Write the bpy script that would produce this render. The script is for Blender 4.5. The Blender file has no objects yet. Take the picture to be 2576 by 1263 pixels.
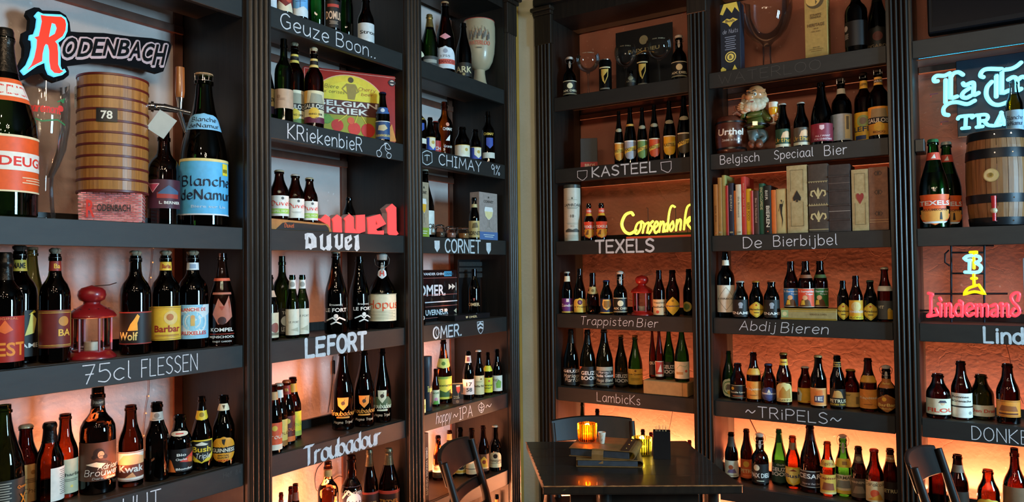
import bpy, bmesh, math, random
from math import sin, cos, pi, radians as rad
from mathutils import Vector as V, Matrix
from mathutils.geometry import tessellate_polygon
random.seed(7)
SC = bpy.context.scene
COL = SC.collection
# ------------------------------------------------------------------ camera
FPX, YAW, PIT, ROL = 1836.85, .5779, .0262, -.0114
CAM = V((2.1299, -3.5221, 1.5037))
FW = V((-sin(YAW)*cos(PIT), cos(YAW)*cos(PIT), sin(PIT)))
RT = V((cos(YAW), sin(YAW), 0)); UP = RT.cross(FW)
RT, UP = RT*cos(ROL)+UP*sin(ROL), -RT*sin(ROL)+UP*cos(ROL)
cd = bpy.data.cameras.new('camera'); cam = bpy.data.objects.new('camera', cd); COL.objects.link(cam)
cd.sensor_width = 36; cd.lens = 36*FPX/2576; cd.clip_start = .05
M = Matrix((RT, UP, -FW)).transposed().to_4x4(); M.translation = CAM; cam.matrix_world = M
SC.camera = cam
# ------------------------------------------------------------------ exposure, world, room lights
SC.view_settings.view_transform = 'Standard'; SC.view_settings.look = 'None'
SC.view_settings.gamma = 1; SC.view_settings.use_curve_mapping = False
SC.view_settings.exposure = 0.0
w = bpy.data.worlds.new('world'); SC.world = w; w.use_nodes = True
w.node_tree.nodes['Background'].inputs[0].default_value = (.80, .79, .72, 1)
w.node_tree.nodes['Background'].inputs[1].default_value = .042
def area(name, loc, tgt, sx, sy, power, col, spread=180):
    l = bpy.data.lights.new(name, 'AREA'); l.shape = 'RECTANGLE'; l.size = sx; l.size_y = sy
    l.energy = power; l.color = col; l.spread = rad(spread)
    o = bpy.data.objects.new(name, l); COL.objects.link(o); o.location = loc
    o.rotation_euler = (V(tgt)-V(loc)).to_track_quat('-Z', 'Y').to_euler(); return o
def bulb(name, loc, power, col, r=.03):
    l = bpy.data.lights.new(name, 'POINT'); l.energy = power; l.color = col; l.shadow_soft_size = r
    o = bpy.data.objects.new(name, l); COL.objects.link(o); o.location = loc; return o
# daylight through the tall window on the right, behind the picture
area('window_daylight', (4.6, -1.25, 1.9), (0, -2.0, 1.7), .32, 1.1, 104, (.40, .74, 1))
area('window_daylight', (4.68, -.80, 1.9), (0, -1.8, 1.7), .32, 1.1, 80, (.40, .74, 1))
# pendant bulbs over the room
for i, (x, y) in enumerate([(1.1, -3.4), (1.6, -3.9), (2.3, -4.2), (2.9, -3.7), (3.3, -3.0), (1.9, -4.9), (3.0, -4.7)]):
    bulb('pendant_bulb', (x, y, 2.75+.05*(i % 2)), 16, (1, .78, .54), .03)
for i in range(10):     # the small bulbs of the chandelier
    bulb('chandelier_bulb', (1.9+.16*cos(i*.628), -3.0+.16*sin(i*.628), 2.62+.05*(i % 2)), 2.6, (1, .80, .55), .014)
# lamps hidden on the plinth behind the shelves, shining up the plaster
WARM = (1, .34, .14)
UPL, UPR = 46, 76
area('plinth_lamp', (-.30, -2.35, .13), (-.32, -2.35, 2), .05, .72, UPL*1.05, WARM, 170)
area('plinth_lamp', (-.30, -1.47, .13), (-.32, -1.47, 2), .05, .68, UPL*.74, WARM, 170)
area('plinth_lamp', (-.30, -.66, .13), (-.32, -.66, 2), .05, .66, UPL*.62, WARM, 170)
for x0, x1, k in ((.14, .89, .85), (1.01, 1.77, 1), (1.89, 2.72, .95)):
    area('plinth_lamp', ((x0+x1)/2, .27, .13), ((x0+x1)/2, .29, 2), x1-x0, .05, UPR*k, (1, .45, .21), 170)
# fill lights added behind the left-hand shelves to slow the warm falloff
for y0, ly, k in ((-2.35, .72, 1), (-1.47, .68, 1), (-.66, .66, 1.5)):
    for z, e in ((.50, 7.0), (.90, 3.2), (1.30, .6)):
        area('gap_fill', (-.31, y0, z), (-.325, y0, z+1), .04, ly, e*k, WARM, 160)
for x0, x1 in ((.14, .89), (1.01, 1.77), (1.89, 2.72)):  # same added fill, low behind the right-hand shelves
    area('gap_fill', ((x0+x1)/2, .275, .50), ((x0+x1)/2, .29, 2), x1-x0, .04, 9.5 if x0 > 1 else 5.5, (1, .45, .21), 160)
# ------------------------------------------------------------------ pixel -> place
def ray(x, y): return RT*((x-1288)/FPX)+UP*((631.5-y)/FPX)+FW
def onz(x, y, z): d = ray(x, y); return CAM+d*((z-CAM.z)/d.z)
def onw(wl, x, y, d0=0):
    d = ray(x, y)
    return CAM+d*((-d0-CAM.x)/d.x) if wl == 'L' else CAM+d*((d0-CAM.y)/d.y)
def dep(P): return (P-CAM).dot(FW)
def ztop(P, x, y):      # height seen at pixel y over the place P
    d = ray(x, y); h = V((FW.x, FW.y, 0)).normalized()
    return (CAM+d*((P-CAM).dot(h)/d.dot(h))).z
REG = {'A': (0, 0, 2.105), 'B': (0, 590, 1.8766), 'C': (640, 0, 3.0075), 'D': (640, 400, 2.8075), 'E': (640, 800, 2.729),
       'F': (1020, 0, 2.8075), 'G': (1020, 420, 2.87), 'H': (1020, 820, 2.85), 'I': (1360, 0, 2.745), 'J': (1360, 440, 3.007),
       'K': (1360, 800, 2.727), 'L': (1760, 0, 3.007), 'M': (1760, 380, 2.746), 'N': (1760, 820, 2.852), 'O': (2220, 0, 2.104),
       'P': (2220, 590, 1.876), 'Q': (660, 500, 6.779), 'R': (0, 0, 5.367), 'S': (2300, 140, 5.739), 'T': (2280, 600, 5.49),
       'U': (1300, 1030, 4.293), 'W': (1060, 1060, 6.221), 'X': (2260, 1080, 6.902), 'Z': (0, 0, 1)}
def px(r, x, y):
    a = REG[r]; return a[0]+x/a[2], a[1]+y/a[2]
# ------------------------------------------------------------------ materials
MC = {}
def lin(h):
    h = h.lstrip('#'); c = [int(h[i:i+2], 16)/255 for i in (0, 2, 4)]
    return tuple(v/12.92 if v <= .04045 else ((v+.055)/1.055)**2.4 for v in c)+(1,)
def nm(key):
    m = bpy.data.materials.new(key); m.use_nodes = True
    return m, m.node_tree, m.node_tree.nodes['Principled BSDF']
def paint(h, rough=.5, var=.12, sc=60, bump=0, metal=0, coat=0, emit=0, spec=.5):
    k = ('p', h, rough, var, sc, bump, metal, coat, emit, spec)
    if k in MC: return MC[k]
    m, t, b = nm('paint_'+h.lstrip('#'))
    n = t.nodes.new('ShaderNodeTexNoise'); n.inputs['Scale'].default_value = sc; n.inputs['Detail'].default_value = 4
    tc = t.nodes.new('ShaderNodeTexCoord'); t.links.new(tc.outputs['Object'], n.inputs['Vector'])
    r = t.nodes.new('ShaderNodeValToRGB'); c = lin(h)
    r.color_ramp.elements[0].position = .3; r.color_ramp.elements[1].position = .7
    r.color_ramp.elements[0].color = tuple(v*(1-var) for v in c[:3])+(1,)
    r.color_ramp.elements[1].color = tuple(min(1, v*(1+var)) for v in c[:3])+(1,)
    t.links.new(n.outputs[0], r.inputs[0]); t.links.new(r.outputs[0], b.inputs['Base Color'])
    b.inputs['Roughness'].default_value = rough; b.inputs['Metallic'].default_value = metal
    b.inputs['Coat Weight'].default_value = coat; b.inputs['Specular IOR Level'].default_value = spec
    if emit: b.inputs['Emission Color'].default_value = c; b.inputs['Emission Strength'].default_value = emit
    if bump:
        bp = t.nodes.new('ShaderNodeBump'); bp.inputs['Strength'].default_value = bump; bp.inputs['Distance'].default_value = .002
        t.links.new(n.outputs[0], bp.inputs['Height']); t.links.new(bp.outputs[0], b.inputs['Normal'])
    MC[k] = m; return m
def glow(h, s, name='lit'):
    k = ('g', h, s)
    if k in MC: return MC[k]
    m, t, b = nm(name+'_'+h.lstrip('#')); b.inputs['Base Color'].default_value = lin(h)
    b.inputs['Emission Color'].default_value = lin(h); b.inputs['Emission Strength'].default_value = s
    b.inputs['Roughness'].default_value = .3; MC[k] = m; return m
def glass(name, tc, te, rough=.03, f=1.0, diff=None):
    k = ('gl', name)
    if k in MC: return MC[k]
    m = bpy.data.materials.new(name); m.use_nodes = True; t = m.node_tree
    for n in list(t.nodes): t.nodes.remove(n)
    o = t.nodes.new('ShaderNodeOutputMaterial'); mx = t.nodes.new('ShaderNodeMixShader')
    tr = t.nodes.new('ShaderNodeBsdfTransparent'); gl = t.nodes.new('ShaderNodeBsdfGlossy')
    gl.inputs['Roughness'].default_value = rough
    lw = t.nodes.new('ShaderNodeLayerWeight'); lw.inputs[0].default_value = .5
    r = t.nodes.new('ShaderNodeValToRGB'); r.color_ramp.elements[0].color = (*tc, 1); r.color_ramp.elements[0].position = .15
    r.color_ramp.elements[1].color = (*te, 1); r.color_ramp.elements[1].position = .85
    t.links.new(lw.outputs['Facing'], r.inputs[0]); t.links.new(r.outputs[0], tr.inputs[0])
    fr = t.nodes.new('ShaderNodeFresnel'); fr.inputs[0].default_value = 1.5
    mu = t.nodes.new('ShaderNodeMath'); mu.operation = 'MULTIPLY'; mu.inputs[1].default_value = f
    t.links.new(fr.outputs[0], mu.inputs[0]); t.links.new(mu.outputs[0], mx.inputs[0])
    if diff:
        tl = t.nodes.new('ShaderNodeBsdfTranslucent'); tl.inputs[0].default_value = (*diff[0], 1); m3 = t.nodes.new('ShaderNodeMixShader'); m3.inputs[0].default_value = diff[1]
        t.links.new(tr.outputs[0], m3.inputs[1]); t.links.new(tl.outputs[0], m3.inputs[2]); tr = m3
    t.links.new(tr.outputs[0], mx.inputs[1]); t.links.new(gl.outputs[0], mx.inputs[2])
    t.links.new(mx.outputs[0], o.inputs[0]); MC[k] = m; return m
GL = {'brown': glass('brown_glass', (.17, .045, .011), (.02, .004, .0015)),
      'amber': glass('amber_glass', (.62, .22, .04), (.25, .06, .01)),
      'red': glass('red_brown_glass', (.34, .13, .055), (.09, .032, .011)),
      'green': glass('green_glass', (.12, .44, .15), (.015, .10, .03)),
      'dgreen': glass('dark_green_glass', (.10, .17, .05), (.012, .025, .008)),
      'dark': glass('dark_glass', (.045, .018, .008), (.006, .003, .002)),
      'olive': glass('olive_glass', (.62, .6, .3), (.3, .28, .12), .05, 1, ((.42, .40, .16), .6)),
      'rose': glass('copper_tinted_glass', (.80, .50, .38), (.40, .20, .13)),
      'thin': glass('thin_clear_glass', (.99, .99, .985), (.90, .91, .90), .02, .8),
      'clear': glass('clear_glass', (.965, .97, .965), (.80, .82, .81))}
def wood(name, c0, c1, rough=.5, scale=(1, 1, 12), bump=.3, coat=0, worn=None, spec=.5):
    k = ('w', name)
    if k in MC: return MC[k]
    m, t, b = nm(name); b.inputs['Specular IOR Level'].default_value = spec
    tc = t.nodes.new('ShaderNodeTexCoord'); mp = t.nodes.new('ShaderNodeMapping'); mp.inputs['Scale'].default_value = scale
    n = t.nodes.new('ShaderNodeTexNoise'); n.inputs['Scale'].default_value = 4; n.inputs['Detail'].default_value = 8; n.inputs['Roughness'].default_value = .65
    r = t.nodes.new('ShaderNodeValToRGB'); r.color_ramp.elements[0].position = .3; r.color_ramp.elements[1].position = .72
    r.color_ramp.elements[0].color = lin(c0); r.color_ramp.elements[1].color = lin(c1)
    t.links.new(tc.outputs['Object'], mp.inputs[0]); t.links.new(mp.outputs[0], n.inputs['Vector']); t.links.new(n.outputs[0], r.inputs[0])
    src = r.outputs[0]
    if worn:
        n2 = t.nodes.new('ShaderNodeTexNoise'); n2.inputs['Scale'].default_value = 9; n2.inputs['Detail'].default_value = 10; n2.inputs['Roughness'].default_value = .8
        t.links.new(tc.outputs['Object'], n2.inputs['Vector'])
        r2 = t.nodes.new('ShaderNodeValToRGB'); r2.color_ramp.elements[0].position = worn[1]; r2.color_ramp.elements[1].position = worn[1]+.06
        mx = t.nodes.new('ShaderNodeMix'); mx.data_type = 'RGBA'; mx.inputs[7].default_value = lin(worn[0])
        t.links.new(n2.outputs[0], r2.inputs[0]); t.links.new(r2.outputs[0], mx.inputs[0]); t.links.new(src, mx.inputs[6]); src = mx.outputs[2]
    t.links.new(src, b.inputs['Base Color']); b.inputs['Roughness'].default_value = rough; b.inputs['Coat Weight'].default_value = coat
    bp = t.nodes.new('ShaderNodeBump'); bp.inputs['Strength'].default_value = bump; bp.inputs['Distance'].default_value = .002
    t.links.new(n.outputs[0], bp.inputs['Height']); t.links.new(bp.outputs[0], b.inputs['Normal']); MC[k] = m; return m
def plaster(name, c0, c1, worn, crack=True, bump=.6):
    m, t, b = nm(name); L = t.links.new
    tc = t.nodes.new('ShaderNodeTexCoord')
    n = t.nodes.new('ShaderNodeTexNoise'); n.inputs['Scale'].default_value = 5; n.inputs['Detail'].default_value = 8
    n2 = t.nodes.new('ShaderNodeTexNoise'); n2.inputs['Scale'].default_value = 55; n2.inputs['Detail'].default_value = 6
    L(tc.outputs['Object'], n.inputs['Vector']); L(tc.outputs['Object'], n2.inputs['Vector'])
    r = t.nodes.new('ShaderNodeValToRGB'); r.color_ramp.elements[0].position = .35; r.color_ramp.elements[1].position = .65
    r.color_ramp.elements[0].color = lin(c0); r.color_ramp.elements[1].color = lin(c1); L(n.outputs[0], r.inputs[0])
    s = t.nodes.new('ShaderNodeValToRGB'); s.color_ramp.elements[0].position = .68; s.color_ramp.elements[1].position = .72
    mx = t.nodes.new('ShaderNodeMix'); mx.data_type = 'RGBA'; mx.inputs[7].default_value = lin(worn)
    L(n2.outputs[0], s.inputs[0]); L(s.outputs[0], mx.inputs[0]); L(r.outputs[0], mx.inputs[6]); L(mx.outputs[2], b.inputs['Base Color'])
    b.inputs['Roughness'].default_value = .85
    ad = t.nodes.new('ShaderNodeMath'); ad.operation = 'ADD'; mu = t.nodes.new('ShaderNodeMath'); mu.operation = 'MULTIPLY'; mu.inputs[1].default_value = .35
    L(n2.outputs[0], mu.inputs[0]); L(n.outputs[0], ad.inputs[0]); L(mu.outputs[0], ad.inputs[1]); h = ad.outputs[0]
    if crack:
        w_ = t.nodes.new('ShaderNodeTexVoronoi'); w_.feature = 'DISTANCE_TO_EDGE'; w_.inputs['Scale'].default_value = 3.2
        mm = t.nodes.new('ShaderNodeVectorMath'); mm.operation = 'ADD'; sc = t.nodes.new('ShaderNodeVectorMath'); sc.operation = 'SCALE'; sc.inputs[3].default_value = .5
        L(n.outputs[1], sc.inputs[0]); L(tc.outputs['Object'], mm.inputs[0]); L(sc.outputs[0], mm.inputs[1]); L(mm.outputs[0], w_.inputs['Vector'])
        cr = t.nodes.new('ShaderNodeValToRGB'); cr.color_ramp.elements[1].position = .02
        L(w_.outputs['Distance'], cr.inputs[0])
        a2 = t.nodes.new('ShaderNodeMath'); a2.operation = 'ADD'; m2 = t.nodes.new('ShaderNodeMath'); m2.operation = 'MULTIPLY'; m2.inputs[1].default_value = .10
        L(cr.outputs[0], m2.inputs[0]); L(m2.outputs[0], a2.inputs[0]); L(h, a2.inputs[1]); h = a2.outputs[0]
    bp = t.nodes.new('ShaderNodeBump'); bp.inputs['Strength'].default_value = bump; bp.inputs['Distance'].default_value = .012
    L(h, bp.inputs['Height']); L(bp.outputs[0], b.inputs['Normal']); return m
BLACKWOOD = wood('black_stained_wood', '#12100d', '#231d17', .42, (14, 14, 1), .35)
SHELFWOOD = wood('dark_brown_shelf_wood', '#2b2117', '#4a3826', .45, (2, 2, 12), .3, worn=('#6b5238', .66))
BOARD = wood('chalkboard_paint', '#1c1c1a', '#272622', .55, (3, 3, 9), .2, worn=('#55504b', .70))
PILW = wood('fluted_black_wood', '#18130f', '#30261c', .38, (20, 20, 1), .4, worn=('#6a5644', .68))
TABLEW = wood('varnished_dark_table_wood', '#15100b', '#2a1f15', .36, (10, 1.2, 1), .18, .15, worn=('#3f2e1e', .67))
EDGEW = wood('worn_table_edge', '#6b3d1e', '#b57a45', .4, (9, 9, 9), .3)
CHAIRW = wood('dark_chair_wood', '#0f0b08', '#20160f', .45, (6, 6, 1), .15, .0, None, .3)
CHROME = paint('#d5d5d5', .12, .03, 20, 0, 1)
BRASS = paint('#b48a3c', .25, .1, 20, 0, 1)
WIRE = paint('#a9a39a', .3, .05, 20, 0, 1)
BLACKPL = paint('#121214', .35, .1)
CHALK = paint('#dfdfe2', .9, .2, 160)
PAINTW = paint('#d0d9dd', .75, .14, 90)
# ------------------------------------------------------------------ mesh building
class MB:
    def __init__(s): s.v = []; s.f = []; s.m = []; s.mats = []
    def mi(s, m):
        if m not in s.mats: s.mats.append(m)
        return s.mats.index(m)
    def add(s, vs, fs, m):
        b = len(s.v); k = s.mi(m); s.v += [tuple(p) for p in vs]
        for f in fs: s.f.append(tuple(i+b for i in f)); s.m.append(k)
    def build(s, name, parent=None, mat=None, smooth=None, loc=None):
        vs = s.v; top = parent
        while top is not None and top.parent: top = top.parent
        if top is not None and top.name in WB:
            mi = WB[top.name]; vs = [tuple(mi @ V(p)) for p in vs]
        elif parent is None and loc is None and vs:      # origin at the foot of the thing
            c = [(min(p[i] for p in vs)+max(p[i] for p in vs))/2 for i in (0, 1)]+[min(p[2] for p in vs)]
            vs = [(p[0]-c[0], p[1]-c[1], p[2]-c[2]) for p in vs]; loc = c
        me = bpy.data.meshes.new(name); me.from_pydata(vs, [], s.f)
        for m in ([mat] if mat else s.mats): me.materials.append(m)
        if not mat and len(s.mats) > 1: me.polygons.foreach_set('material_index', s.m)
        me.update()
        if smooth: me.shade_smooth(); me.set_sharp_from_angle(angle=rad(smooth))
        o = bpy.data.objects.new(name, me); COL.objects.link(o)
        if parent: o.parent = parent
        if loc is not None: o.location = loc
        return o
    def box(s, a, b, m, fr=None):
        x0, y0, z0 = a; x1, y1, z1 = b
        vs = [(x, y, z) for z in (z0, z1) for x, y in ((x0, y0), (x1, y0), (x1, y1), (x0, y1))]
        if fr: vs = [fr.p(*p) for p in vs]
        s.add(vs, [(0, 3, 2, 1), (4, 5, 6, 7), (0, 1, 5, 4), (1, 2, 6, 5), (2, 3, 7, 6), (3, 0, 4, 7)], m)
    def bev(s, a, b, m, c=.004, fr=None):        # box with chamfered edges
        bm = bmesh.new(); x0, y0, z0 = a; x1, y1, z1 = b
        vs = [bm.verts.new((x, y, z)) for z in (z0, z1) for x, y in ((x0, y0), (x1, y0), (x1, y1), (x0, y1))]
        for f in [(0, 3, 2, 1), (4, 5, 6, 7), (0, 1, 5, 4), (1, 2, 6, 5), (2, 3, 7, 6), (3, 0, 4, 7)]: bm.faces.new([vs[i] for i in f])
        bmesh.ops.bevel(bm, geom=bm.edges[:], offset=c, segments=1, affect='EDGES')
        bm.verts.index_update()
        s.add([fr.p(*v.co) if fr else tuple(v.co) for v in bm.verts], [[v.index for v in f.verts] for f in bm.faces], m); bm.free()
    def lathe(s, prof, m, n=24, c=(0, 0, 0), cap=True):
        vs = []; fs = []
        for r, z in prof:
            for i in range(n): a = 2*pi*i/n; vs.append((c[0]+r*cos(a), c[1]+r*sin(a), c[2]+z))
        for j in range(len(prof)-1):
            for i in range(n): k = (i+1) % n; fs.append((j*n+i, j*n+k, (j+1)*n+k, (j+1)*n+i))
        if cap:
            if prof[0][0] > 1e-5: fs.append(tuple(range(n-1, -1, -1)))
            if prof[-1][0] > 1e-5: fs.append(tuple((len(prof)-1)*n+i for i in range(n)))
        s.add(vs, fs, m)
    def tube(s, pts, r, m, n=8, closed=False, caps=True):
        pts = [V(p) for p in pts]; vs = []; fs = []; N = len(pts)
        if N < 2: return
        up = None
        for i, p in enumerate(pts):
            a = pts[i-1] if (i or closed) else p; b = pts[(i+1) % N] if (i < N-1 or closed) else p
            t = (b-a)
            if t.length < 1e-9: t = V((0, 0, 1))
            t.normalize()
            if up is None: up = t.orthogonal().normalized()
            else:
                up = up-t*up.dot(t)
                up = up.normalized() if up.length > 1e-6 else t.orthogonal().normalized()
            q = t.cross(up); rr = r[i] if isinstance(r, (list, tuple)) else r
            for k in range(n): an = 2*pi*k/n; vs.append(p+up*(rr*cos(an))+q*(rr*sin(an)))
        for j in range(N if closed else N-1):
            for k in range(n):
                a = j*n+k; b = j*n+(k+1) % n; c2 = ((j+1) % N)*n; fs.append((a, b, c2+(k+1) % n, c2+k))
        if caps and not closed: fs.append(tuple(range(n-1, -1, -1))); fs.append(tuple((N-1)*n+k for k in range(n)))
        s.add(vs, fs, m)
    def poly(s, fr, pts, m, w0=0, w1=None, holes=()):   # filled outline in a frame; w1 gives thickness
        loops = [[(a, b) for a, b in pts]]+[list(h) for h in holes]
        flat = [q for l in loops for q in l]
        tri = tessellate_polygon([[V((a, b, 0)) for a, b in l] for l in loops])
        tri2 = []
        for t in tri:
            (x0, y0), (x1, y1), (x2, y2) = [flat[i] for i in t]
            tri2.append(tuple(t) if (x1-x0)*(y2-y0)-(x2-x0)*(y1-y0) > 0 else tuple(reversed(t)))
        wt = w0 if w1 is None else w1
        s.add([fr.p(a, b, wt) for a, b in flat], tri2, m)
        if w1 is not None:
            s.add([fr.p(a, b, w0) for a, b in flat], [tuple(reversed(t)) for t in tri2], m)
            for l in loops:
                n = len(l); A = sum(l[i][0]*l[(i+1) % n][1]-l[(i+1) % n][0]*l[i][1] for i in range(n))
                if (A > 0) == (l is loops[0]): pass
                ll = l if (A > 0) == (l is loops[0]) else l[::-1]
                s.add([fr.p(a, b, w0) for a, b in ll]+[fr.p(a, b, w1) for a, b in ll], [(i, (i+1) % n, n+(i+1) % n, n+i) for i in range(n)], m)
class Fr:          # a frame: u to the right, v up, w towards the viewer
    def __init__(s, O, R, U, N): s.O = V(O); s.R = V(R).normalized(); s.U = V(U).normalized(); s.N = V(N).normalized()
    def p(s, u, v, w=0): return s.O+s.R*u+s.U*v+s.N*w
    def inv(s, P): d = V(P)-s.O; return d.dot(s.R), d.dot(s.U)
def wallfr(wl, d=0, w=0): return Fr((-d, 0, 0), (0, 1, 0), (0, 0, 1), (1, 0, 0)) if wl == 'L' else Fr((0, d, 0), (1, 0, 0), (0, 0, 1), (0, -1, 0))
def hit(fr, x, y):      # pixel onto a frame's plane -> (u, v)
    d = ray(x, y); t = (fr.O-CAM).dot(fr.N)/d.dot(fr.N); return fr.inv(CAM+d*t)
def hits(fr, r, pts): return [hit(fr, *px(r, a, b)) for a, b in pts]
def cat(pts, n=5):      # smooth line; a doubled point stays a corner
    if len(pts) < 3: return pts
    o = []; P = [pts[0]]+list(pts)+[pts[-1]]
    for i in range(1, len(P)-2):
        a, b, c, d = P[i-1:i+3]
        if b == c: continue
        if a == b: a = (2*b[0]-c[0], 2*b[1]-c[1])
        if c == d: d = (2*c[0]-b[0], 2*c[1]-b[1])
        for k in range(n):
            t = k/n
            o.append(tuple(.5*((2*b[j])+(c[j]-a[j])*t+(2*a[j]-5*b[j]+4*c[j]-d[j])*t*t+(-a[j]+3*b[j]-3*c[j]+d[j])*t**3) for j in (0, 1)))
    o.append(pts[-1]); return o
def empty(name, loc, rz=0, label=None, cat_=None, group=None):
    o = bpy.data.objects.new(name, None); COL.objects.link(o); o.location = loc; o.rotation_euler = (0, 0, rz)
    o.empty_display_size = .05; tag(o, label, cat_, group); return o
WB = {}
def wempty(name, loc, rz=0, label=None, cat_=None, group=None):     # its parts are given in room coordinates
    o = empty(name, loc, rz, label, cat_, group)
    WB[o.name] = (Matrix.Translation(V(loc)) @ Matrix.Rotation(rz, 4, 'Z')).inverted(); return o
def tag(o, label=None, cat_=None, group=None, kind=None):
    if label: o['label'] = label
    if cat_: o['category'] = cat_
    if group: o['group'] = group
    if kind: o['kind'] = kind
    return o
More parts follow.
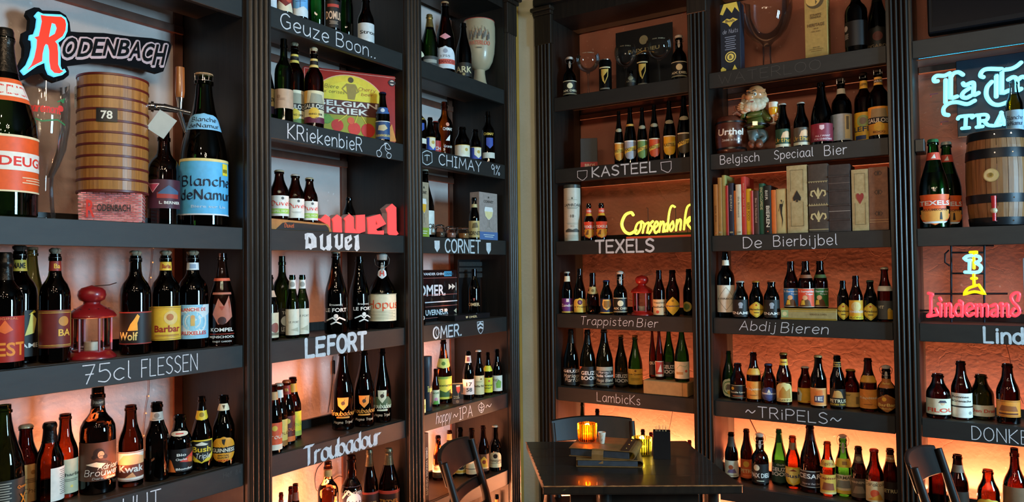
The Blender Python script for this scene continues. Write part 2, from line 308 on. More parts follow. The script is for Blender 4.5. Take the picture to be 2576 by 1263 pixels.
# ------------------------------------------------------------------ lettering
# single-stroke hand: per letter a width and its strokes on a 10-high grid; '~' = smoothed
HAND = {
 'A': (7, '0,0 3.5,10 7,0|1.3,3.6 5.7,3.6'), 'B': (6, '0,0 0,10|~0,10 4,10 5.4,7.8 3.6,5.4 0,5.3|~0,5.3 4.4,5.1 6,2.7 4.2,.1 0,0'),
 'C': (6, '~6,8.6 3.8,10 1.2,8.6 0,5 1.2,1.3 3.8,0 6,1.4'), 'D': (6.4, '0,0 0,10|~0,10 3.6,9.6 6.2,6.6 6.2,3.6 3.6,.4 0,0'),
 'E': (5.4, '5.4,10 0,10 0,0 5.4,0|0,5.2 4.6,5.2'), 'F': (5.2, '5.2,10 0,10 0,0|0,5.2 4.2,5.2'),
 'G': (6.6, '~6,8.8 3.8,10 1.2,8.6 0,5 1.2,1.3 3.8,0 6.4,1.6|6.4,1.6 6.4,4.8 4,4.8'), 'H': (6, '0,0 0,10|6,0 6,10|0,5.2 6,5.2'),
 'I': (3, '1.5,0 1.5,10|0,10 3,10|0,0 3,0'), 'J': (4.4, '~4.4,10 4.4,2.6 2.6,0 0,1.4'), 'K': (6, '0,0 0,10|5.6,10 0,4.6 6,0'),
 'L': (5, '0,10 0,0 5,0'), 'M': (8, '0,0 .8,10 4,3 7.2,10 8,0'), 'N': (6.4, '0,0 0,10 6.4,0 6.4,10'),
 'O': (7, '~3.5,10 .9,8.4 0,5 .9,1.6 3.5,0 6.1,1.6 7,5 6.1,8.4 3.5,10'), 'P': (5.8, '0,0 0,10|~0,10 4,10 5.8,7.5 4,4.8 0,4.7'),
 'Q': (7, '~3.5,10 .9,8.4 0,5 .9,1.6 3.5,0 6.1,1.6 7,5 6.1,8.4 3.5,10|4.5,2.5 7,-.6'), 'R': (6, '0,0 0,10|~0,10 4,10 5.6,7.6 4,5 0,4.9|2.8,4.9 6,0'),
 'S': (5.6, '~5.4,8.7 3,10 .5,8.4 1,6 4.6,4.2 5.5,1.9 3,0 0,1.3'), 'T': (6.4, '0,10 6.4,10|3.2,10 3.2,0'), 'U': (6.2, '~0,10 0,10 0,3 1.6,.2 4.6,.2 6.2,3 6.2,10 6.2,10'),
 'V': (6.6, '0,10 3.3,0 6.6,10'), 'W': (9, '0,10 2.4,0 4.5,7 6.6,0 9,10'), 'X': (6.2, '0,0 6.2,10|0,10 6.2,0'), 'Y': (6.2, '0,10 3.1,5 6.2,10|3.1,5 3.1,0'),
 'Z': (5.8, '0,10 5.8,10 0,0 5.8,0'),
 'a': (5, '~4.8,6 2.4,6.6 .3,4.6 0,2 1.8,0 4,1 4.8,4|4.8,6.3 4.8,1 5.6,0'), 'b': (5, '0,10 0,0|~0,4.6 2.4,6.4 4.8,4.8 4.8,1.6 2.4,0 0,1.4'),
 'c': (4.4, '~4.4,5.6 2.4,6.5 .2,4.6 .2,1.8 2.2,0 4.4,1'), 'd': (5, '5,10 5,0|~5,4.6 2.6,6.4 .2,4.8 .2,1.6 2.6,0 5,1.4'),
 'e': (4.8, '~.2,3.2 .2,3.2 4.6,3.6 4.4,5.6 2.4,6.6 .3,4.8 .2,2 2.2,0 4.6,1'), 'f': (3.8, '~3.8,9.2 2.2,10 1.3,8.4 1.3,0|0,6.3 3.4,6.3'),
 'g': (5, '~4.8,5.4 2.6,6.5 .3,4.8 .3,1.8 2.4,.2 4.8,1.8|~4.8,6.4 4.8,-1 3,-3.2 .4,-2.2'), 'h': (4.8, '0,10 0,0|~0,4 1.4,6 3.4,6.4 4.7,4.8 4.8,0'),
 'i': (1.2, '.6,6.3 .6,0|.6,8.2 .6,8.8'), 'j': (2.4, '~1.8,6.3 1.8,-1.4 .8,-3 -1,-2.4|1.8,8.2 1.8,8.8'), 'k': (4.6, '0,10 0,0|4.2,6.4 0,2.8 4.6,0'),
 'l': (1.4, '.5,10 .5,1 1.4,0'), 'm': (7.6, '0,6.4 0,0|~0,4.2 1.6,6.4 3.3,5.6 3.7,0|~3.7,4.2 5.3,6.4 7.1,5.6 7.6,0'), 'n': (4.8, '0,6.4 0,0|~0,4 1.6,6.2 3.6,6.2 4.7,4.4 4.8,0'),
 'o': (5, '~2.5,6.5 .4,5.4 0,3.2 .5,1 2.5,0 4.6,1 5,3.2 4.6,5.4 2.5,6.5'), 'p': (5, '0,6.4 0,-3.4|~0,4.6 2.4,6.4 4.8,4.8 4.8,1.6 2.4,0 0,1.4'),
 'q': (5, '5,6.4 5,-3.4|~5,4.6 2.6,6.4 .2,4.8 .2,1.6 2.6,0 5,1.4'), 'r': (3.4, '0,6.4 0,0|~0,3.8 1.2,6 3.4,6.2'), 's': (4, '~3.8,5.6 2.2,6.5 .4,5.3 1,3.8 3.4,2.6 3.8,1 2,0 0,.8'),
 't': (3.8, '~1.8,9.4 1.7,1.6 2.6,0 3.8,.6|0,6.4 3.6,6.4'), 'u': (4.8, '~0,6.4 0,2 1.4,.1 3.2,.4 4.8,2.6|4.8,6.4 4.8,0'), 'v': (4.6, '0,6.4 2.3,0 4.6,6.4'),
 'w': (6.8, '0,6.4 1.7,0 3.4,5 5.1,0 6.8,6.4'), 'x': (4.4, '0,0 4.4,6.4|0,6.4 4.4,0'), 'y': (4.8, '0,6.4 2.4,0|4.8,6.4 1,-3.2'), 'z': (4.4, '0,6.4 4.4,6.4 0,0 4.4,0'),
 '7': (5, '0,10 5,10 1.6,0|1.2,5 4.4,5'), '5': (5.2, '4.8,10 .6,10 .4,5.8|~.4,5.8 3.4,6.4 5.2,3.2 3.4,0 0,.6'), '9': (5, '~4.8,7.4 2.4,10 .2,7.4 2.2,5 4.8,7.2|4.8,7.4 4.4,0'),
 '1': (2.4, '0,8 2,10 2,0'), '0': (5.4, '~2.7,10 .6,8 0,5 .6,2 2.7,0 4.8,2 5.4,5 4.8,8 2.7,10'), '8': (5, '~2.5,5.2 .5,7.4 2.5,10 4.5,7.4 2.5,5.2 .1,2.4 2.5,0 4.9,2.4 2.5,5.2'),
 '4': (5.4, '3.8,0 3.8,10 0,3.2 5.4,3.2'), '2': (5, '~.2,7.6 2.6,10 4.8,7.4 2.4,3.4 0,0 0,0 5,0'), '&': (5, '~5,0 .8,7.8 2.4,10 3.6,8 .2,2.6 2,0 5,3.6'),
 '%': (6.4, '0,0 6.4,10|~1.4,10 .2,8.4 1.4,6.8 2.6,8.4 1.4,10|~5,3.2 3.8,1.6 5,0 6.2,1.6 5,3.2'), '.': (1, '.2,0 .8,.3'), '~': (7, '~0,3.6 1.8,6 4.6,3.4 7,6'), '!': (1, '.5,10 .5,3|.5,0 .5,.6'),
 ' ': (4, ''), '-': (4, '0,5 4,5'), "'": (1, '.5,10 .5,8')}
def hand(s, x0, x1, y0, y1, shear=0, gap=2.2, joined=False):
    """strokes of a word fitted between x0..x1 and y0 (baseline)..y1 (capital height)"""
    W = 0; out = []
    for ch in s:
        wd, st = HAND[ch]
        for q in st.split('|'):
            if not q: continue
            sm = q[0] == '~'; pts = [tuple(float(a) for a in t.split(',')) for t in q.lstrip('~').split()]
            if sm: pts = cat(pts, 4)
            out.append([(W+a+shear*b, b) for a, b in pts])
        W += wd+gap
    W -= gap; k = (x1-x0)/W
    return [[(x0+a*k, y0+b*(y1-y0)/10) for a, b in l] for l in out]
def pen(mb, fr, strokes, w, m, lift=.0006, nib=None, maxd=None):
    """flat round-ended pen lines (nib = angle for a broad pen)"""
    for si, l in enumerate(strokes):
        l2 = []
        for p in l:
            if l2 and math.hypot(p[0]-l2[-1][0], p[1]-l2[-1][1]) < 1e-6: continue
            if l2 and maxd:
                a = l2[-1]; n = int(math.hypot(p[0]-a[0], p[1]-a[1])/maxd)
                l2 += [(a[0]+(p[0]-a[0])*k/(n+1), a[1]+(p[1]-a[1])*k/(n+1)) for k in range(1, n+1)]
            l2.append(p)
        l = l2; n = len(l); lf = lift+(si % 5)*.00002
        if n < 2: continue
        if nib is None:
            vs = []; P = []
            t0 = (l[1][0]-l[0][0], l[1][1]-l[0][1]); L0 = math.hypot(*t0); tn = (l[-1][0]-l[-2][0], l[-1][1]-l[-2][1]); Ln = math.hypot(*tn)
            d0 = (t0[0]/L0, t0[1]/L0); dn = (tn[0]/Ln, tn[1]/Ln)
            ring = math.hypot(l[0][0]-l[-1][0], l[0][1]-l[-1][1]) < 1e-6 and d0[0]*dn[0]+d0[1]*dn[1] > .1
            if ring: q_ = (d0[0]+dn[0], d0[1]+dn[1]); Q_ = math.hypot(*q_); d0 = dn = (q_[0]/Q_, q_[1]/Q_)
            pts = [(l[0][0]-d0[0]*w*.45, l[0][1]-d0[1]*w*.45, d0, .3), (l[0][0]-d0[0]*w*.3, l[0][1]-d0[1]*w*.3, d0, .8)]
            for i in range(n):
                a = l[max(0, i-1)]; b = l[min(n-1, i+1)]
                if 0 < i < n-1:
                    u = ((l[i][0]-a[0]), (l[i][1]-a[1])); v = ((b[0]-l[i][0]), (b[1]-l[i][1])); U = math.hypot(*u); Vv = math.hypot(*v)
                    u = (u[0]/U, u[1]/U); v = (v[0]/Vv, v[1]/Vv); c = u[0]*v[0]+u[1]*v[1]
                    if c < .2:      # sharp corner: stop square and start again
                        pts += [(l[i][0]+u[0]*w*.3, l[i][1]+u[1]*w*.3, u, .8), None, (l[i][0]-v[0]*w*.3, l[i][1]-v[1]*w*.3, v, .8)]; continue
                    t = (u[0]+v[0], u[1]+v[1]); T = math.hypot(*t); pts.append((l[i][0], l[i][1], (t[0]/T, t[1]/T), 1/max(.6, math.sqrt((1+c)/2))))
                else: pts.append((l[i][0], l[i][1], d0 if i == 0 else dn, 1))
            pts += [(l[-1][0]+dn[0]*w*.3, l[-1][1]+dn[1]*w*.3, dn, .8), (l[-1][0]+dn[0]*w*.45, l[-1][1]+dn[1]*w*.45, dn, .3)]
            if ring: pts = pts[2:-2]
            run = []; k = 0
            for q in pts+[None]:
                if q is None:
                    if len(run) > 1:
                        vs = [fr.p(x-s_*d[1]*w/2*g, y+s_*d[0]*w/2*g, lf+k*.00001) for x, y, d, g in run for s_ in (-1, 1)]
                        mb.add(vs, [(2*i, 2*i+2, 2*i+3, 2*i+1) for i in range(len(run)-1)], m)
                    run = []; k += 1
                else: run.append(q)
        else:
            nx, ny = cos(nib)*w/2, sin(nib)*w/2; ex, ey = -sin(nib)*w*.13, cos(nib)*w*.13
            for i in range(n-1):
                (x0, y0), (x1, y1) = l[i], l[i+1]; dx, dy = x1-x0, y1-y0; L = math.hypot(dx, dy)
                ux, uy = dx/L*w*.1, dy/L*w*.1; x0 -= ux; y0 -= uy; x1 += ux; y1 += uy
                if abs(dx*ny-dy*nx) < .25*L*w/2: mx_, my_ = ex, ey; hx, hy = nx, ny; q = [(x0-hx+mx_, y0-hy+my_), (x0-hx-mx_, y0-hy-my_), (x1+hx-mx_, y1+hy-my_), (x1+hx+mx_, y1+hy+my_)]
                else: q = [(x0-nx, y0-ny), (x1-nx, y1-ny), (x1+nx, y1+ny), (x0+nx, y0+ny)]
                if (q[1][0]-q[0][0])*(q[3][1]-q[0][1])-(q[3][0]-q[0][0])*(q[1][1]-q[0][1]) < 0: q.reverse()
                mb.add([fr.p(a, b, lf+(i % 7)*.000012) for a, b in q], [(0, 1, 2, 3)], m)
TG = {}
def ink(h, k=1.55):     # printed paper colour: my colour notes were taken in the dim room
    c = [v*255 for v in lin(h)[:3]]; g = min(k, 235/max(max(c), 1))
    g = max(g, 1); o = []
    for v in c: q = min(1, v*g/255); q = q*12.92 if q < .0031308 else 1.055*q**(1/2.4)-.055; o.append(int(round(q*255)))
    return '#%02x%02x%02x' % tuple(o)
def cut(vs, fs, xs):      # slice flat art along vertical lines so that it can follow a curve
    if not xs or not fs: return vs, fs
    bm = bmesh.new(); V_ = [bm.verts.new((a, b, 0)) for a, b in vs]
    for f in fs:
        try: bm.faces.new([V_[i] for i in f])
        except ValueError: pass
    for x in xs: bmesh.ops.bisect_plane(bm, geom=bm.verts[:]+bm.edges[:]+bm.faces[:], plane_co=(x, 0, 0), plane_no=(1, 0, 0), dist=1e-6)
    bm.verts.index_update(); o = [(v.co.x, v.co.y) for v in bm.verts], [tuple(v.index for v in f.verts) for f in bm.faces]; bm.free(); return o
def print_geo(s, bold, n=0):
    k = (s, bold, n)
    if k in TG: return TG[k]
    if n:
        vs, fs = print_geo(s, bold); TG[k] = cut(vs, fs, [i/n for i in range(1, n)]); return TG[k]
    cu = bpy.data.curves.new('t', 'FONT'); cu.body = s; cu.resolution_u = 3; cu.offset = .022 if bold else 0
    o = bpy.data.objects.new('t', cu); me = o.to_mesh()
    vs = [(v.co.x, v.co.y) for v in me.vertices]; fs = [tuple(p.vertices) for p in me.polygons]
    o.to_mesh_clear(); bpy.data.objects.remove(o); bpy.data.curves.remove(cu)
    if not vs: vs = [(0, 0), (1, 0), (1, 1)]; fs = []
    x0 = min(v[0] for v in vs); x1 = max(v[0] for v in vs); y0 = min(v[1] for v in vs); y1 = max(v[1] for v in vs)
    vs = [((a-x0)/(x1-x0), (b-y0)/(y1-y0)) for a, b in vs]
    TG[k] = (vs, fs); return TG[k]
# a label's art, drawn in u (-1..1 across) and v (0..1 up) and mapped by fn(u, v, lift)
def art(ops, fn, asp, parent, name='label_print', lift=.00025, seg=0, step=.00012):
    """asp = half width / height in metres; ops as tuples"""
    if not ops: return
    mb = MB(); lf = lift
    class F:
        def p(s, a, b, w=0): return fn(a, b, lf+w)
    F = F()
    for op in ops:
        lf += step; t = op[0]
        if t in 'tT':
            _, s, u, v, w_, h, c = op[:7]; vs, fs = print_geo(s, t == 'T', int(math.ceil(seg*w_))); sh = op[7] if len(op) > 7 else 0
            mb.add([fn(u-w_+2*w_*a+sh*h*b, v-h/2+h*b, lf) for a, b in vs], fs, paint(ink(c), .6, .05))
        elif t == 'h':      # handwritten
            _, s, u, v, w_, h, c = op[:7]; th = op[7] if len(op) > 7 else .12
            st = hand(s, (u-w_)*asp, (u+w_)*asp, v-h/2, v+h/2, .15)
            class G:
                def p(s, a, b, w=0): return fn(a/asp, b, lf+w)
            pen(mb, G(), st, h*th, paint(ink(c), .6, .05), 0, None, 2*asp/seg if seg else None)
        elif t == 'g':      # blackletter with a broad pen
            _, s, u, v, w_, h, c = op[:7]
            st = hand(s, (u-w_)*asp, (u+w_)*asp, v-h/2, v+h/2, 0, 2.6)
            class G:
                def p(s, a, b, w=0): return fn(a/asp, b, lf+w)
            pen(mb, G(), st, h*.2, paint(ink(c), .6, .05), 0, rad(40), 2*asp/seg if seg else None)
        elif t == 'b':      # band / rectangle, split so that it follows the curve
            _, u0, v0, u1, v1, c = op; n = max(1, int(math.ceil((u1-u0)/2*seg)))
            vs = []; fs = []
            for i in range(n+1):
                u = u0+(u1-u0)*i/n; vs += [fn(u, v0, lf), fn(u, v1, lf)]
                if i: fs.append((2*i-2, 2*i, 2*i+1, 2*i-1))
            mb.add(vs, fs, paint(ink(c), .55, .06))
        elif t == 'd':      # disc: radius r in label heights, optional squash
            _, u, v, r, c = op[:5]; q = op[5] if len(op) > 5 else 1
            n = 20; ring = [(u+r/asp*q*cos(2*pi*i/n), v+r*sin(2*pi*i/n)) for i in range(n)]
            vs = [fn(u, v, lf)]+[fn((u+a)/2, (v+b)/2, lf) for a, b in ring]+[fn(a, b, lf) for a, b in ring]
            fs = [(0, 1+i, 1+(i+1) % n) for i in range(n)]+[(1+i, 1+n+i, 1+n+(i+1) % n, 1+(i+1) % n) for i in range(n)]
            mb.add(vs, fs, paint(ink(c), .55, .06))
        elif t == 'p':      # polygon
            _, pts, c = op; m2 = MB()
            class E:
                def p(s, a, b, w=0): return (a, b, 0)
            m2.poly(E, pts, None) if 0 else MB.poly(m2, E(), pts, None)
            vs, fs = cut([(a, b) for a, b, _ in m2.v], m2.f, [-1+2*i/seg for i in range(1, seg)] if seg else [])
            mb.add([fn(a, b, lf) for a, b in vs], fs, paint(ink(c), .55, .06))
        elif t == 'l':      # lines
            _, pts, th, c = op
            class G:
                def p(s, a, b, w=0): return fn(a/asp, b, lf+w)
            pen(mb, G(), [[(a*asp, b) for a, b in pts]], th, paint(ink(c), .55, .06), 0, None, 2*asp/seg if seg else None)
        elif t == 'f':      # frame line near the edge: inset i, thickness th
            _, i, th, c = op; a = 1-i/asp; b = th/asp
            for q in ((-a, i, a, i+th), (-a, 1-i-th, a, 1-i), (-a, i, -a+b, 1-i), (a-b, i, a, 1-i)):
                n = max(1, int(math.ceil((q[2]-q[0])/2*seg))); vs = []; fs = []
                for k in range(n+1):
                    u = q[0]+(q[2]-q[0])*k/n; vs += [fn(u, q[1], lf), fn(u, q[3], lf)]
                    if k: fs.append((2*k-2, 2*k, 2*k+1, 2*k-1))
                mb.add(vs, fs, paint(ink(c), .5, .06))
    return mb.build(name, parent)
def flatart(parent, fr, u0, v0, u1, v1, ops, name='label_print'):
    return art(ops, lambda u, v, l: fr.p((u0+u1)/2+(u1-u0)/2*u, v0+(v1-v0)*v, l), (u1-u0)/2/(v1-v0), parent, name)
# ------------------------------------------------------------------ setting: walls, floor, ceiling, corner
def struct(mb, name, mat=None, smooth=None):
    o = mb.build(name, None, mat, smooth); o['kind'] = 'structure'; return o
PLL = plaster('salmon_plaster', '#d2bdb3', '#dcc9c0', '#e8dad2', False, .5)
PLR = plaster('terracotta_plaster', '#b06c55', '#bd7a62', '#cf9a84', True, .20)
DL, DR = .3577, .3219
m = MB(); m.box((-DL-.1, -4.2, 0), (-DL, .35, 3.3), PLL); struct(m, 'wall_left')
m = MB(); m.box((-.095, DR, 0), (4.2, DR+.1, 3.3), PLR); struct(m, 'wall_back')
m = MB(); m.box((-.6, -5.5, -.1), (5.2, .5, 0), wood('dark_floor_boards', '#1f1510', '#33231a', .4, (1, 9, 1))); struct(m, 'floor')
m = MB(); m.box((-.5, -5.5, 3.3), (5.2, .5, 3.4), paint('#241f1b', .8)); struct(m, 'ceiling')
# plastered corner pier between the two runs of shelves
m = MB()
OCH = plaster('ochre_pier_plaster', '#a07428', '#b0822f', '#c7a25a', False, .3)
CRM = plaster('cream_pier_plaster', '#d9d6c2', '#e2dfcc', '#efe9d4', False, .3)
m.box((-.40, -.206, 0), (-.10, -.008, 3.3), OCH)
o = struct(m, 'trim_1')
m = MB(); m.box((-.40, -.006, 0), (-.002, .31, 3.3), CRM); struct(m, 'trim_2')
# ------------------------------------------------------------------ the bookcases
S, TH = .40, .0759
def zl(l): return 1.66+(2-l)*S
BAYS = {1: ('L', -2.75, -1.9368), 2: ('L', -1.8301, -1.1154), 3: ('L', -1.0069, -.3145),
        4: ('R', .1222, .897), 5: ('R', .9983, 1.7812), 6: ('R', 1.8784, 2.75)}
DEP = {'L': .262, 'R': .235}
LIFT = .0007
LEVELS = {1: (0, 2, 3, 4, 5, 6), 2: (0, 1, 2, 3, 4, 5, 6), 3: (0, 1, 2, 3, 4, 5, 6), 4: (0, 1, 2, 3, 4, 5, 6), 5: (0, 1, 2, 3, 4, 5, 6), 6: (0, 2, 3, 4, 5, 6)}
BL = {1: 'black wooden bookcase with the red R sign, at the far left', 2: 'black wooden bookcase with the chalked Kriekenbier shelf',
      3: 'narrow black wooden bookcase just left of the ochre corner pier', 4: 'black wooden bookcase just right of the cream corner pier, with Trappisten and Lambicks shelves',
      5: 'black wooden bookcase with the Tripels shelf and the row of books', 6: 'black wooden bookcase with the blue neon and barrel, at the right edge'}
BAY = {}; SHELF = {}
def wfr(wl, d=0):      # frame on the front plane (d in front = negative)
    return wallfr(wl, d)
def upright(b, wl, s0, s1, root, pil=True):
    m = MB(); f = wfr(wl); dd = (DL if wl == 'L' else DR)-.004
    m.box((s0, 0, -dd), (s1, 3.02, 0), BLACKWOOD, f)
    m.build('side_panel', root)
    if not pil: return
    # fluted pilaster: rounded ridges run out into a plain block at the head
    m = MB(); a, c = s0+.004, s1-.001; n = 4; wdt = (c-a-.016)/n
    prof = [(a, 0), (a, .016), (a+.008, .016)]
    for k in range(n):
        u = a+.008+k*wdt
        for j in range(1, 8):
            t = j/8; prof.append((u+wdt*t, .010+.013*sin(pi*t)))
        prof.append((u+wdt, .009))
    prof += [(c-.008, .016), (c, .016), (c, 0)]
    z0, z1 = .22, 2.765; N = len(prof)
    vs = [f.p(u, z, q) for z in (z0, z1) for u, q in prof]
    m.add(vs, [(i, i+1, N+i+1, N+i) for i in range(N-1)]+[tuple(range(N, 2*N))], PILW)
    p = m.build('pilaster', root, None, 40)
    m = MB(); m.bev((a-.001, z1, 0), (c+.001, 2.93, .024), PILW, .003, f); m.build('head_block', p)
    m = MB(); m.bev((a-.002, 0, 0), (c+.002, z0, .026), PILW, .003, f); m.build('foot_block', p)
    m = MB(); m.bev((a-.006, 2.93, 0), (c+.006, 2.95, .036), PILW, .003, f); m.bev((a-.014, 2.95, 0), (c+.014, 2.972, .052), PILW, .005, f); m.build('capital', p)
for b, (wl, s0, s1) in BAYS.items():
    f = wfr(wl); base = f.p((s0+s1)/2, 0, -.15)
    root = wempty('bookcase', base, 0 if wl == 'R' else pi/2, BL[b], 'bookcase', 'built-in bookcases along the two walls'); BAY[b] = root
    dd = DEP[wl]
    if b in (1, 2): upright(b, wl, s1, BAYS[b+1][1], root)
    if b == 3: upright(b, wl, s1, s1+.097, root)
    if b == 4: upright(b, wl, .012, s0, root); upright(b, wl, s1, BAYS[5][1], root)
    if b == 5: upright(b, wl, s1, BAYS[6][1], root)
    if b == 1: upright(b, wl, s0-.1, s0, root, False)
    if b == 6: upright(b, wl, s1, s1+.1, root, False)
    for l in LEVELS[b]:
        z = zl(l); m = MB()
        if l == 6: m.box((s0+.001, 0, -dd), (s1-.001, z, -.022), SHELFWOOD, f)
        else: m.box((s0+.001, z-.03, -dd), (s1-.001, z, -.0205), SHELFWOOD, f)
        sh = m.build('shelf', root); SHELF[b, l] = sh
        m = MB(); m.bev((s0+.0015, z-TH, -.020), (s1-.0015, z-.0005, 0), BOARD, .0015, f)
        fb = m.build('front_board', sh)
        if l == 6: continue
        if (b, l) in ((2, 1), (6, 2)): continue
        m = MB(); m.box((s0+.001, z+.0002, -dd-.0), (s1-.001, z+.034, -dd+.016), BLACKWOOD, f); m.build('back_rail', sh)
    CLT = paint('#6a3f2c', .6, .2, 25)
    for l in (0, 1):
        if l not in LEVELS[b]: continue
        D_ = DL if wl == 'L' else DR; m = MB(); m.bev((s0+.002, zl(l)-.075, -D_+.001), (s1-.002, zl(l)-.045, -D_+.020), CLT, .002, f); m.build('wall_cleat', root)
    if wl == 'L': m = MB(); m.box((s1-.034, .05, -DL+.002), (s1-.002, 2.9, -DL+.012), CLT, f); m.build('corner_batten', root)
    # header board, cornice
    m = MB(); m.box((s0+.001, 2.90, -.30), (s1-.001, 3.02, -.004), BLACKWOOD, f); m.build('header', root)
    c0, c1 = {1: (s0-.1, BAYS[2][1]-.001), 2: (s0+.001, BAYS[3][1]-.001), 3: (s0+.001, s1+.097), 4: (.012, BAYS[5][1]-.001), 5: (s0+.001, BAYS[6][1]-.001), 6: (s0+.001, s1+.1)}[b]
    m = MB(); m.bev((c0, 2.985, -.01), (c1, 3.03, .04), BLACKWOOD, .008, f); m.bev((c0, 3.03, -.01), (c1, 3.30, .02), BLACKWOOD, .004, f); m.build('cornice', root)
# small brackets left where a shelf was taken out
f = wfr('L'); m = MB(); m.bev((-1.937-.045, zl(1)-.045, -.27), (-1.937-.0005, zl(1)-.015, -.178), BLACKWOOD, .003, f); m.build('shelf_bracket', BAY[1])
f = wfr('R'); m = MB(); m.bev((1.8789, zl(1)-.075, -.12), (1.915, zl(1)-.02, -.005), BLACKWOOD, .003, f); m.build('shelf_bracket', BAY[6])
# ------------------------------------------------------------------ writing on the front boards
def bay_text(b, l, s, p0, p1, v0, v1, kind='chalk', w=None, shear=0, mat=None, gap=2.2):
    """p0/p1: where the word starts and ends; v0/v1 along the board's height"""
    wl = BAYS[b][0]; f = wfr(wl); z = zl(l)
    u0 = hit(f, *p0)[0]; u1 = hit(f, *p1)[0]
    y0 = z-TH+TH*v0; y1 = z-TH+TH*v1
    st = hand(s, u0, u1, y0, y1, shear, gap); m = MB()
    if kind == 'chalk': pen(m, f, st, w or .0032, mat or CHALK)
    elif kind == 'block': pen(m, f, st, w or .009, mat or PAINTW)
    else: pen(m, f, st, w or .009, mat or PAINTW, .0006, rad(35))
    return m.build('lettering', SHELF[b, l])
bay_text(1, 3, '75cl', (208, 950), (328, 950), .18, .86, gap=1.6); bay_text(1, 3, 'FLESSEN', (356, 930), (496, 930), .16, .84)
bay_text(1, 4, 'HUT', (310, 1250), (404, 1240), .3, .86); bay_text(1, 4, 'Hef 84', (562, 1195), (606, 1190), .6, .8, w=.0012, mat=paint('#4b4947', .8))
bay_text(2, 0, 'Geuze', (706, 50), (826, 90), .14, .86, w=.0045); bay_text(2, 0, 'Boon..', (846, 100), (944, 130), .16, .86, w=.0042)
bay_text(2, 1, 'KRiekenbieR', (724, 330), (910, 360), .14, .84, w=.0044)
bay_text(2, 3, 'LE', (770, 870), (816, 870), .08, .92, 'block', .0155); bay_text(2, 3, 'FORT', (826, 865), (920, 860), .1, .95, 'block', .0155)
bay_text(2, 4, 'Troubadour', (766, 1140), (956, 1110), .1, .98, 'nib', .0155, gap=1.6)
bay_text(3, 1, 'CHIMAY', (1104, 400), (1210, 420), .2, .86, w=.0052); bay_text(3, 1, '9%', (1236, 430), (1257, 430), .2, .86, w=.004)
bay_text(3, 2, 'CORNET', (1120, 620), (1208, 620), .1, .9, 'block', .0085)
bay_text(3, 3, 'OMER.', (1090, 830), (1160, 825), .14, .82, 'block', .0085)
bay_text(3, 4, 'hoppy', (1097, 1055), (1134, 1050), .28, .95, w=.0026, shear=.2); bay_text(3, 4, '~IPA', (1140, 1045), (1188, 1035), .12, .84, w=.003); bay_text(3, 4, '~', (1222, 1020), (1236, 1020), .2, .8, w=.003)
bay_text(4, 1, 'KASTEEL', (1490, 430), (1650, 420), .2, .88, 'block', .0075)
bay_text(4, 2, 'TEXELS', (1499, 620), (1644, 620), .1, .94, 'block', .0115)
bay_text(4, 3, 'Trappisten', (1460, 815), (1592, 815), .28, .86, w=.003, shear=.12); bay_text(4, 3, 'Bier', (1602, 815), (1654, 815), .26, .82, w=.003, shear=.12)
bay_text(4, 4, 'LambicKs', (1502, 1003), (1610, 1010), .22, .84, w=.003)
bay_text(5, 0, 'WATERLOO', (1808, 190), (2064, 160), .2, .8, w=.0014, mat=paint('#5a5652', .8))
bay_text(5, 1, 'Belgisch', (1812, 400), (1909, 395), .3, .84, w=.0034); bay_text(5, 1, 'Speciaal', (1948, 390), (2045, 385), .3, .84, w=.0034); bay_text(5, 1, 'Bier', (2074, 380), (2130, 375), .26, .84, w=.0034)
bay_text(5, 2, 'De', (1870, 605), (1915, 605), .16, .84, w=.0042); bay_text(5, 2, 'Bierbijbel', (1946, 605), (2105, 600), .22, .86, w=.0038)
bay_text(5, 3, 'Abdij', (1860, 820), (1950, 820), .28, .86, w=.0034, shear=.12); bay_text(5, 3, 'Bieren', (1964, 820), (2082, 825), .22, .82, w=.0036, shear=.12)
bay_text(5, 4, '~TRiPELS~', (1876, 1030), (2116, 1060), .2, .84, w=.0042)
bay_text(6, 3, 'Lindemans', (2476, 840), (2740, 850), .08, .88, 'block', .0105); bay_text(6, 4, 'DONKER', (2445, 1090), (2620, 1100), .14, .84, w=.0034)
def board_lines(b, l, r, lines, w=.003, mat=None, filled=None):
    f = wfr(BAYS[b][0]); m = MB()
    for q in (filled or []): m.poly(f, hits(f, r, q), mat or PAINTW, .0006)
    pen(m, f, [cat(hits(f, r, q), 4) for q in lines], w, mat or CHALK)
    return m.build('drawing', SHELF[b, l])
# two cherries, shields, hop cone, crest
board_lines(2, 1, 'C', [[(1000, 1085), (965, 1105), (945, 1140)], [(995, 1090), (990, 1130), (1015, 1160)], [(945, 1135), (925, 1145), (930, 1180), (950, 1185), (962, 1160), (945, 1135)],
            [(1015, 1155), (1000, 1170), (1008, 1195), (1028, 1195), (1034, 1170), (1015, 1155)], [(980, 1085), (1005, 1085), (1030, 1125), (1000, 1125), (980, 1085)]], .0028)
board_lines(3, 1, 'F', [[(118, 1080), (118, 1080), (150, 1065), (185, 1080), (185, 1080), (188, 1145), (188, 1145), (152, 1165), (122, 1148), (122, 1148), (118, 1080)], [(135, 1100), (152, 1095), (170, 1100)], [(152, 1095), (152, 1135)]], .0036, PAINTW)
board_lines(3, 2, 'G', [], filled=[[(208, 532), (246, 532), (247, 585), (228, 616), (210, 585)], [(582, 548), (616, 548), (616, 600), (600, 632), (584, 600)]])
board_lines(3, 3, 'G', [[(518, 1120), (560, 1115)], [(518, 1120), (522, 1170), (542, 1203), (560, 1170), (560, 1115)]], .0036, PAINTW, filled=[[(520, 1140), (540, 1120), (560, 1135), (560, 1150), (540, 1136), (520, 1156)], [(522, 1165), (540, 1150), (560, 1160), (558, 1172), (540, 1164), (526, 1180)]])
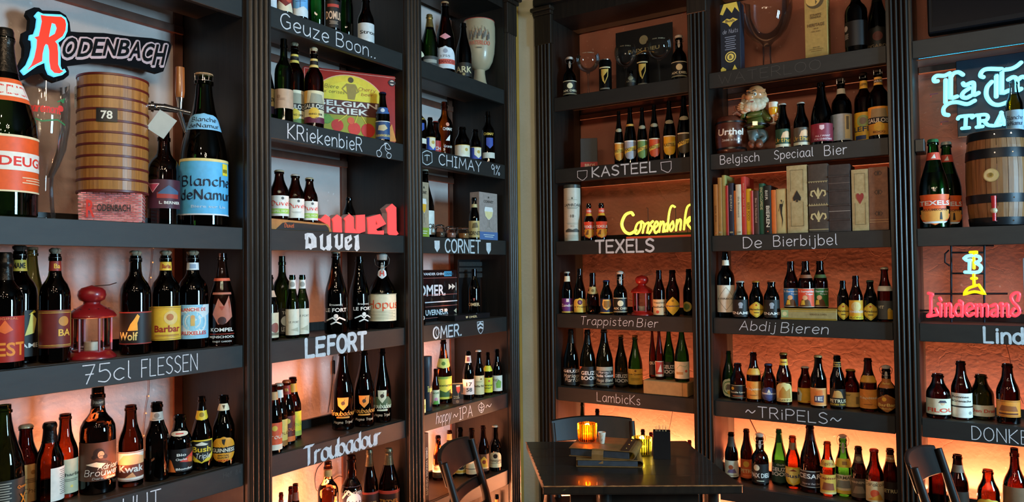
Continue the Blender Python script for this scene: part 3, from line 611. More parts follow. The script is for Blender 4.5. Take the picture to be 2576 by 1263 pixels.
board_lines(3, 4, 'H', [[(540, 555), (522, 575), (528, 605), (545, 622), (560, 600), (563, 570), (540, 548)], [(530, 580), (545, 588), (560, 575)], [(530, 600), (545, 606), (558, 596)], [(545, 550), (545, 620)]], .0024)
board_lines(4, 1, 'I', [[(255, 1182), (255, 1182), (322, 1177), (322, 1177), (320, 1220), (320, 1220), (290, 1245), (256, 1225), (256, 1225), (255, 1182)],
            [(830, 1122), (830, 1122), (902, 1114), (902, 1114), (902, 1165), (902, 1165), (880, 1190), (835, 1172), (835, 1172), (830, 1122)]], .003)
board_lines(3, 3, 'G', [[(228, 1165), (218, 1195), (232, 1225), (246, 1195), (228, 1165)]], .003, PAINTW)
# painted blackletter name of the red-letter shelf, traced
f = wfr('L'); m = MB()
QD = [([(720, 600), (770, 582), (860, 590), (920, 665), (925, 830), (855, 842), (825, 872), (790, 842), (730, 858), (735, 700), (722, 690)], [(785, 645), (830, 692), (830, 765), (785, 762)]),
      ([(970, 640), (1035, 595), (1030, 815), (1060, 838), (1095, 800), (1092, 640), (1170, 590), (1172, 800), (1190, 822), (1150, 885), (1105, 882), (1080, 855), (1050, 885), (985, 850), (980, 680)], None),
      ([(1215, 645), (1285, 598), (1290, 790), (1310, 805), (1332, 780), (1332, 600), (1375, 598), (1372, 830), (1300, 875), (1235, 820), (1240, 680)], None),
      ([(1400, 665), (1510, 612), (1530, 690), (1455, 765), (1460, 800), (1525, 765), (1530, 812), (1470, 880), (1420, 870), (1400, 820)], [(1448, 690), (1470, 672), (1478, 705), (1450, 735)]),
      ([(1555, 645), (1640, 606), (1652, 800), (1660, 850), (1610, 900), (1570, 860), (1580, 680)], None)]
for q, h in QD:
    m.poly(f, hits(f, 'Q', q), PAINTW, .0006, None, [hits(f, 'Q', h)] if h else ())
m.build('lettering', SHELF[2, 2])
# ------------------------------------------------------------------ bottles
PROF = {   # (height fraction, radius fraction) of the glass, up to the lip
 'long': [(0, .90), (.012, 1), (.50, 1), (.56, .97), (.63, .84), (.70, .66), (.78, .52), (.88, .455), (.93, .44), (.934, .50), (.962, .50), (.966, .45), (.985, .45)],
 'stein': [(0, .90), (.02, 1), (.50, 1), (.57, .98), (.64, .88), (.70, .72), (.76, .60), (.80, .53), (.87, .47), (.915, .45), (.92, .52), (.955, .52), (.96, .46), (.985, .46)],
 'champ': [(0, .92), (.012, 1), (.38, 1), (.47, .97), (.56, .86), (.66, .66), (.76, .48), (.86, .37), (.925, .33), (.93, .40), (.95, .40), (.955, .34), (.985, .34)],
 'bord': [(0, .92), (.012, 1), (.57, 1), (.63, .95), (.68, .80), (.72, .58), (.755, .45), (.80, .39), (.885, .36), (.89, .42), (.925, .42), (.93, .36), (.95, .35)],
 'round': [(0, .90), (.015, 1), (.45, 1), (.52, .98), (.59, .88), (.65, .66), (.69, .50), (.73, .47), (.78, .50), (.84, .46), (.91, .44), (.915, .49), (.945, .49), (.95, .43), (.97, .42)],
 'skittle': [(0, .80), (.02, .86), (.22, .98), (.35, 1), (.46, .92), (.56, .70), (.66, .52), (.80, .44), (.92, .43), (.925, .49), (.955, .49), (.96, .44), (.985, .44)],
 'flagon': [(0, .93), (.012, 1), (.47, 1), (.53, .96), (.60, .80), (.66, .60), (.72, .45), (.78, .38), (.88, .35), (.885, .40), (.93, .40), (.935, .34), (.95, .33)],
 'magnum': [(0, .92), (.01, 1), (.42, 1), (.50, .96), (.58, .82), (.66, .62), (.74, .44), (.82, .33), (.90, .27), (.93, .255), (.933, .30), (.952, .30), (.956, .26), (.975, .26)],
}
def rad_at(prof, H, R, z):
    t = z/H
    for (a, r0), (b, r1) in zip(prof, prof[1:]):
        if a <= t <= b: return R*(r0+(r1-r0)*(t-a)/max(1e-6, b-a))
    return R*prof[-1][1]
BG = {}
def smooth_prof(p):
    return p
def wrap(shape, H, R, prof, z0, z1, half, turn=0):
    """map (u,v) of a label onto the bottle's skin"""
    def fn(u, v, l=0):
        z = z0+(z1-z0)*v; r = rad_at(prof, H, R, z)+.0005+l; a = u*half+turn
        return (r*cos(a), r*sin(a), z)
    return fn
SHP = {'rect': lambda v: 1, 'oval': lambda v: math.sqrt(max(0, 1-(2*v-1)**2)), 'arch': lambda v: 1 if v < .55 else math.sqrt(max(0, 1-((v-.55)/.45)**2)),
       'diam': lambda v: 1-abs(2*v-1), 'hex': lambda v: min(1, .08+2.9*min(v, 1-v)), 'shield': lambda v: 1 if v > .45 else math.sqrt(max(0, 1-((.45-v)/.45)**2)),
       'wave': lambda v: 1, 'tri': lambda v: 1-.45*v, 'crest': lambda v: .82+.18*math.cos(6*v) if v > .4 else math.sqrt(max(0, 1-((.4-v)/.4)**1.6))}
def label_mesh(shape, fn, mat, parent, name):
    mb = MB(); R_ = 6 if shape == 'rect' else 15; C_ = 30; sf = SHP[shape]; vs = []; fs = []
    for j in range(R_):
        v = j/(R_-1); k = max(.001, sf(v))
        for i in range(C_+1):
            u = (2*i/C_-1)*k; vv = v
            if shape == 'wave': vv = v*(1-.12*(u*u))
            vs.append(fn(u, vv, 0))
            if i and j: a = (j-1)*(C_+1)+i-1; fs.append((a, a+1, a+C_+2, a+C_+1))
    mb.add(vs, fs, mat); return mb.build(name, parent, None, 60)
SHN = {(1, 2): 'the R-sign shelf', (1, 3): 'the 75cl shelf', (1, 4): 'the shelf below 75cl', (1, 5): 'the lowest far-left shelf',
 (2, 0): 'the shelf above Kriekenbier', (2, 1): 'the Kriekenbier shelf', (2, 2): 'the red-letter shelf', (2, 3): 'the shelf below red letters', (2, 4): 'the second bookcase’s fifth shelf', (2, 5): 'the second bookcase’s lowest shelf',
 (3, 0): 'the ceramic goblet’s shelf', (3, 1): 'the 9% shelf', (3, 2): 'the jar shelf', (3, 3): 'the nameplate shelf', (3, 4): 'the IPA shelf', (3, 5): 'the shelf below IPA', (3, 6): 'the plinth below',
 (4, 0): 'the balloon glass shelf', (4, 1): 'the shelf above green-yellow neon', (4, 2): 'the green-yellow neon shelf', (4, 3): 'the Trappisten shelf', (4, 4): 'the Lambicks shelf', (4, 5): 'the shelf below Lambicks',
 (5, 0): 'the giant goblet’s shelf', (5, 1): 'the Belgisch Speciaal shelf', (5, 3): 'the Abdij Bieren shelf', (5, 4): 'the Tripels shelf', (5, 5): 'the shelf below Tripels',
 (6, 2): 'the barrel’s shelf', (6, 4): 'the Donker shelf', (6, 5): 'the shelf below Donker'}
SHN = {k: v.replace('’', "'") for k, v in SHN.items()}
ORD = ['first', 'second', 'third', 'fourth', 'fifth', 'sixth', 'seventh', 'eighth', 'ninth', 'tenth', 'eleventh', 'twelfth']
PL = []     # placed footprints: (bay, level, x, y, r, name)
def locate(b, l, r, xc, yt, w, base, h=None, zoff=0, flat=0):
    """-> place on the shelf, radius, height. base: ('y', pixel) or depth in metres"""
    wl = BAYS[b][0]; z = zl(l)+zoff; x, y = px(r, xc, yt); wpx = w/REG[r][2]
    ym = y+wpx
    d = base if not isinstance(base, tuple) else .06
    if isinstance(base, tuple):
        q = onz(*px(r, xc, base[1]), z); R = wpx/2/FPX*dep(q)
        v = V((q.x-CAM.x, q.y-CAM.y, 0)).normalized(); q = q+v*R
        d = -q.x if wl == 'L' else q.y
        d = min(max(d, R+.004), DEP[wl]-R-.02)
    P = onw(wl, x, ym, d); P.z = z
    R = wpx/2/FPX*dep(V((P.x, P.y, CAM.z)))
    H = h or ztop(P, x, y)-z
    # keep clear of what already stands here: slide away along the line of sight
    for _ in range(3):
        for (bb, ll, ox, oy, orr, _n) in PL:
            if (bb, ll) != (b, l): continue
            D = math.hypot(P.x-ox, P.y-oy)
            if D < R+orr+.001:
                need = R+orr+.001-D; v = V((P.x-CAM.x, P.y-CAM.y, 0)).normalized()
                sgn = 1 if (P.x-ox)*v.x+(P.y-oy)*v.y >= 0 else -1
                for k in range(60):
                    T_ = P+v*(sgn*.002*k); dd = -T_.x if wl == 'L' else T_.y
                    if not (R < dd < DEP[wl]-R-.012): break
                    if math.hypot(T_.x-ox, T_.y-oy) >= R+orr+.001: P = T_; break
    # and between the uprights: slide along the line of sight first, then sideways
    sa, sb = BAYS[b][1]+R+.003, BAYS[b][2]-R-.003; sv = lambda Q: Q.y if wl == 'L' else Q.x
    if sa < sb and not (sa <= sv(P) <= sb):
        v = V((P.x-CAM.x, P.y-CAM.y, 0)).normalized(); best = None
        for k in range(-100, 101):
            T_ = P+v*(.002*k); dd = -T_.x if wl == 'L' else T_.y
            if R+.002 < dd < DEP[wl]-R-.012 and sa <= sv(T_) <= sb and (best is None or abs(k) < best[0]): best = (abs(k), T_)
        if best: P = best[1]
        elif wl == 'L': P.y = min(max(P.y, sa), sb)
        else: P.x = min(max(P.x, sa), sb)
    P.z = z+LIFT
    PL.append((b, l, P.x, P.y, R, r+str(xc)))
    return P, R, H
def face_cam(P, turn=0): return math.atan2(CAM.y-P.y, CAM.x-P.x)+rad(turn)
ROW = {}
def bottle(b, l, r, xc, yt, w, base, typ='long', gl='brown', cap='lip', lab=None, neck=None, desc='brown bottle', h=None, zoff=0, turn=0, liquid=None, cat_='bottle'):
    P, R, H = locate(b, l, r, xc, yt, w, base, h, zoff)
    root = empty('beer_bottle', P, face_cam(P, turn), None, cat_, 'bottles on '+SHN[b, l])
    root['desc'] = desc; ROW.setdefault((b, l), []).append((px(r, xc, yt)[0], root))
    prof = PROF[typ]; top = .93 if cap in ('cork',) else 1
    prof = [(z*(.955 if cap == 'swing' else 1), q) for z, q in prof]
    g = MB(); lip = prof[-1]
    pts = [(0, .004)]+[(R*q, H*z) for z, q in prof]
    if cap == 'lip': pts += [(R*lip[1]*.98, H), (R*lip[1]*.75, H), (R*lip[1]*.7, H*.97)]
    g.lathe(pts, GL[gl], 22, cap=False); g.build('glass', root, None, 35)
    rn = R*lip[1]; zt = H*lip[0]
    if cap == 'lip' or cap.startswith('#'):
        m = MB(); c = cap if cap.startswith('#') else None
        if c:
            n = 21; vs = []; rr = rn+.0022; z0 = H*.962
            for k, (q, z) in enumerate(((1.0, z0), (1.0, z0+.001), (.9, H-.002), (.72, H))):
                for i in range(2*n): a = pi*i/n; vs.append(((rr*q+(.0009 if i % 2 and k < 2 else 0))*cos(a), (rr*q+(.0009 if i % 2 and k < 2 else 0))*sin(a), z))
            N = 2*n; fs = [(j*N+i, j*N+(i+1) % N, (j+1)*N+(i+1) % N, (j+1)*N+i) for j in range(3) for i in range(N)]+[tuple(3*N+i for i in range(N))]
            m.add(vs, fs, paint(c, .35, .1, 80, 0, .35)); m.build('crown_cap', root, None, 50)
    elif cap.startswith('cork'):
        c = cap[4:] or '#a89272'; m = MB(); z0 = zt-.004
        m.lathe([(rn*.8, z0), (rn*.85, z0+.006), (rn*1.12, z0+.012), (rn*1.15, H-.005), (rn*.8, H)], paint(c, .8, .25, 200, .4), 16)
        m.build('cork', root, None, 60)
        m = MB(); zz = H*lip[0]*.965
        m.tube([(rn*1.2*cos(k*pi/8), rn*1.2*sin(k*pi/8), zz) for k in range(16)], .0007, WIRE, 4, True)
        for k in range(4):
            a = k*pi/2+.5; m.tube([(rn*1.2*cos(a), rn*1.2*sin(a), zz), (rn*1.28*cos(a), rn*1.28*sin(a), H-.004), (rn*.5*cos(a), rn*.5*sin(a), H+.0012)], .0006, WIRE, 4)
        m.build('wire_cage', root)
    elif cap.startswith('foil'):
        c = cap[4:] or '#7d7558'; m = MB(); z0 = H*.76
        m.lathe([(rad_at(prof, H, R, z)+.0008, z) for z in [z0+(H*.985-z0)*k/10 for k in range(11)]]+[(rn*.9, H), (0, H)], paint(c, .32, .25, 140, .6, .7), 18, cap=False)
        m.build('foil', root, None, 50)
    elif cap == 'swing':
        m = MB(); m.lathe([(rn*.95, zt), (rn*1.1, zt+.003), (rn*1.15, H-.006), (rn*.8, H-.001), (0, H)], paint('#c9c2b4', .3, .08), 16); m.build('stopper', root, None, 50)
        m = MB(); z0 = H*.85; q = rn*1.45
        m.tube([(0, -q, z0), (0, -q*1.12, H*.92), (0, -q*.8, H-.006), (0, 0, H+.0016), (0, q*.8, H-.006), (0, q*1.12, H*.92), (0, q, z0)], .0011, WIRE, 6)
        m.tube([(0, -q, z0), (rn*1.5, -q*.6, z0-.01), (rn*1.6, 0, z0-.016), (rn*1.5, q*.6, z0-.01), (0, q, z0)], .0011, WIRE, 6)
        m.tube([(q*.74*cos(k*pi/8), q*.74*sin(k*pi/8), H*.86) for k in range(16)], .001, WIRE, 5, True)
        m.build('wire_clip', root, None, 60)
        m = MB(); a_ = [(rn*1.18, (k-.5)*.003, H*.74+.0) for k in (0, 1)]
        fn = wrap('rect', H, R, prof, H*.70, H*.88, .0035/rn/1.0*1.6)
        label_mesh('oval', fn, paint('#b9b4a6', .5), root, 'neck_tag')
    if liquid:
        m = MB(); m.lathe([(rad_at(prof, H, R, z)*.96, z) for z in [.004+(liquid*H-.004)*k/8 for k in range(9)]], paint('#140805', .3, .1), 18); m.build('beer', root, None, 50)
    for spec, name in ((lab, 'label'), (neck, 'neck_label')):
        if not spec: continue
        shp, v0, v1, ang, bg = spec[:5]; ops = spec[5:]
        fn = wrap(shp, H, R, prof, H*v0, H*v1, rad(ang))
        rm = R*1.0 if name == 'label' else rad_at(prof, H, R, H*(v0+v1)/2)
        lo = None
        if bg: lo = label_mesh(shp, fn, paint(ink(bg), .5, .07), root, name)
        art(ops, fn, rad(ang)*rm/(H*(v1-v0)), lo or root, lift=.0002+.007*R, seg=max(4, int(2*ang/4.5)), step=.00006+.0015*R)
    return root
# shorthand for labels
def Lr(v0, v1, bg, *ops, a=82): return ('rect', v0, v1, a, bg)+ops
def Ls(shp, v0, v1, bg, *ops, a=62): return (shp, v0, v1, a, bg)+ops
def N(v0, v1, bg, *ops, a=100): return ('rect', v0, v1, a, bg)+ops
def small(u, v, c, n=3, w=.35, dv=.045, h=.02):     # lines of tiny print
    return [('b', u-w*(1-.2*(i % 2)), v-i*dv, u+w*(1-.2*(i % 2)), v-i*dv+h, c) for i in range(n)]
G_, W_, K_, Y_, R_ = '#c9a545', '#e9e6dc', '#17130f', '#e0b62a', '#b3241c'
# ---- bookcase 1
bottle(1, 2, 'A', 25, 155, 306, .09, 'magnum', 'dgreen', 'foil#2b2620', Lr(.125, .42, '#d9531e', ('b', -1, .38, 1, .70, W_), ('T', 'DEUGNIET', .55, .54, .62, .17, '#c2281a'), ('b', -1, .96, 1, 1, '#e8d9b0'), ('b', -1, 0, 1, .03, '#e8d9b0'), *small(.55, .25, '#f0c9a0', 3, .3), a=120),
    ('rect', .60, .725, 120, '#d65a2a', ('b', -1, .2, 1, .8, W_), ('T', 'DEUGNIET', .45, .5, .6, .42, '#c2281a')), 'huge green bottle with orange and white label')
bottle(1, 2, 'A', 868, 695, 156, .10, 'bord', 'brown', 'lip', Lr(.17, .47, '#3a1424', ('p', [(-.8, .85), (-.2, .85), (-.5, .55)], '#a03a50'), ('l', [(-.8, .85), (-.2, .85), (-.5, .55), (-.8, .85)], .02, '#c9a0a8'), ('b', -.3, .35, .7, .55, '#8a2b22'), ('p', [(-.3, .5), (.2, .8), (.7, .6), (.7, .5)], '#31506e'), ('T', 'L. BERNIER', .3, .2, .5, .1, W_)), None, 'medium brown bottle with maroon triangle label')
bottle(1, 2, 'A', 1080, 395, 240, .095, 'champ', 'dgreen', 'cork#b58d62', Lr(.07, .43, '#58b6e6', ('b', -1, .95, 1, 1, '#e6d48a'), ('b', -1, 0, 1, .025, '#e9eef0'), ('p', [(-1, .95), (-.8, .95), (-1, .8)], '#e3c34a'), ('b', .55, .72, .8, .93, '#e4d63a'), ('T', 'BEER', .67, .8, .1, .06, K_), ('g', 'Blanche', .1, .60, .75, .17, '#101a30'), ('g', 'deNamur', .1, .36, .8, .17, '#101a30'), ('T', 'Biere sur Lie', .15, .15, .5, .05, '#bfe3f6'), a=86),
    ('arch', .62, .73, 78, '#8accf0', ('g', 'Blanche', 0, .62, .62, .26, '#101a30'), ('g', 'deNamur', 0, .24, .72, .24, '#101a30')), 'very large dark bottle with light blue label')
BRD = [('f', .03, .02, '#8a6a2a')]
bottle(1, 3, 'B', 25, 85, 152, .052, 'bord', 'dark', 'foil#25211d', Lr(.06, .45, '#8f1f16', ('T', 'ZEST', .0, .28, .85, .3, '#e0862a'), ('p', [(-.3, .7), (0, .62), (.3, .7), (.15, .8), (0, .92), (-.15, .8)], '#cf5b26'), ('t', 'ORIGINAL', 0, .95, .5, .05, '#c77a4a')), N(.80, .9, '#6d1f1c'), 'large dark bottle with red label at the left edge')
bottle(1, 3, 'B', 92, 52, 150, .138, 'bord', 'dark', 'cork#4a4036', Lr(.06, .45, '#15120f', ('T', 'ZAME', .3, .24, .6, .1, W_), ('p', [(.2, .45), (.6, .5), (.75, .8), (.45, .95), (.35, .7)], '#d8c86a'), ('p', [(.35, .9), (.7, .95), (.6, 1)], '#c9b03a')), N(.78, .875, '#c7a23c', ('T', 'NAME', 0, .5, .5, .5, K_)), 'large dark bottle with black label and pale figure')
bottle(1, 3, 'B', 152, 65, 125, .207, 'champ', 'olive', 'cork', ('rect', .10, .55, 80, None, ('T', 'RODENBACH', .1, .80, .85, .1, '#c9c9a8'), ('t', 'EVOLVED GRAND', .2, .68, .5, .05, '#c9c9a8'), ('b', -1, 0, 1, .42, '#b09a2c'), ('b', .1, .1, .5, .3, '#d8c03a')), None, 'pale green-gold champagne bottle')
bottle(1, 3, 'B', 260, 66, 130, .075, 'bord', 'dark', 'cork#8a7c66', Lr(.13, .46, '#5d1a14', *BRD, ('f', .07, .012, G_), ('T', 'BA', .45, .4, .3, .18, '#d9a73f'), ('d', .4, .7, .13, '#a8722f')), N(.80, .885, '#7a241c', ('T', 'Ba', .2, .5, .3, .5, '#d9a73f')), 'large dark bottle with maroon gold-edged label beside lantern')
bottle(1, 3, 'B', 640, 77, 134, .075, 'bord', 'dark', 'cork#9a8d72', Lr(.10, .41, '#17110e', ('b', -1, .96, 1, 1, '#8a2d26'), ('b', -1, 0, 1, .03, '#8a2d26'), ('T', 'Wolf', -.35, .25, .45, .26, '#d8c071'), ('p', [(-.35, .42), (.1, .42), (.08, .65), (.18, .86), (.08, .93), (-.05, .78), (-.22, .62)], '#c99a3c')), None, 'large dark bottle with black label and gold wolf')
bottle(1, 3, 'B', 782, 77, 132, .075, 'bord', 'dark', 'cork#9a8d72', Lr(.11, .445, '#e3b838', ('f', .03, .02, '#8a5a1c'), ('f', .09, .012, '#b98226'), ('d', .25, .66, .2, '#e9c77a'), ('d', .2, .68, .1, '#a8622a'), ('T', 'Barbar', .1, .34, .62, .2, '#8f2417'), ('b', -.5, .12, .7, .17, '#a4732a')), N(.80, .885, '#ddb63c', ('T', 'Barba', .1, .5, .45, .5, '#8f2417')), 'large dark bottle with yellow gold-edged label')
bottle(1, 3, 'B', 910, 77, 136, .075, 'bord', 'dark', 'cork#9a8d72', Lr(.10, .445, '#7fb0c4', ('p', [(-1, 0), (-.55, 0), (0, .5), (-1, .3)], '#d5dfe0'), ('p', [(1, 1), (.5, 1), (0, .5), (1, .75)], '#d5dfe0'), ('d', 0, .52, .42, '#dfe6e2'), ('d', 0, .52, .29, '#8cc0d2'), ('T', 'BLANCHE DE', 0, .86, .62, .10, '#c0382c'), ('T', 'BRUXELLES', 0, .17, .66, .11, '#c0382c'), ('d', 0, .64, .06, '#d8a367'), ('b', -.09, .38, .09, .6, '#d8b067')), N(.80, .875, '#c9d3d4', ('b', -.3, .2, .3, .8, '#7d93a8')), 'large dark bottle with pale blue round-picture label')
bottle(1, 3, 'B', 1048, 92, 120, .10, 'champ', 'rose', 'lip', ('rect', .03, .60, 80, None, ('p', [(-.5, .55), (-.2, .85), (.1, .7), (.4, .9), (.55, .5), (.2, .38), (-.2, .36)], '#a8604a'), ('b', -.6, .92, .6, .96, '#a8604a'), ('T', 'KOMPEL', 0, .26, .62, .07, W_), ('b', -.7, .175, .7, .185, '#b23a2a'), ('T', 'MIJNSCHOOL', 0, .12, .7, .06, W_), ('t', 'FINEST GARDEN', 0, .04, .5, .03, W_), ('d', 0, .43, .075, '#3b1f1c'), ('p', [(-.14, .7), (.14, .7), (0, .62)], '#9c4030')), N(.70, .73, '#c8583a'), 'clear bottle with copper figures and white print')
bottle(1, 4, 'B', 20, 788, 165, .075, 'champ', 'dgreen', 'lip', Lr(.05, .36, '#20201c', *small(-.1, .9, '#8d8a7c', 12, .35, .07, .03), ('T', 'X', .72, .4, .18, .3, '#e07a1e'), ('T', 'Quanta', .7, .75, .25, .1, '#e07a1e')), None, 'large green bottle with orange cross at left edge', h=.30)
bottle(1, 4, 'B', 122, 898, 120, .165, 'long', 'brown', '#c9b48c', Lr(.05, .52, '#b98b52', ('d', .35, .78, .06, '#8a5a26'), ('h', 'Charl', .35, .3, .5, .12, '#5d3a1c'), *small(.3, .6, '#7a5630', 3, .3)), None, 'brown bottle with cream cap and tan label')
bottle(1, 4, 'B', 235, 877, 116, ('y', 1272), 'long', 'red', 'foil#1a1412', Lr(.06, .46, '#d5d0c4', *small(.3, .9, '#6f6a60', 13, .5, .06, .02), a=46), None, 'red-brown bottle with white back label', turn=50)
bottle(1, 4, 'B', 308, 855, 110, ('y', 1262), 'long', 'red', 'lip', Lr(.06, .47, '#a3a48a', ('T', 'Charlie', .3, .55, .6, .1, '#3b3d30'), *small(.3, .4, '#5b5d4c', 2, .45), ('d', .35, .2, .04, '#c7b25c')), None, 'red-brown bottle with grey-green label')
bottle(1, 4, 'B', 462, 720, 152, ('y', 1232), 'bord', 'dark', 'lip', Lr(.13, .49, '#4a2c1e', ('d', .05, .72, .13, '#20120d'), ('p', [(-.5, .18), (.75, .15), (.6, .4), (.3, .52), (-.1, .5), (-.45, .38)], '#2b1a12'), ('d', .12, .68, .095, '#b48a68', .8), ('d', -.14, .62, .055, '#20120d'), ('d', .28, .62, .055, '#20120d'), ('l', [(.04, .645), (.12, .655), (.2, .645)], .012, '#20120d'), ('d', .06, .70, .008, '#20120d'), ('d', .17, .70, .008, '#20120d'), ('l', [(.08, .615), (.12, .608), (.17, .618)], .007, '#7a3a2c'), ('p', [(-.45, .44), (-.05, .5), (.3, .44), (.1, .34)], '#c9b79c'), ('h', 'Adriaen', .5, .36, .5, .13, '#d8d0c4', .09), ('h', 'Brouwer', .2, .22, .7, .16, '#e3ddd3', .09), ('h', 'Dark Gold', .25, .07, .45, .05, '#cfc6b8')), N(.82, .9, '#2c2017', ('h', 'Brouwer', 0, .5, .5, .4, '#9c8f78')), 'tall dark bottle with brown portrait label')
bottle(1, 4, 'B', 617, 806, 108, ('y', 1196), 'long', 'red', 'lip', Lr(.08, .44, '#d8cfc0', ('p', [(-1, .5), (-.4, .88), (.3, .9), (.8, .8), (1, .85), (1, .55), (-1, .4)], '#c99a6a'), ('b', -1, .12, 1, .56, '#5d2a1a'), ('p', [(-.3, .12), (.3, .12), (.1, .3)], '#c98a5a'), ('T', 'Kwak', .05, .42, .72, .24, '#f4efe4'), ('f', .02, .02, '#6b2c1a')), None, 'brown bottle with white-lettered tan label')
bottle(1, 4, 'B', 740, 792, 109, ('y', 1168), 'long', 'dark', 'lip', None, N(.77, .88, '#9b998f', ('d', 0, .6, .3, '#6a675e'), ('b', -.4, .15, .4, .25, '#6a675e')), 'plain dark bottle with grey neck label')
bottle(1, 4, 'B', 848, 860, 113, ('y', 1152), 'stein', 'dark', 'lip', Lr(.07, .45, '#120f0e', ('p', [(-1, 0), (-.2, 0), (-.45, .5), (-1, .85)], '#dd6b28'), ('p', [(.0, .45), (.9, .85), (.8, .35)], '#c23b2c'), ('T', 'Bio', .1, .75, .25, .12, W_), ('T', 'Charles', .1, .55, .3, .1, W_), ('T', 'Blonder', .3, .12, .5, .1, W_), ('d', .6, .5, .12, '#e0762c')), ('oval', .66, .75, 60, '#c9b9a2', ('b', -.4, .4, .4, .6, R_)), 'short dark bottle with black and orange label')
bottle(1, 4, 'B', 952, 773, 98, ('y', 1137), 'champ', 'brown', 'lip', Ls('shield', .10, .42, '#d9b92c', ('p', [(-.9, .94), (.9, .94), (.85, .45), (0, .05), (-.85, .45)], '#15130f'), ('p', [(-.5, .8), (0, .92), (.5, .8), (.3, .76), (-.3, .76)], '#d8d3c0'), ('T', 'Bush', 0, .60, .72, .24, '#e2c22e'), ('h', 'Triple', .1, .32, .55, .2, W_), a=70), ('shield', .68, .81, 80, '#d9b92c', ('d', 0, .6, .25, '#8a6f1c')), 'brown bottle with yellow collar and yellow shield label')
bottle(1, 4, 'B', 1055, 762, 100, ('y', 1107), 'long', 'dark', 'lip', Ls('oval', .06, .43, '#e39a24', ('b', -1, .36, 1, .60, '#1a1512'), ('d', 0, .48, .36, '#e39a24'), ('b', -1, .37, 1, .58, '#17110d'), ('T', 'GUINNESS', 0, .475, .86, .15, '#e8e0c8'), ('p', [(-.12, .9), (.15, .9), (.05, .66), (-.08, .75)], '#2a221a'), ('T', 'SPECIAL', 0, .28, .4, .06, K_), ('T', 'EXPORT', 0, .19, .4, .06, K_), ('T', 'STOUT', 0, .08, .35, .08, '#b02218'), a=72), ('tri', .79, .89, 90, '#cdbf9f', ('p', [(-.15, .8), (.2, .8), (.05, .2)], '#4a3a20')), 'dark bottle with orange oval harp label')
bottle(1, 5, 'B', 1022, 1238, 96, .08, 'long', 'dark', 'lip', None, None, 'dark bottle, only its top showing,', h=.24)
# ---- bookcase 2
bottle(2, 0, 'C', 130, -90, 75, .06, 'long', 'brown', 'lip', Lr(.06, .42, '#c9cdd0'), None, 'brown bottle with grey-white label', h=.24)
bottle(2, 0, 'C', 226, -200, 120, .08, 'champ', 'dgreen', 'cork', Lr(.08, .38, '#6a1c17', ('b', -1, .72, 1, .98, '#d9c9a0'), ('T', 'CHAPEAU', 0, .86, .85, .16, '#241a15'), ('p', [(-1, 0), (1, 0), (.6, .4), (.1, .2), (-.5, .45)], '#d9cdb0'), ('d', .4, .5, .12, '#a4402c')), None, 'green bottle with red and cream label', h=.30)
bottle(2, 0, 'C', 346, -170, 112, .06, 'champ', 'dgreen', 'cork', Lr(.06, .43, '#5f9fd0', ('b', -1, .84, 1, .95, '#e8eef0'), ('T', 'CANTILLON', 0, .895, .85, .1, '#33689c'), ('p', [(-1, .0), (1, 0), (1, .25), (.3, .35), (-.3, .25), (-1, .32)], '#dbe6ea'), ('l', [(0, .3), (0, .65)], .02, '#234a72'), ('l', [(-.4, .5), (.5, .55)], .02, '#234a72')), None, 'green bottle with blue windmill-like label', h=.30)
bottle(2, 0, 'C', 466, -260, 128, .10, 'champ', 'green', 'foil#2c4a2c', None, None, 'bright green champagne bottle, left of the pair,', h=.33)
bottle(2, 0, 'C', 592, -180, 114, .055, 'bord', 'dark', 'cork', Lr(.06, .44, '#1c1512', ('T', 'DOMUS', .1, .45, .8, .3, '#cfa98a'), ('b', -.5, .75, .6, .86, '#a8392c'), *small(.1, .22, '#9a8672', 3, .4)), None, 'dark bottle with black and red label', h=.29)
bottle(2, 0, 'C', 690, -230, 112, .11, 'champ', 'green', 'foil#2c4a2c', None, None, 'bright green champagne bottle, right of the pair,', h=.33)
bottle(2, 0, 'C', 842, -8, 126, .06, 'long', 'brown', '#d0d0cc', Lr(.05, .44, '#b9bcbb', ('T', 'Stron', .15, .5, .8, .2, '#2b2b2b'), a=78), None, 'brown bottle with silver label', turn=8)
bottle(2, 1, 'C', 96, 430, 118, .10, 'champ', 'dgreen', 'lip', Lr(.12, .50, '#d9c68c', ('b', -1, 0, 1, .3, '#3c3455'), ('g', 'Dour', .5, .6, .5, .22, '#2a221c')), None, 'dark bottle with cream label at left edge')
bottle(2, 1, 'C', 222, 307, 136, .055, 'bord', 'dgreen', 'lip', ('rect', .15, .38, 85, '#ab8d74', ('d', -.4, .6, .1, '#8a6c52'), *small(-.2, .5, '#7a5c46', 3, .3)), None, 'olive bottle with tan diamond label')
bottle(2, 1, 'C', 303, 322, 152, .125, 'bord', 'brown', 'cork#cbb894', Lr(.05, .43, '#d9d2b4', ('p', [(-.7, .60), (.8, .60), (.6, .9), (-.5, .92)], '#8f8c78'), ('b', -1, .40, 1, .60, '#171310'), ('T', 'GAULOISE', .1, .50, .84, .14, '#f0ead8'), ('b', -1, 0, 1, .16, '#55703a'), ('d', 0, .28, .16, '#d8b63a'), ('T', 'ANNO 1858', .1, .26, .5, .06, K_)), N(.755, .855, '#c9b254', ('b', -1, .3, 1, .75, '#1a1410'), ('T', 'GAULOISE', 0, .52, .8, .3, W_)), 'large bottle with corked neck and green-footed label')
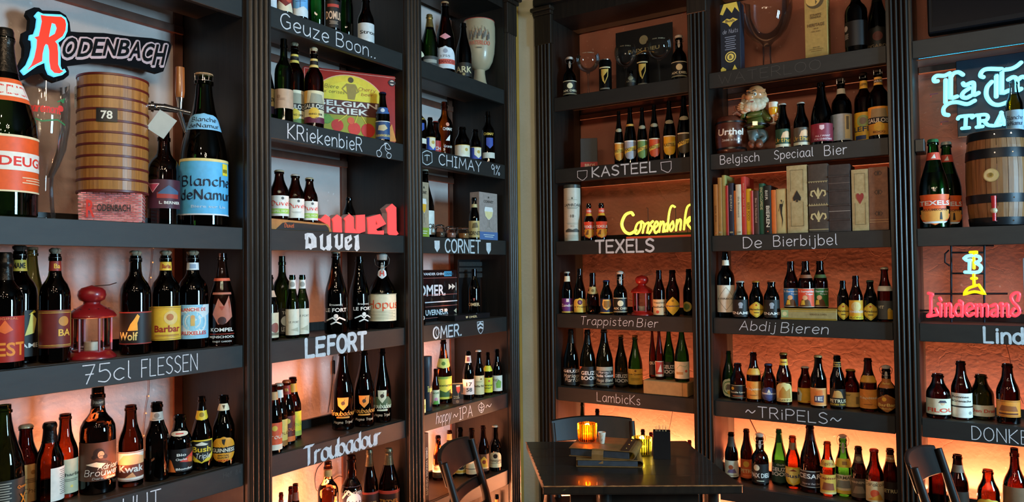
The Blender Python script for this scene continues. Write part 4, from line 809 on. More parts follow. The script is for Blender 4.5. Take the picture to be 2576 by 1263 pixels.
bottle(2, 1, 'C', 451, 363, 144, .06, 'bord', 'brown', 'cork#cbb894', Lr(.06, .45, '#d8c9a0', ('p', [(-1, 1), (-1, .6), (-.6, .6), (-.5, 1)], '#d49a3a'), ('p', [(-.35, .62), (.8, .62), (.6, .88), (-.2, .92)], '#8f8c78'), ('b', -1, .42, 1, .61, '#171310'), ('T', 'GAULOISE', .0, .515, .9, .14, '#f0ead8'), ('b', -1, 0, 1, .18, '#5d1f35'), ('d', 0, .30, .17, '#dcb23a'), ('T', 'ANNO 1858', .1, .27, .5, .06, K_)), N(.745, .855, '#cdb069', ('b', -1, .3, 1, .75, '#1a1410'), ('T', 'GAULOISE', 0, .52, .8, .3, W_)), 'large brown bottle with corked neck and purple-footed label')
bottle(2, 1, 'C', 970, 700, 107, .042, 'long', 'dark', '#26264a', Lr(.04, .40, '#23406a', ('p', [(-.5, .5), (.1, .45), (.5, .6), (.2, .8), (-.4, .75)], '#b9a880'), ('T', 'OUDERGEUZE', 0, .2, .85, .12, '#c9b25a'), ('b', -1, .96, 1, 1, W_)), ('crest', .54, .68, 90, '#33558a', ('d', 0, .55, .3, '#c9ccd0')), 'small dark bottle with navy label before red tin sign')
DU = lambda g: Lr(.06, .47, '#e4e6de', *( [('b', -1, .12, 1, .36, '#8bb84a'), ('T', 'TRIPEL HOP', 0, .24, .7, .12, '#dfe8c8')] if g else [*small(.1, .3, '#8a8a82', 2, .4)]), ('g', 'Duvel', .15, .63, .72, .22, '#c4322a'), ('d', .25, .87, .07, '#4a4a46'))
TZ = .040
bottle(2, 2, 'D', 175, 80, 130, .062, 'stein', 'brown', '#c9c4a4', DU(1), None, 'short brown bottle with white-green label on tray', zoff=TZ)
bottle(2, 2, 'D', 289, 110, 122, .060, 'stein', 'brown', '#d9d9d4', DU(0), None, 'short brown bottle with plain white label on the tray', zoff=TZ*.92)
bottle(2, 2, 'D', 389, 133, 114, .055, 'stein', 'brown', '#c9c4a4', DU(1), None, 'short brown bottle with white-green label on tray', zoff=TZ*.80)
bottle(2, 2, 'D', 668, 272, 90, .16, 'stein', 'dark', 'lip', None, None, 'plain dark bottle behind the red letters')
bottle(2, 3, 'D', 100, 820, 135, .06, 'long', 'dark', 'lip', Lr(.04, .42, '#c9b898', ('d', .5, .4, .2, '#8a4a3c'), ('b', .2, .1, .9, .2, '#7a6a52')), Lr(.66, .76, '#c9a58a'), 'dark bottle with tan label at left edge')
bottle(2, 3, 'D', 195, 687, 128, .11, 'bord', 'dgreen', 'lip', Lr(.05, .36, '#15120f', ('T', 'TRIPEL', .45, .82, .45, .12, W_), ('d', .3, .5, .2, '#cfd4cc'), ('T', 'LE FORT', .45, .18, .5, .18, W_)), None, 'tall olive bottle with black and white label')
bottle(2, 3, 'D', 268, 820, 92, .055, 'long', 'dgreen', 'lip', Lr(.05, .46, '#d5cfb8', ('t', 'LE FORT', .2, .5, .6, .08, '#4a463a'), ('p', [(-.2, .2), (.7, .12), (.6, .3)], '#a8a28a')), N(.78, .92, '#c9cbc4', ('d', 0, .5, .3, '#8b8d86')), 'small green bottle with cream label, left one,')
bottle(2, 3, 'D', 338, 820, 92, .045, 'long', 'dgreen', 'lip', Lr(.05, .46, '#d9d3bc', ('t', 'LE FORT', .2, .72, .6, .08, '#4a463a'), ('p', [(-.2, .2), (.7, .12), (.6, .35)], '#a8a28a')), N(.78, .92, '#c9cbc4', ('d', 0, .5, .3, '#8b8d86')), 'small green bottle with cream label, right one,')
LF = ('rect', .08, .42, 80, None, ('T', 'LE FORT', 0, .62, .72, .14, W_), ('t', 'Brouwerij', 0, .8, .4, .1, W_), ('l', [(-.6, .25), (-.2, .35), (0, .25), (.2, .35), (.6, .25)], .05, W_), ('d', 0, .40, .08, W_), ('l', [(-.3, .12), (0, .2), (.3, .12)], .05, W_))
bottle(2, 3, 'D', 575, 660, 160, .055, 'champ', 'dark', 'cork#9a947c', LF, None, 'tall dark bottle with white print, left one,')
bottle(2, 3, 'D', 740, 690, 150, .10, 'champ', 'dark', 'lip', LF, None, 'tall dark bottle with white print, right one,', turn=25)
bottle(2, 3, 'D', 902, 668, 194, .08, 'flagon', 'dark', 'swing', Lr(.10, .46, '#d8cfae', ('g', 'Hopus', .1, .62, .85, .3, '#c9502a'), *small(0, .36, '#8b8468', 6, .75, .055, .015), ('b', -1, .97, 1, 1, '#8b8468')), Ls('hex', .66, .80, '#d5d8d8', ('T', 'H', 0, .5, .45, .5, '#c0392b'), a=48), 'wide dark swing-top flagon with cream label')
TB = lambda bg, c: Lr(.05, .45, bg, ('g', 'Troub', .2, .5, .8, .16, c), ('d', .1, .8, .1, '#c8a03c'), ('b', -1, 0, 1, .2, c))
bottle(2, 4, 'E', 62, 470, 100, .12, 'long', 'brown', 'lip', TB('#d8a83a', '#6a3a1c'), None, 'brown bottle with yellow label at the left edge')
bottle(2, 4, 'E', 132, 460, 110, .035, 'long', 'brown', 'lip', TB('#c24a26', '#e8d9c0'), N(.78, .90, '#b98a5a'), 'brown bottle with red-orange label')
bottle(2, 4, 'E', 168, 443, 112, .085, 'long', 'brown', '#c7c2b0', TB('#e0bd62', '#8a5a26'), N(.78, .90, '#c9c4b8'), 'brown bottle with pale yellow label and silver cap')
bottle(2, 4, 'E', 221, 427, 110, .10, 'long', 'brown', '#c9683a', TB('#5d1f16', '#c8622a'), N(.78, .92, '#8c2a1c', ('T', 'TR', 0, .5, .3, .3, G_)), 'brown bottle with orange cap and maroon label')
bottle(2, 4, 'E', 263, 407, 112, .155, 'long', 'brown', 'lip', TB('#dcc92e', '#9aa040'), N(.76, .90, '#c98a2c'), 'brown bottle with bright yellow label')
TD = lambda c: ('rect', .07, .42, 85, None, ('p', [(-.35, .98), (.35, .98), (.3, .7), (0, .52), (-.3, .7)], c), ('d', 0, .78, .07, '#3a3024'), ('l', [(-.05, .7), (.1, .9)], .02, '#3a3024'), ('g', 'Troubadour', 0, .42, .85, .16, c if c != '#cfc9a8' else '#dfe0c0'), ('b', -.4, .24, .4, .30, c), ('h', 'Magma Tripel', 0, .1, .6, .09, '#c9a98a'))
bottle(2, 4, 'E', 607, 222, 148, ('y', 775), 'champ', 'brown', 'lip', TD('#d68a34'), None, 'tall brown champagne bottle with orange lettering, left,')
bottle(2, 4, 'E', 752, 218, 140, ('y', 752), 'champ', 'brown', 'lip', TD('#d68a34'), None, 'tall brown champagne bottle with orange lettering, right,')
bottle(2, 4, 'E', 876, 212, 120, ('y', 722), 'champ', 'brown', 'lip', ('rect', .07, .45, 85, None, ('p', [(-1, .5), (-.5, .75), (.5, .75), (1, .5), (1, .38), (-1, .38)], '#4c5a3a'), *TD('#cfc9a8')[5:]), None, 'tall brown champagne bottle with green and white print')
for i, (x, y, w_) in enumerate([(183, 1200, 64), (250, 1165, 70), (282, 1130, 84)]):
    bottle(2, 5, 'E', x, y, w_, .12-.02*i, 'long', 'brown', 'lip', None, N(.76, .88, '#7a3a28'), 'small brown bottle, tops just visible,', h=None)
bottle(2, 5, 'E', 505, 985, 142, .09, 'bord', 'red', 'lip', Lr(.12, .46, '#2c4668', ('b', -1, .0, 1, .45, '#d8a03c'), ('p', [(-.8, .5), (0, .75), (.8, .5)], '#8fa8b8')), N(.80, .90, '#b9a36a'), 'brown bottle with blue and yellow label')
bottle(2, 5, 'E', 665, 945, 146, .07, 'round', 'red', 'lip', Lr(.10, .60, '#20263a', ('d', .2, .6, .22, '#c9d2d8'), ('h', 'Gouden', .1, .85, .6, .12, W_), ('d', .5, .25, .16, '#4a78b8'), ('l', [(-.6, .7), (-.2, .9), (.4, .7)], .05, '#d5d8da')), None, 'red-brown bottle with ornate blue and white label')
bottle(2, 5, 'E', 790, 905, 118, .10, 'champ', 'brown', 'foil#8b8468', Lr(.08, .40, '#3a2018', ('T', 'TRIPEL', 0, .5, .7, .14, '#d8b070'), ('b', -1, .9, 1, 1, '#a83a2a')), None, 'foil-necked brown bottle, left one,')
bottle(2, 5, 'E', 922, 870, 140, .10, 'champ', 'brown', 'foil#8b8468', Lr(.08, .40, '#3a2018', ('T', "TR'DEL", 0, .5, .7, .2, '#d8903a'), ('b', -1, .85, 1, 1, '#a83a2a')), None, 'foil-necked brown bottle, right one,')
# ---- bookcase 3
bottle(3, 0, 'F', 72, 165, 118, .10, 'champ', 'dgreen', 'lip', Ls('diam', .12, .40, '#c9c0a0', a=85), None, 'green bottle with pale diamond label at left edge')
bottle(3, 0, 'F', 170, 100, 125, .075, 'champ', 'dgreen', 'foil#a8884a', Lr(.02, .22, '#3a3a36', ('b', -.6, .4, .6, .7, '#8b8a80')), None, 'green bottle with gold foil neck')
bottle(3, 0, 'F', 280, 22, 142, .065, 'champ', 'brown', 'cork#b58d62', Ls('arch', .05, .36, '#dfe6ec', ('b', -1, .2, 1, .42, '#c05848'), ('T', 'VERMANDER', 0, .31, .95, .15, '#7c2320'), ('t', '1755', 0, .55, .4, .1, '#4a4a50'), ('d', 0, .78, .1, '#8a8f9a'), a=66), Ls('diam', .45, .54, '#c9848a', a=36), 'tall dark corked bottle with white arched label')
bottle(3, 0, 'F', 410, 168, 118, .06, 'champ', 'dark', 'lip', Lr(.04, .28, '#1e1a15', ('T', 'ARK', 0, .5, .75, .45, '#b3a882'), ('d', 0, .15, .1, '#8b7d52')), None, 'dark bottle with faint black label beside ceramic goblet')
CH = lambda c: Lr(.05, .42, c, ('p', [(-.1, .95), (.9, .95), (.9, .35), (.4, .05), (-.1, .35)], '#d9d2b4'), ('d', .4, .6, .14, '#a88a3a'), ('b', -1, .96, 1, 1, '#c9a545'))
bottle(3, 1, 'F', 88, 735, 122, .05, 'bord', 'dark', 'lip', ('rect', .06, .72, 75, None, ('T', 'CHIMAY', .3, .9, .5, .07, G_), ('p', [(-.1, .75), (.6, .75), (.6, .55), (.25, .45), (-.1, .55)], '#26408c'), ('b', -.3, .08, .9, .25, '#c9c5b4')), None, 'large dark bottle with blue shield at left edge')
bottle(3, 1, 'F', 174, 832, 74, .055, 'stein', 'dark', 'lip', CH('#27479c'), None, 'short dark bottle with blue label, third from right,'.replace(', third from right,', ' beside red-capped bottle'))
bottle(3, 1, 'F', 212, 858, 76, .10, 'stein', 'brown', '#9c2a20', Lr(.05, .42, '#a82a24', ('T', 'CHI', .4, .4, .45, .25, W_)), None, 'short brown bottle with red cap and red label')
bottle(3, 1, 'F', 275, 722, 116, .12, 'bord', 'amber', 'lip', ('rect', .08, .62, 75, None, ('T', 'CHIMAY', .35, .78, .5, .10, W_), ('d', .3, .93, .06, '#d98a6a'), ('p', [(.1, .4), (.5, .4), (.55, .6), (.3, .5)], W_), ('h', 'Grande', .35, .22, .4, .08, W_)), None, 'tall glowing amber bottle with white print')
bottle(3, 1, 'F', 401, 900, 106, .06, 'stein', 'dark', 'lip', CH('#d5d2c4'), None, 'short dark bottle with white label')
bottle(3, 1, 'F', 492, 916, 86, .05, 'stein', 'dark', 'lip', CH('#2a3f8a'), None, 'short dark bottle with blue and white label')
bottle(3, 1, 'F', 582, 790, 96, .05, 'bord', 'dark', 'lip', ('rect', .06, .62, 75, None, ('T', 'CHIMAY', .1, .88, .6, .09, G_), ('p', [(-.2, .75), (.6, .75), (.6, .5), (.2, .38), (-.2, .5)], '#2a3f8a'), ('b', -.7, .06, .9, .25, '#b9b8ac')), None, 'large dark bottle with blue shield, farthest right')
bottle(3, 2, 'G', 140, 25, 134, .13, 'champ', 'dark', 'cork#c9c0a8', Lr(.05, .40, '#c9ccc4', ('T', 'COR', .4, .35, .5, .2, K_)), None, 'dark corked bottle behind the tall glass-printed box')
bottle(3, 2, 'G', 497, 222, 82, .06, 'long', 'dark', 'lip', Lr(.05, .44, '#a8915a', ('T', 'CORNET', 0, .26, .8, .24, '#241c10'), ('p', [(-.3, .55), (.5, .6), (.3, .9), (-.2, .85)], '#5d4c28')), N(.76, .84, '#b0a070'), 'small dark bottle with gold label')
bottle(3, 3, 'G', 112, 870, 62, .045, 'long', 'dark', 'lip', ('rect', .06, .3, 75, None, ('T', 'O', .3, .5, .4, .5, W_)), None, 'thin dark bottle at left edge before black sign')
bottle(3, 3, 'G', 494, 738, 90, .10, 'long', 'dark', 'lip', ('rect', .06, .34, 75, None, ('T', 'OMER.', 0, .45, .8, .28, '#c7a878'), ('p', [(-.12, .95), (.12, .95), (0, .7)], '#b05a4a')), None, 'dark bottle standing on black display plinth', zoff=.028)
bottle(3, 4, 'H', 105, 440, 78, ('y', 640), 'long', 'brown', 'lip', Lr(.05, .55, '#cfc488', ('b', -1, .3, 1, .6, '#8a9a4c')), None, 'brown bottle with pale label at left edge')
bottle(3, 4, 'H', 215, 308, 56, ('y', 580), 'long', 'brown', 'lip', Lr(.06, .44, '#d3d6b0', ('p', [(-.5, 0), (.6, 0), (.2, .5)], '#5f9a3c'), ('d', .1, .35, .12, '#c987a0'), ('T', 'HOPE', .1, .78, .6, .12, '#4a6a3c')), None, 'small brown bottle with green and pink label')
bottle(3, 4, 'H', 272, 96, 116, ('y', 560), 'champ', 'brown', 'lip', Lr(.07, .42, '#d9cf4a', ('p', [(-.9, .1), (.9, .1), (.7, .45), (.2, .3), (-.4, .42)], '#3c5a2c'), ('T', 'hommel', .2, .62, .7, .12, '#3a4a1c'), ('b', -1, .9, 1, 1, '#7d9a3c')), Ls('shield', .55, .70, '#cdd06a', ('d', 0, .5, .2, '#5a7a2c'), a=85), 'large brown bottle with yellow hop-garden label')
bottle(3, 4, 'H', 450, 182, 82, ('y', 530), 'long', 'dark', 'lip', Lr(.10, .42, '#d9d5cc', ('T', '17', .1, .68, .35, .25, '#2b2825'), ('T', '58', .1, .32, .35, .25, '#2b2825')), N(.76, .91, '#bdb9b2', ('b', -.3, .2, .3, .8, '#7a4a4a')), 'dark bottle with white label reading 17 58')
bottle(3, 4, 'H', 524, 172, 77, ('y', 515), 'long', 'dark', '#d9d4c8', Lr(.06, .46, '#d9cf9c', ('d', .3, .82, .05, '#6a5a1c'), ('T', 'Bieille Paf', 0, .45, .75, .12, '#3a3018'), *small(0, .7, '#8a8058', 2, .5)), None, 'dark bottle with white cap and cream label')
bottle(3, 4, 'H', 589, 190, 68, ('y', 498), 'long', 'dark', 'lip', Lr(.06, .41, '#d2cc2c', ('T', 'hommel', 0, .5, .8, .15, '#3c5a1c'), ('T', 'bier', 0, .32, .5, .13, '#3c5a1c'), ('d', .2, .78, .07, '#c0502c')), ('tri', .56, .69, 95, '#d6cf30'), 'dark bottle with yellow collar and yellow label')
bottle(3, 4, 'H', 655, 165, 74, ('y', 485), 'long', 'dark', 'lip', Lr(.06, .41, '#d9dcc8', ('p', [(-.1, .2), (.5, .2), (.6, .6), (.2, .75), (-.15, .5)], '#6d9a3c'), ('h', 'hop', -.3, .75, .4, .2, '#3a3a34')), None, 'dark bottle with white and green leaf label')
bottle(3, 5, 'H', 234, 787, 80, ('y', 1112), 'long', 'brown', 'lip', Lr(.06, .36, '#4a3c2c', ('T', 'NINK', 0, .85, .6, .15, '#a09070'), ('d', 0, .4, .2, '#6a5238')), None, 'brown bottle with dark brown label left of chair')
bottle(3, 5, 'H', 316, 750, 76, ('y', 1090), 'long', 'red', 'lip', Lr(.06, .4, '#c98f3c'), N(.80, .93, '#8a7440'), 'red-brown bottle behind the left chair back')
bottle(3, 5, 'H', 392, 735, 84, ('y', 1085), 'long', 'dark', 'lip', Lr(.05, .48, '#d9cf9c', ('d', .1, .45, .26, '#1b1712'), ('T', 'Achel', .1, .45, .6, .2, W_), ('b', -1, .05, 1, .16, '#d8b23c')), None, 'dark bottle with cream label seen through the chair')
bottle(3, 5, 'H', 474, 728, 88, ('y', 1078), 'long', 'brown', 'lip', Ls('arch', .06, .48, '#e0d8ae', ('d', .2, .78, .08, K_), ('b', -1, .25, 1, .28, K_), a=70), None, 'brown bottle with cream arched label just right of chair')
bottle(3, 5, 'H', 556, 717, 84, ('y', 1066), 'long', 'brown', 'lip', Lr(.06, .42, '#3c3022', ('p', [(-.4, .2), (.6, .2), (.45, .7), (.1, .88), (-.25, .7)], '#d0a83a'), ('d', .1, .55, .12, '#8a3a1c'), ('b', -.5, .15, .7, .25, '#cdbd8a')), None, 'brown bottle with dark label and gold figure')
bottle(3, 5, 'H', 643, 712, 86, ('y', 1048), 'round', 'dark', '#d8cfb4', Ls('arch', .09, .44, '#e3d9ac', ('d', 0, .72, .14, '#2a2018'), ('h', 'Ommegang', 0, .45, .85, .16, '#3a2a18'), ('b', -1, .26, 1, .28, K_), a=72), None, 'dark bottle with white cap and cream arched label')
bottle(3, 6, 'H', 655, 1180, 60, .10, 'long', 'dark', 'lip', None, N(.76, .92, '#d07a3c'), 'dark bottle with orange neck label')
# ---- bookcase 4
AD = lambda: Lr(.06, .40, '#15130f', ('b', -1, .92, 1, .96, '#c9c2a4'), ('d', 0, .6, .2, '#c9bf98'), ('T', 'AIX DIEU', 0, .26, .85, .15, '#d8cfae'), ('b', -1, .0, 1, .08, '#8b8468'))
bottle(4, 0, 'I', 201, 393, 94, .06, 'round', 'dark', 'swing', AD(), None, 'dark swing-top bottle, leftmost')
bottle(4, 0, 'I', 622, 492, 74, .05, 'round', 'dark', 'lip', Ls('arch', .05, .85, '#14120f', ('d', 0, .62, .2, '#6b654e'), ('T', 'AIX DIEU', 0, .35, .8, .12, '#6b654e'), a=70), None, 'small dark bottle with round emblem between glasses')
bottle(4, 0, 'I', 955, 243, 106, .06, 'round', 'dark', 'swing', AD(), None, 'dark swing-top bottle, rightmost')
KA = lambda bg, c, c2='#d8b84a': Ls('shield', .06, .40, bg, ('p', [(-1, .32), (1, .56), (1, .76), (-1, .52)], c2), ('T', 'KASTEEL', 0, .54, .85, .16, '#2a1f10', .0), ('b', -1, .94, 1, 1, c), a=62)
for xc, yt, w_, bg, c, ds in [(539, 770, 66, '#b9802c', '#d8d0b0', 'gold'), (617, 745, 86, '#8d8f94', W_, 'grey'), (700, 745, 72, '#5d7a3c', '#d8d0b0', 'green'), (783, 728, 78, '#b8481f', '#d8d0b0', 'red-orange'), (887, 700, 88, '#cf9c1e', '#d8d0b0', 'yellow'), (988, 665, 96, '#3c3420', '#d8d0b0', 'dark gold')]:
    bottle(4, 1, 'I', xc, yt, w_, .06 if w_ != 86 else .065, 'champ', 'dark', 'lip', KA(bg, c), Ls('oval', .60, .67, '#8f8a70', a=60) if w_ != 86 else N(.66, .70, '#b8883c'), 'dark champagne bottle with '+ds+' shield label')
TX = lambda: Ls('crest', .05, .50, '#cc3a1c', ('p', [(-.8, .55), (.8, .55), (.75, .2), (0, .02), (-.75, .2)], '#e8a02c'), ('T', 'TEXELS', 0, .7, .9, .16, W_), ('p', [(-.6, .22), (-.1, .22), (-.05, .5), (-.25, .5)], '#6a3a1c'), a=72)
bottle(4, 2, 'J', 365, 218, 80, .06, 'round', 'brown', 'lip', TX(), N(.66, .86, '#c9402a', ('b', -1, 0, 1, .35, '#e0a22c'), ('T', 'TEXELS', 0, .65, .6, .25, W_)), 'small brown bottle with red and yellow label, left one,')
bottle(4, 2, 'J', 460, 215, 88, .06, 'round', 'brown', 'lip', TX(), N(.66, .86, '#c9402a', ('b', -1, 0, 1, .35, '#e0a22c'), ('T', 'TEXELS', 0, .65, .6, .25, W_)), 'small brown bottle with red and yellow label, right one,')
bottle(4, 3, 'J', 201, 732, 85, .05, 'long', 'brown', '#d5d0bc', Ls('shield', .02, .36, '#5a2a6a', ('T', 'Zundert', 0, .52, .95, .2, W_), ('b', -.15, .75, .2, .98, '#d8d0c0'), ('b', -1, .0, 1, .1, '#c9a545'), a=80), N(.76, .89, '#cfc4a4'), 'brown bottle with purple label')
bottle(4, 3, 'J', 295, 710, 92, .055, 'champ', 'brown', 'lip', Ls('arch', .03, .35, '#d9b84a', ('d', 0, .70, .17, '#4a2040'), ('T', 'Q', 0, .7, .1, .16, '#d5b0c0'), ('T', 'La Trappe', 0, .38, .85, .12, '#2a2418'), a=78), None, 'brown bottle with yellow arched label')
bottle(4, 3, 'J', 394, 742, 98, .055, 'skittle', 'brown', 'lip', None, ('crest', .48, .66, 85, '#a8935c', ('d', 0, .5, .2, '#6a5a30')), 'skittle-shaped brown bottle with gold neck label')
bottle(4, 3, 'J', 498, 797, 97, .05, 'stein', 'dark', '#2c3a6a', Lr(.04, .46, '#1d2745', ('p', [(-.4, .95), (.4, .95), (.5, .6), (.35, .35), (0, .2), (-.35, .35), (-.5, .6)], '#c9a04a'), ('p', [(-.3, .85), (.3, .85), (.32, .45), (0, .32), (-.32, .45)], '#7c5a26'), ('b', -1, 0, 1, .08, '#c9a545')), None, 'short dark bottle with navy and gold label')
bottle(4, 3, 'J', 602, 728, 104, .05, 'round', 'dark', 'swing', AD(), None, 'dark swing-top bottle left of lantern')
bottle(4, 3, 'J', 895, 722, 90, .05, 'long', 'brown', 'lip', Lr(.02, .36, '#d9b98a', ('T', 'Trappistes', 0, .78, .8, .12, '#2a2018'), ('T', 'Rochefort', 0, .52, .85, .13, '#2a2018'), ('o' if 0 else 'd', -.2, .2, .1, '#c0492c'), ('d', .7, .15, .06, '#33406a')), None, 'brown bottle with tan label right of lantern')
bottle(4, 3, 'J', 997, 720, 102, .06, 'long', 'brown', 'lip', Ls('diam', .02, .42, '#dcb63a', ('T', 'Westmalle', 0, .5, .85, .09, '#3a2f6a'), ('d', 0, .78, .06, '#8a6a1c'), a=85), None, 'brown bottle with yellow diamond label')
bottle(4, 3, 'J', 1120, 712, 88, .14, 'long', 'dark', 'lip', Ls('oval', .08, .30, '#a8913a', ('d', 0, .5, .3, '#5d6a2c'), a=50), None, 'dark bottle with round olive label by the pilaster', turn=-25)
bottle(4, 4, 'K', 210, 78, 110, ('y', 468), 'champ', 'dgreen', 'foil#15130f', Lr(.02, .32, '#171511', ('T', 'GEUZE', 0, .82, .8, .16, W_), ('h', 'Mariage', 0, .55, .75, .2, '#d5ccb4'), ('h', 'Parfait', .1, .3, .7, .2, '#d5ccb4'), a=84), None, 'large dark-green bottle with black handwritten-style label')
bottle(4, 4, 'K', 322, 80, 110, ('y', 478), 'champ', 'dgreen', 'foil#15130f', Lr(.02, .36, '#171511', ('p', [(-1, 1), (-.5, 1), (-1, .75)], '#c06a4a'), ('T', 'GEUZE', .1, .68, .72, .2, W_), ('T', 'BOON', .1, .42, .72, .2, W_), ('b', -1, .05, 1, .08, '#8b8468'), a=84), None, 'large dark-green bottle with salmon-cornered black label')
bottle(4, 4, 'K', 436, 72, 118, ('y', 480), 'champ', 'dgreen', 'cork#3a3328', Lr(.04, .36, '#2c2a24', ('p', [(-.8, .8), (.8, .8), (.7, 1), (-.7, 1)], '#8f8a76'), ('h', "Moriau's", 0, .72, .5, .12, W_), ('T', 'Oude Geuze', 0, .54, .9, .14, W_), ('h', 'Mega Blend', 0, .3, .7, .15, '#d5ccb4'), ('b', -1, .08, 1, .13, '#8b8468')), None, 'largest dark-green bottle with grey label')
bottle(4, 4, 'K', 551, 122, 90, ('y', 478), 'champ', 'dgreen', 'cork#7a5a30', Lr(.04, .30, '#1a1813', ('T', 'GEUZE', 0, .7, .8, .26, W_), ('T', 'BOON', 0, .36, .8, .26, W_)), None, 'smaller dark-green corked bottle with black label')
bottle(4, 4, 'K', 648, 125, 98, ('y', 483), 'champ', 'green', 'cork#7a5a30', Lr(.07, .37, '#cfa63c', ('T', 'Oude Quetsche', 0, .66, .9, .12, '#4a3210'), ('d', 0, .88, .07, '#6a4a1c'), *small(0, .4, '#8a6420', 4, .5)), None, 'green corked bottle with yellow label')
BXZ = .072
for xc, yt, w_, gl, lb, ds, yb, dpt in [(765, 70, 48, 'red', Lr(.06, .34, '#2c1c18', ('T', 'OUS', 0, .85, .6, .2, '#c9bda4')), 'dark red bottle', 350, .10), (812, 70, 56, 'red', Lr(.06, .36, '#d0c4b0', ('b', -.75, .15, .75, .95, '#a83a2c'), ('p', [(-.3, .3), (.4, .3), (.2, .8)], '#d8c8b0')), 'dark red bottle with red-picture label', 360, .06),
        (878, 65, 80, 'green', Lr(.06, .34, '#141814', ('T', 'GEUZE', 0, .65, .8, .26, W_), ('T', 'BOON', 0, .32, .8, .26, W_)), 'green bottle with black label', 372, .09), (967, 60, 98, 'green', Lr(.06, .37, '#d9cdb0', ('d', .4, .45, .08, '#c8583a'), ('l', [(-.5, .6), (-.2, .8), (.3, .7), (.5, .8)], .02, '#7a9a5a'), ('b', -.6, .25, .1, .4, '#b08a5a')), 'green bottle with white drawing label', 392, .05)]:
    bottle(4, 4, 'K', xc, yt, w_, dpt, 'champ', gl, 'lip', lb, None, ds+' standing on the cardboard box', zoff=BXZ)
for xc, yt, w_, c in [(286, 575, 60, 'dgreen'), (390, 625, 62, 'dark'), (702, 765, 60, 'dark'), (758, 785, 56, 'brown'), (1022, 840, 56, 'brown')]:
    bottle(4, 5, 'K', xc, yt, w_, .08, 'long' if xc > 300 else 'champ', c, 'lip', None, None, 'dark bottle showing only its neck above the table', h=None)
# ---- bookcase 5
bottle(5, 0, 'L', 1180, -110, 160, .06, 'bord', 'dark', 'lip', Lr(.08, .44, '#131110', ('d', -.75, .75, .12, '#8a8a84'), *small(-.7, .5, '#8a8a84', 5, .2)), None, 'large black bottle, left one,', h=.31)
bottle(5, 0, 'L', 1341, -90, 162, .12, 'champ', 'dark', 'foil#1d2018', Ls('arch', .03, .40, '#16130f', ('d', 0, .6, .18, '#5d2c24'), ('T', 'ZIGAROT', 0, .22, .85, .14, '#7d6a50'), a=74), None, 'large black bottle, right one,', h=.32)
UR = lambda bg: Lr(.03, .42, bg, ('d', .35, .72, .16, '#b8845a'), ('p', [(-.2, .5), (.6, .5), (.5, .85), (0, .8)], '#c9a27a'), ('g', 'Urthel', 0, .38, .85, .22, '#d9b04a'), ('b', -1, 0, 1, .16, '#c9bda0'))
bottle(5, 1, 'L', 628, 785, 108, .06, 'long', 'dark', '#d9cfc0', UR('#20402c'), None, 'small dark bottle with green label beside figurine')
bottle(5, 1, 'L', 767, 775, 110, .06, 'long', 'dark', '#cfc9bc', UR('#4a463c'), None, 'small dark bottle with grey label beside figurine')
bottle(5, 1, 'L', 920, 628, 156, .07, 'champ', 'dark', 'lip', Lr(.05, .33, '#742030', ('p', [(-.15, .9), (.15, .9), (.15, .7), (0, .62), (-.15, .7)], '#d5b0b0'), ('T', 'ALL I WANT', .05, .3, .5, .1, '#d8b8b8'), ('T', 'FOR CHRISTMAS', .1, .12, .6, .1, '#d8b8b8')), None, 'tall dark bottle with maroon label')
bottle(5, 1, 'L', 1070, 585, 146, .095, 'bord', 'dark', 'cork#2e2a26', Lr(.06, .45, '#9aa0a2', ('T', 'DOP', -.8, .45, .25, .14, '#1c1c1c'), ('b', .2, .05, .6, .95, '#c9b98a'), ('b', .3, .4, .5, .9, '#6a6658')), N(.76, .84, '#b9b4a0'), 'large dark bottle with silver label')
bottle(5, 1, 'L', 1350, 510, 148, .065, 'bord', 'brown', 'cork#2e2a26', Lr(.07, .46, '#c98a2c', ('p', [(-.6, .62), (.6, .62), (.5, .92), (-.5, .92)], '#8a7a58'), ('b', -1, .40, 1, .62, '#17120e'), ('T', 'GAULOISE', 0, .51, .9, .15, '#f0ead8'), ('d', 0, .28, .17, '#e0b43c'), ('T', 'BOCQ', 0, .1, .4, .08, '#5d2a10')), N(.77, .88, '#cfa04a', ('b', -1, .3, 1, .7, '#2a1a10'), ('T', 'GAULOISE', 0, .5, .7, .25, W_)), 'large brown bottle with orange label, rightmost')
bottle(5, 1, 'L', 1240, 550, 138, .15, 'bord', 'brown', 'cork#2e2a26', Lr(.03, .43, '#d9a92a', ('d', -.1, .7, .2, '#8a9a5a'), ('d', -.1, .7, .12, '#7a6a5a'), ('T', 'LEFFE', 0, .42, .85, .17, '#1c2a4a'), ('b', -.7, .06, .1, .2, '#20305a')), N(.77, .88, '#d8a93c', ('T', 'LEFFE', 0, .5, .5, .3, K_)), 'large brown bottle with yellow label')
EN = lambda: Lr(.04, .50, '#17130f', ('T', 'ENAME', 0, .22, .85, .16, W_), ('d', 0, .72, .13, '#8b8f94'), ('p', [(-.14, .5), (.14, .5), (.14, .75), (-.14, .75)], '#8b8f94'))
MR = lambda: Ls('hex', .03, .44, '#dcb63a', ('l', [(-.05, .95), (-.85, .70), (-.85, .3), (0, .05), (.85, .3), (.85, .7), (.05, .95)], .02, '#6a4a1c'), ('T', 'Maredsous', 0, .52, .85, .13, '#3a2818'), ('d', 0, .8, .06, '#a8401c'), ('b', -.3, .28, .3, .34, '#6a4a1c'), a=68)
bottle(5, 3, 'M', 163, 697, 118, .07, 'bord', 'dark', 'lip', Lr(.08, .49, '#d5cdb8', ('l', [(0, .92), (-.72, .5), (0, .08), (.72, .5), (0, .92)], .012, '#6a6350'), ('T', 'AVERBODE', 0, .5, .8, .07, '#5a5344')), N(.79, .87, '#cfc6b0'), 'tall dark bottle with cream diamond-line label')
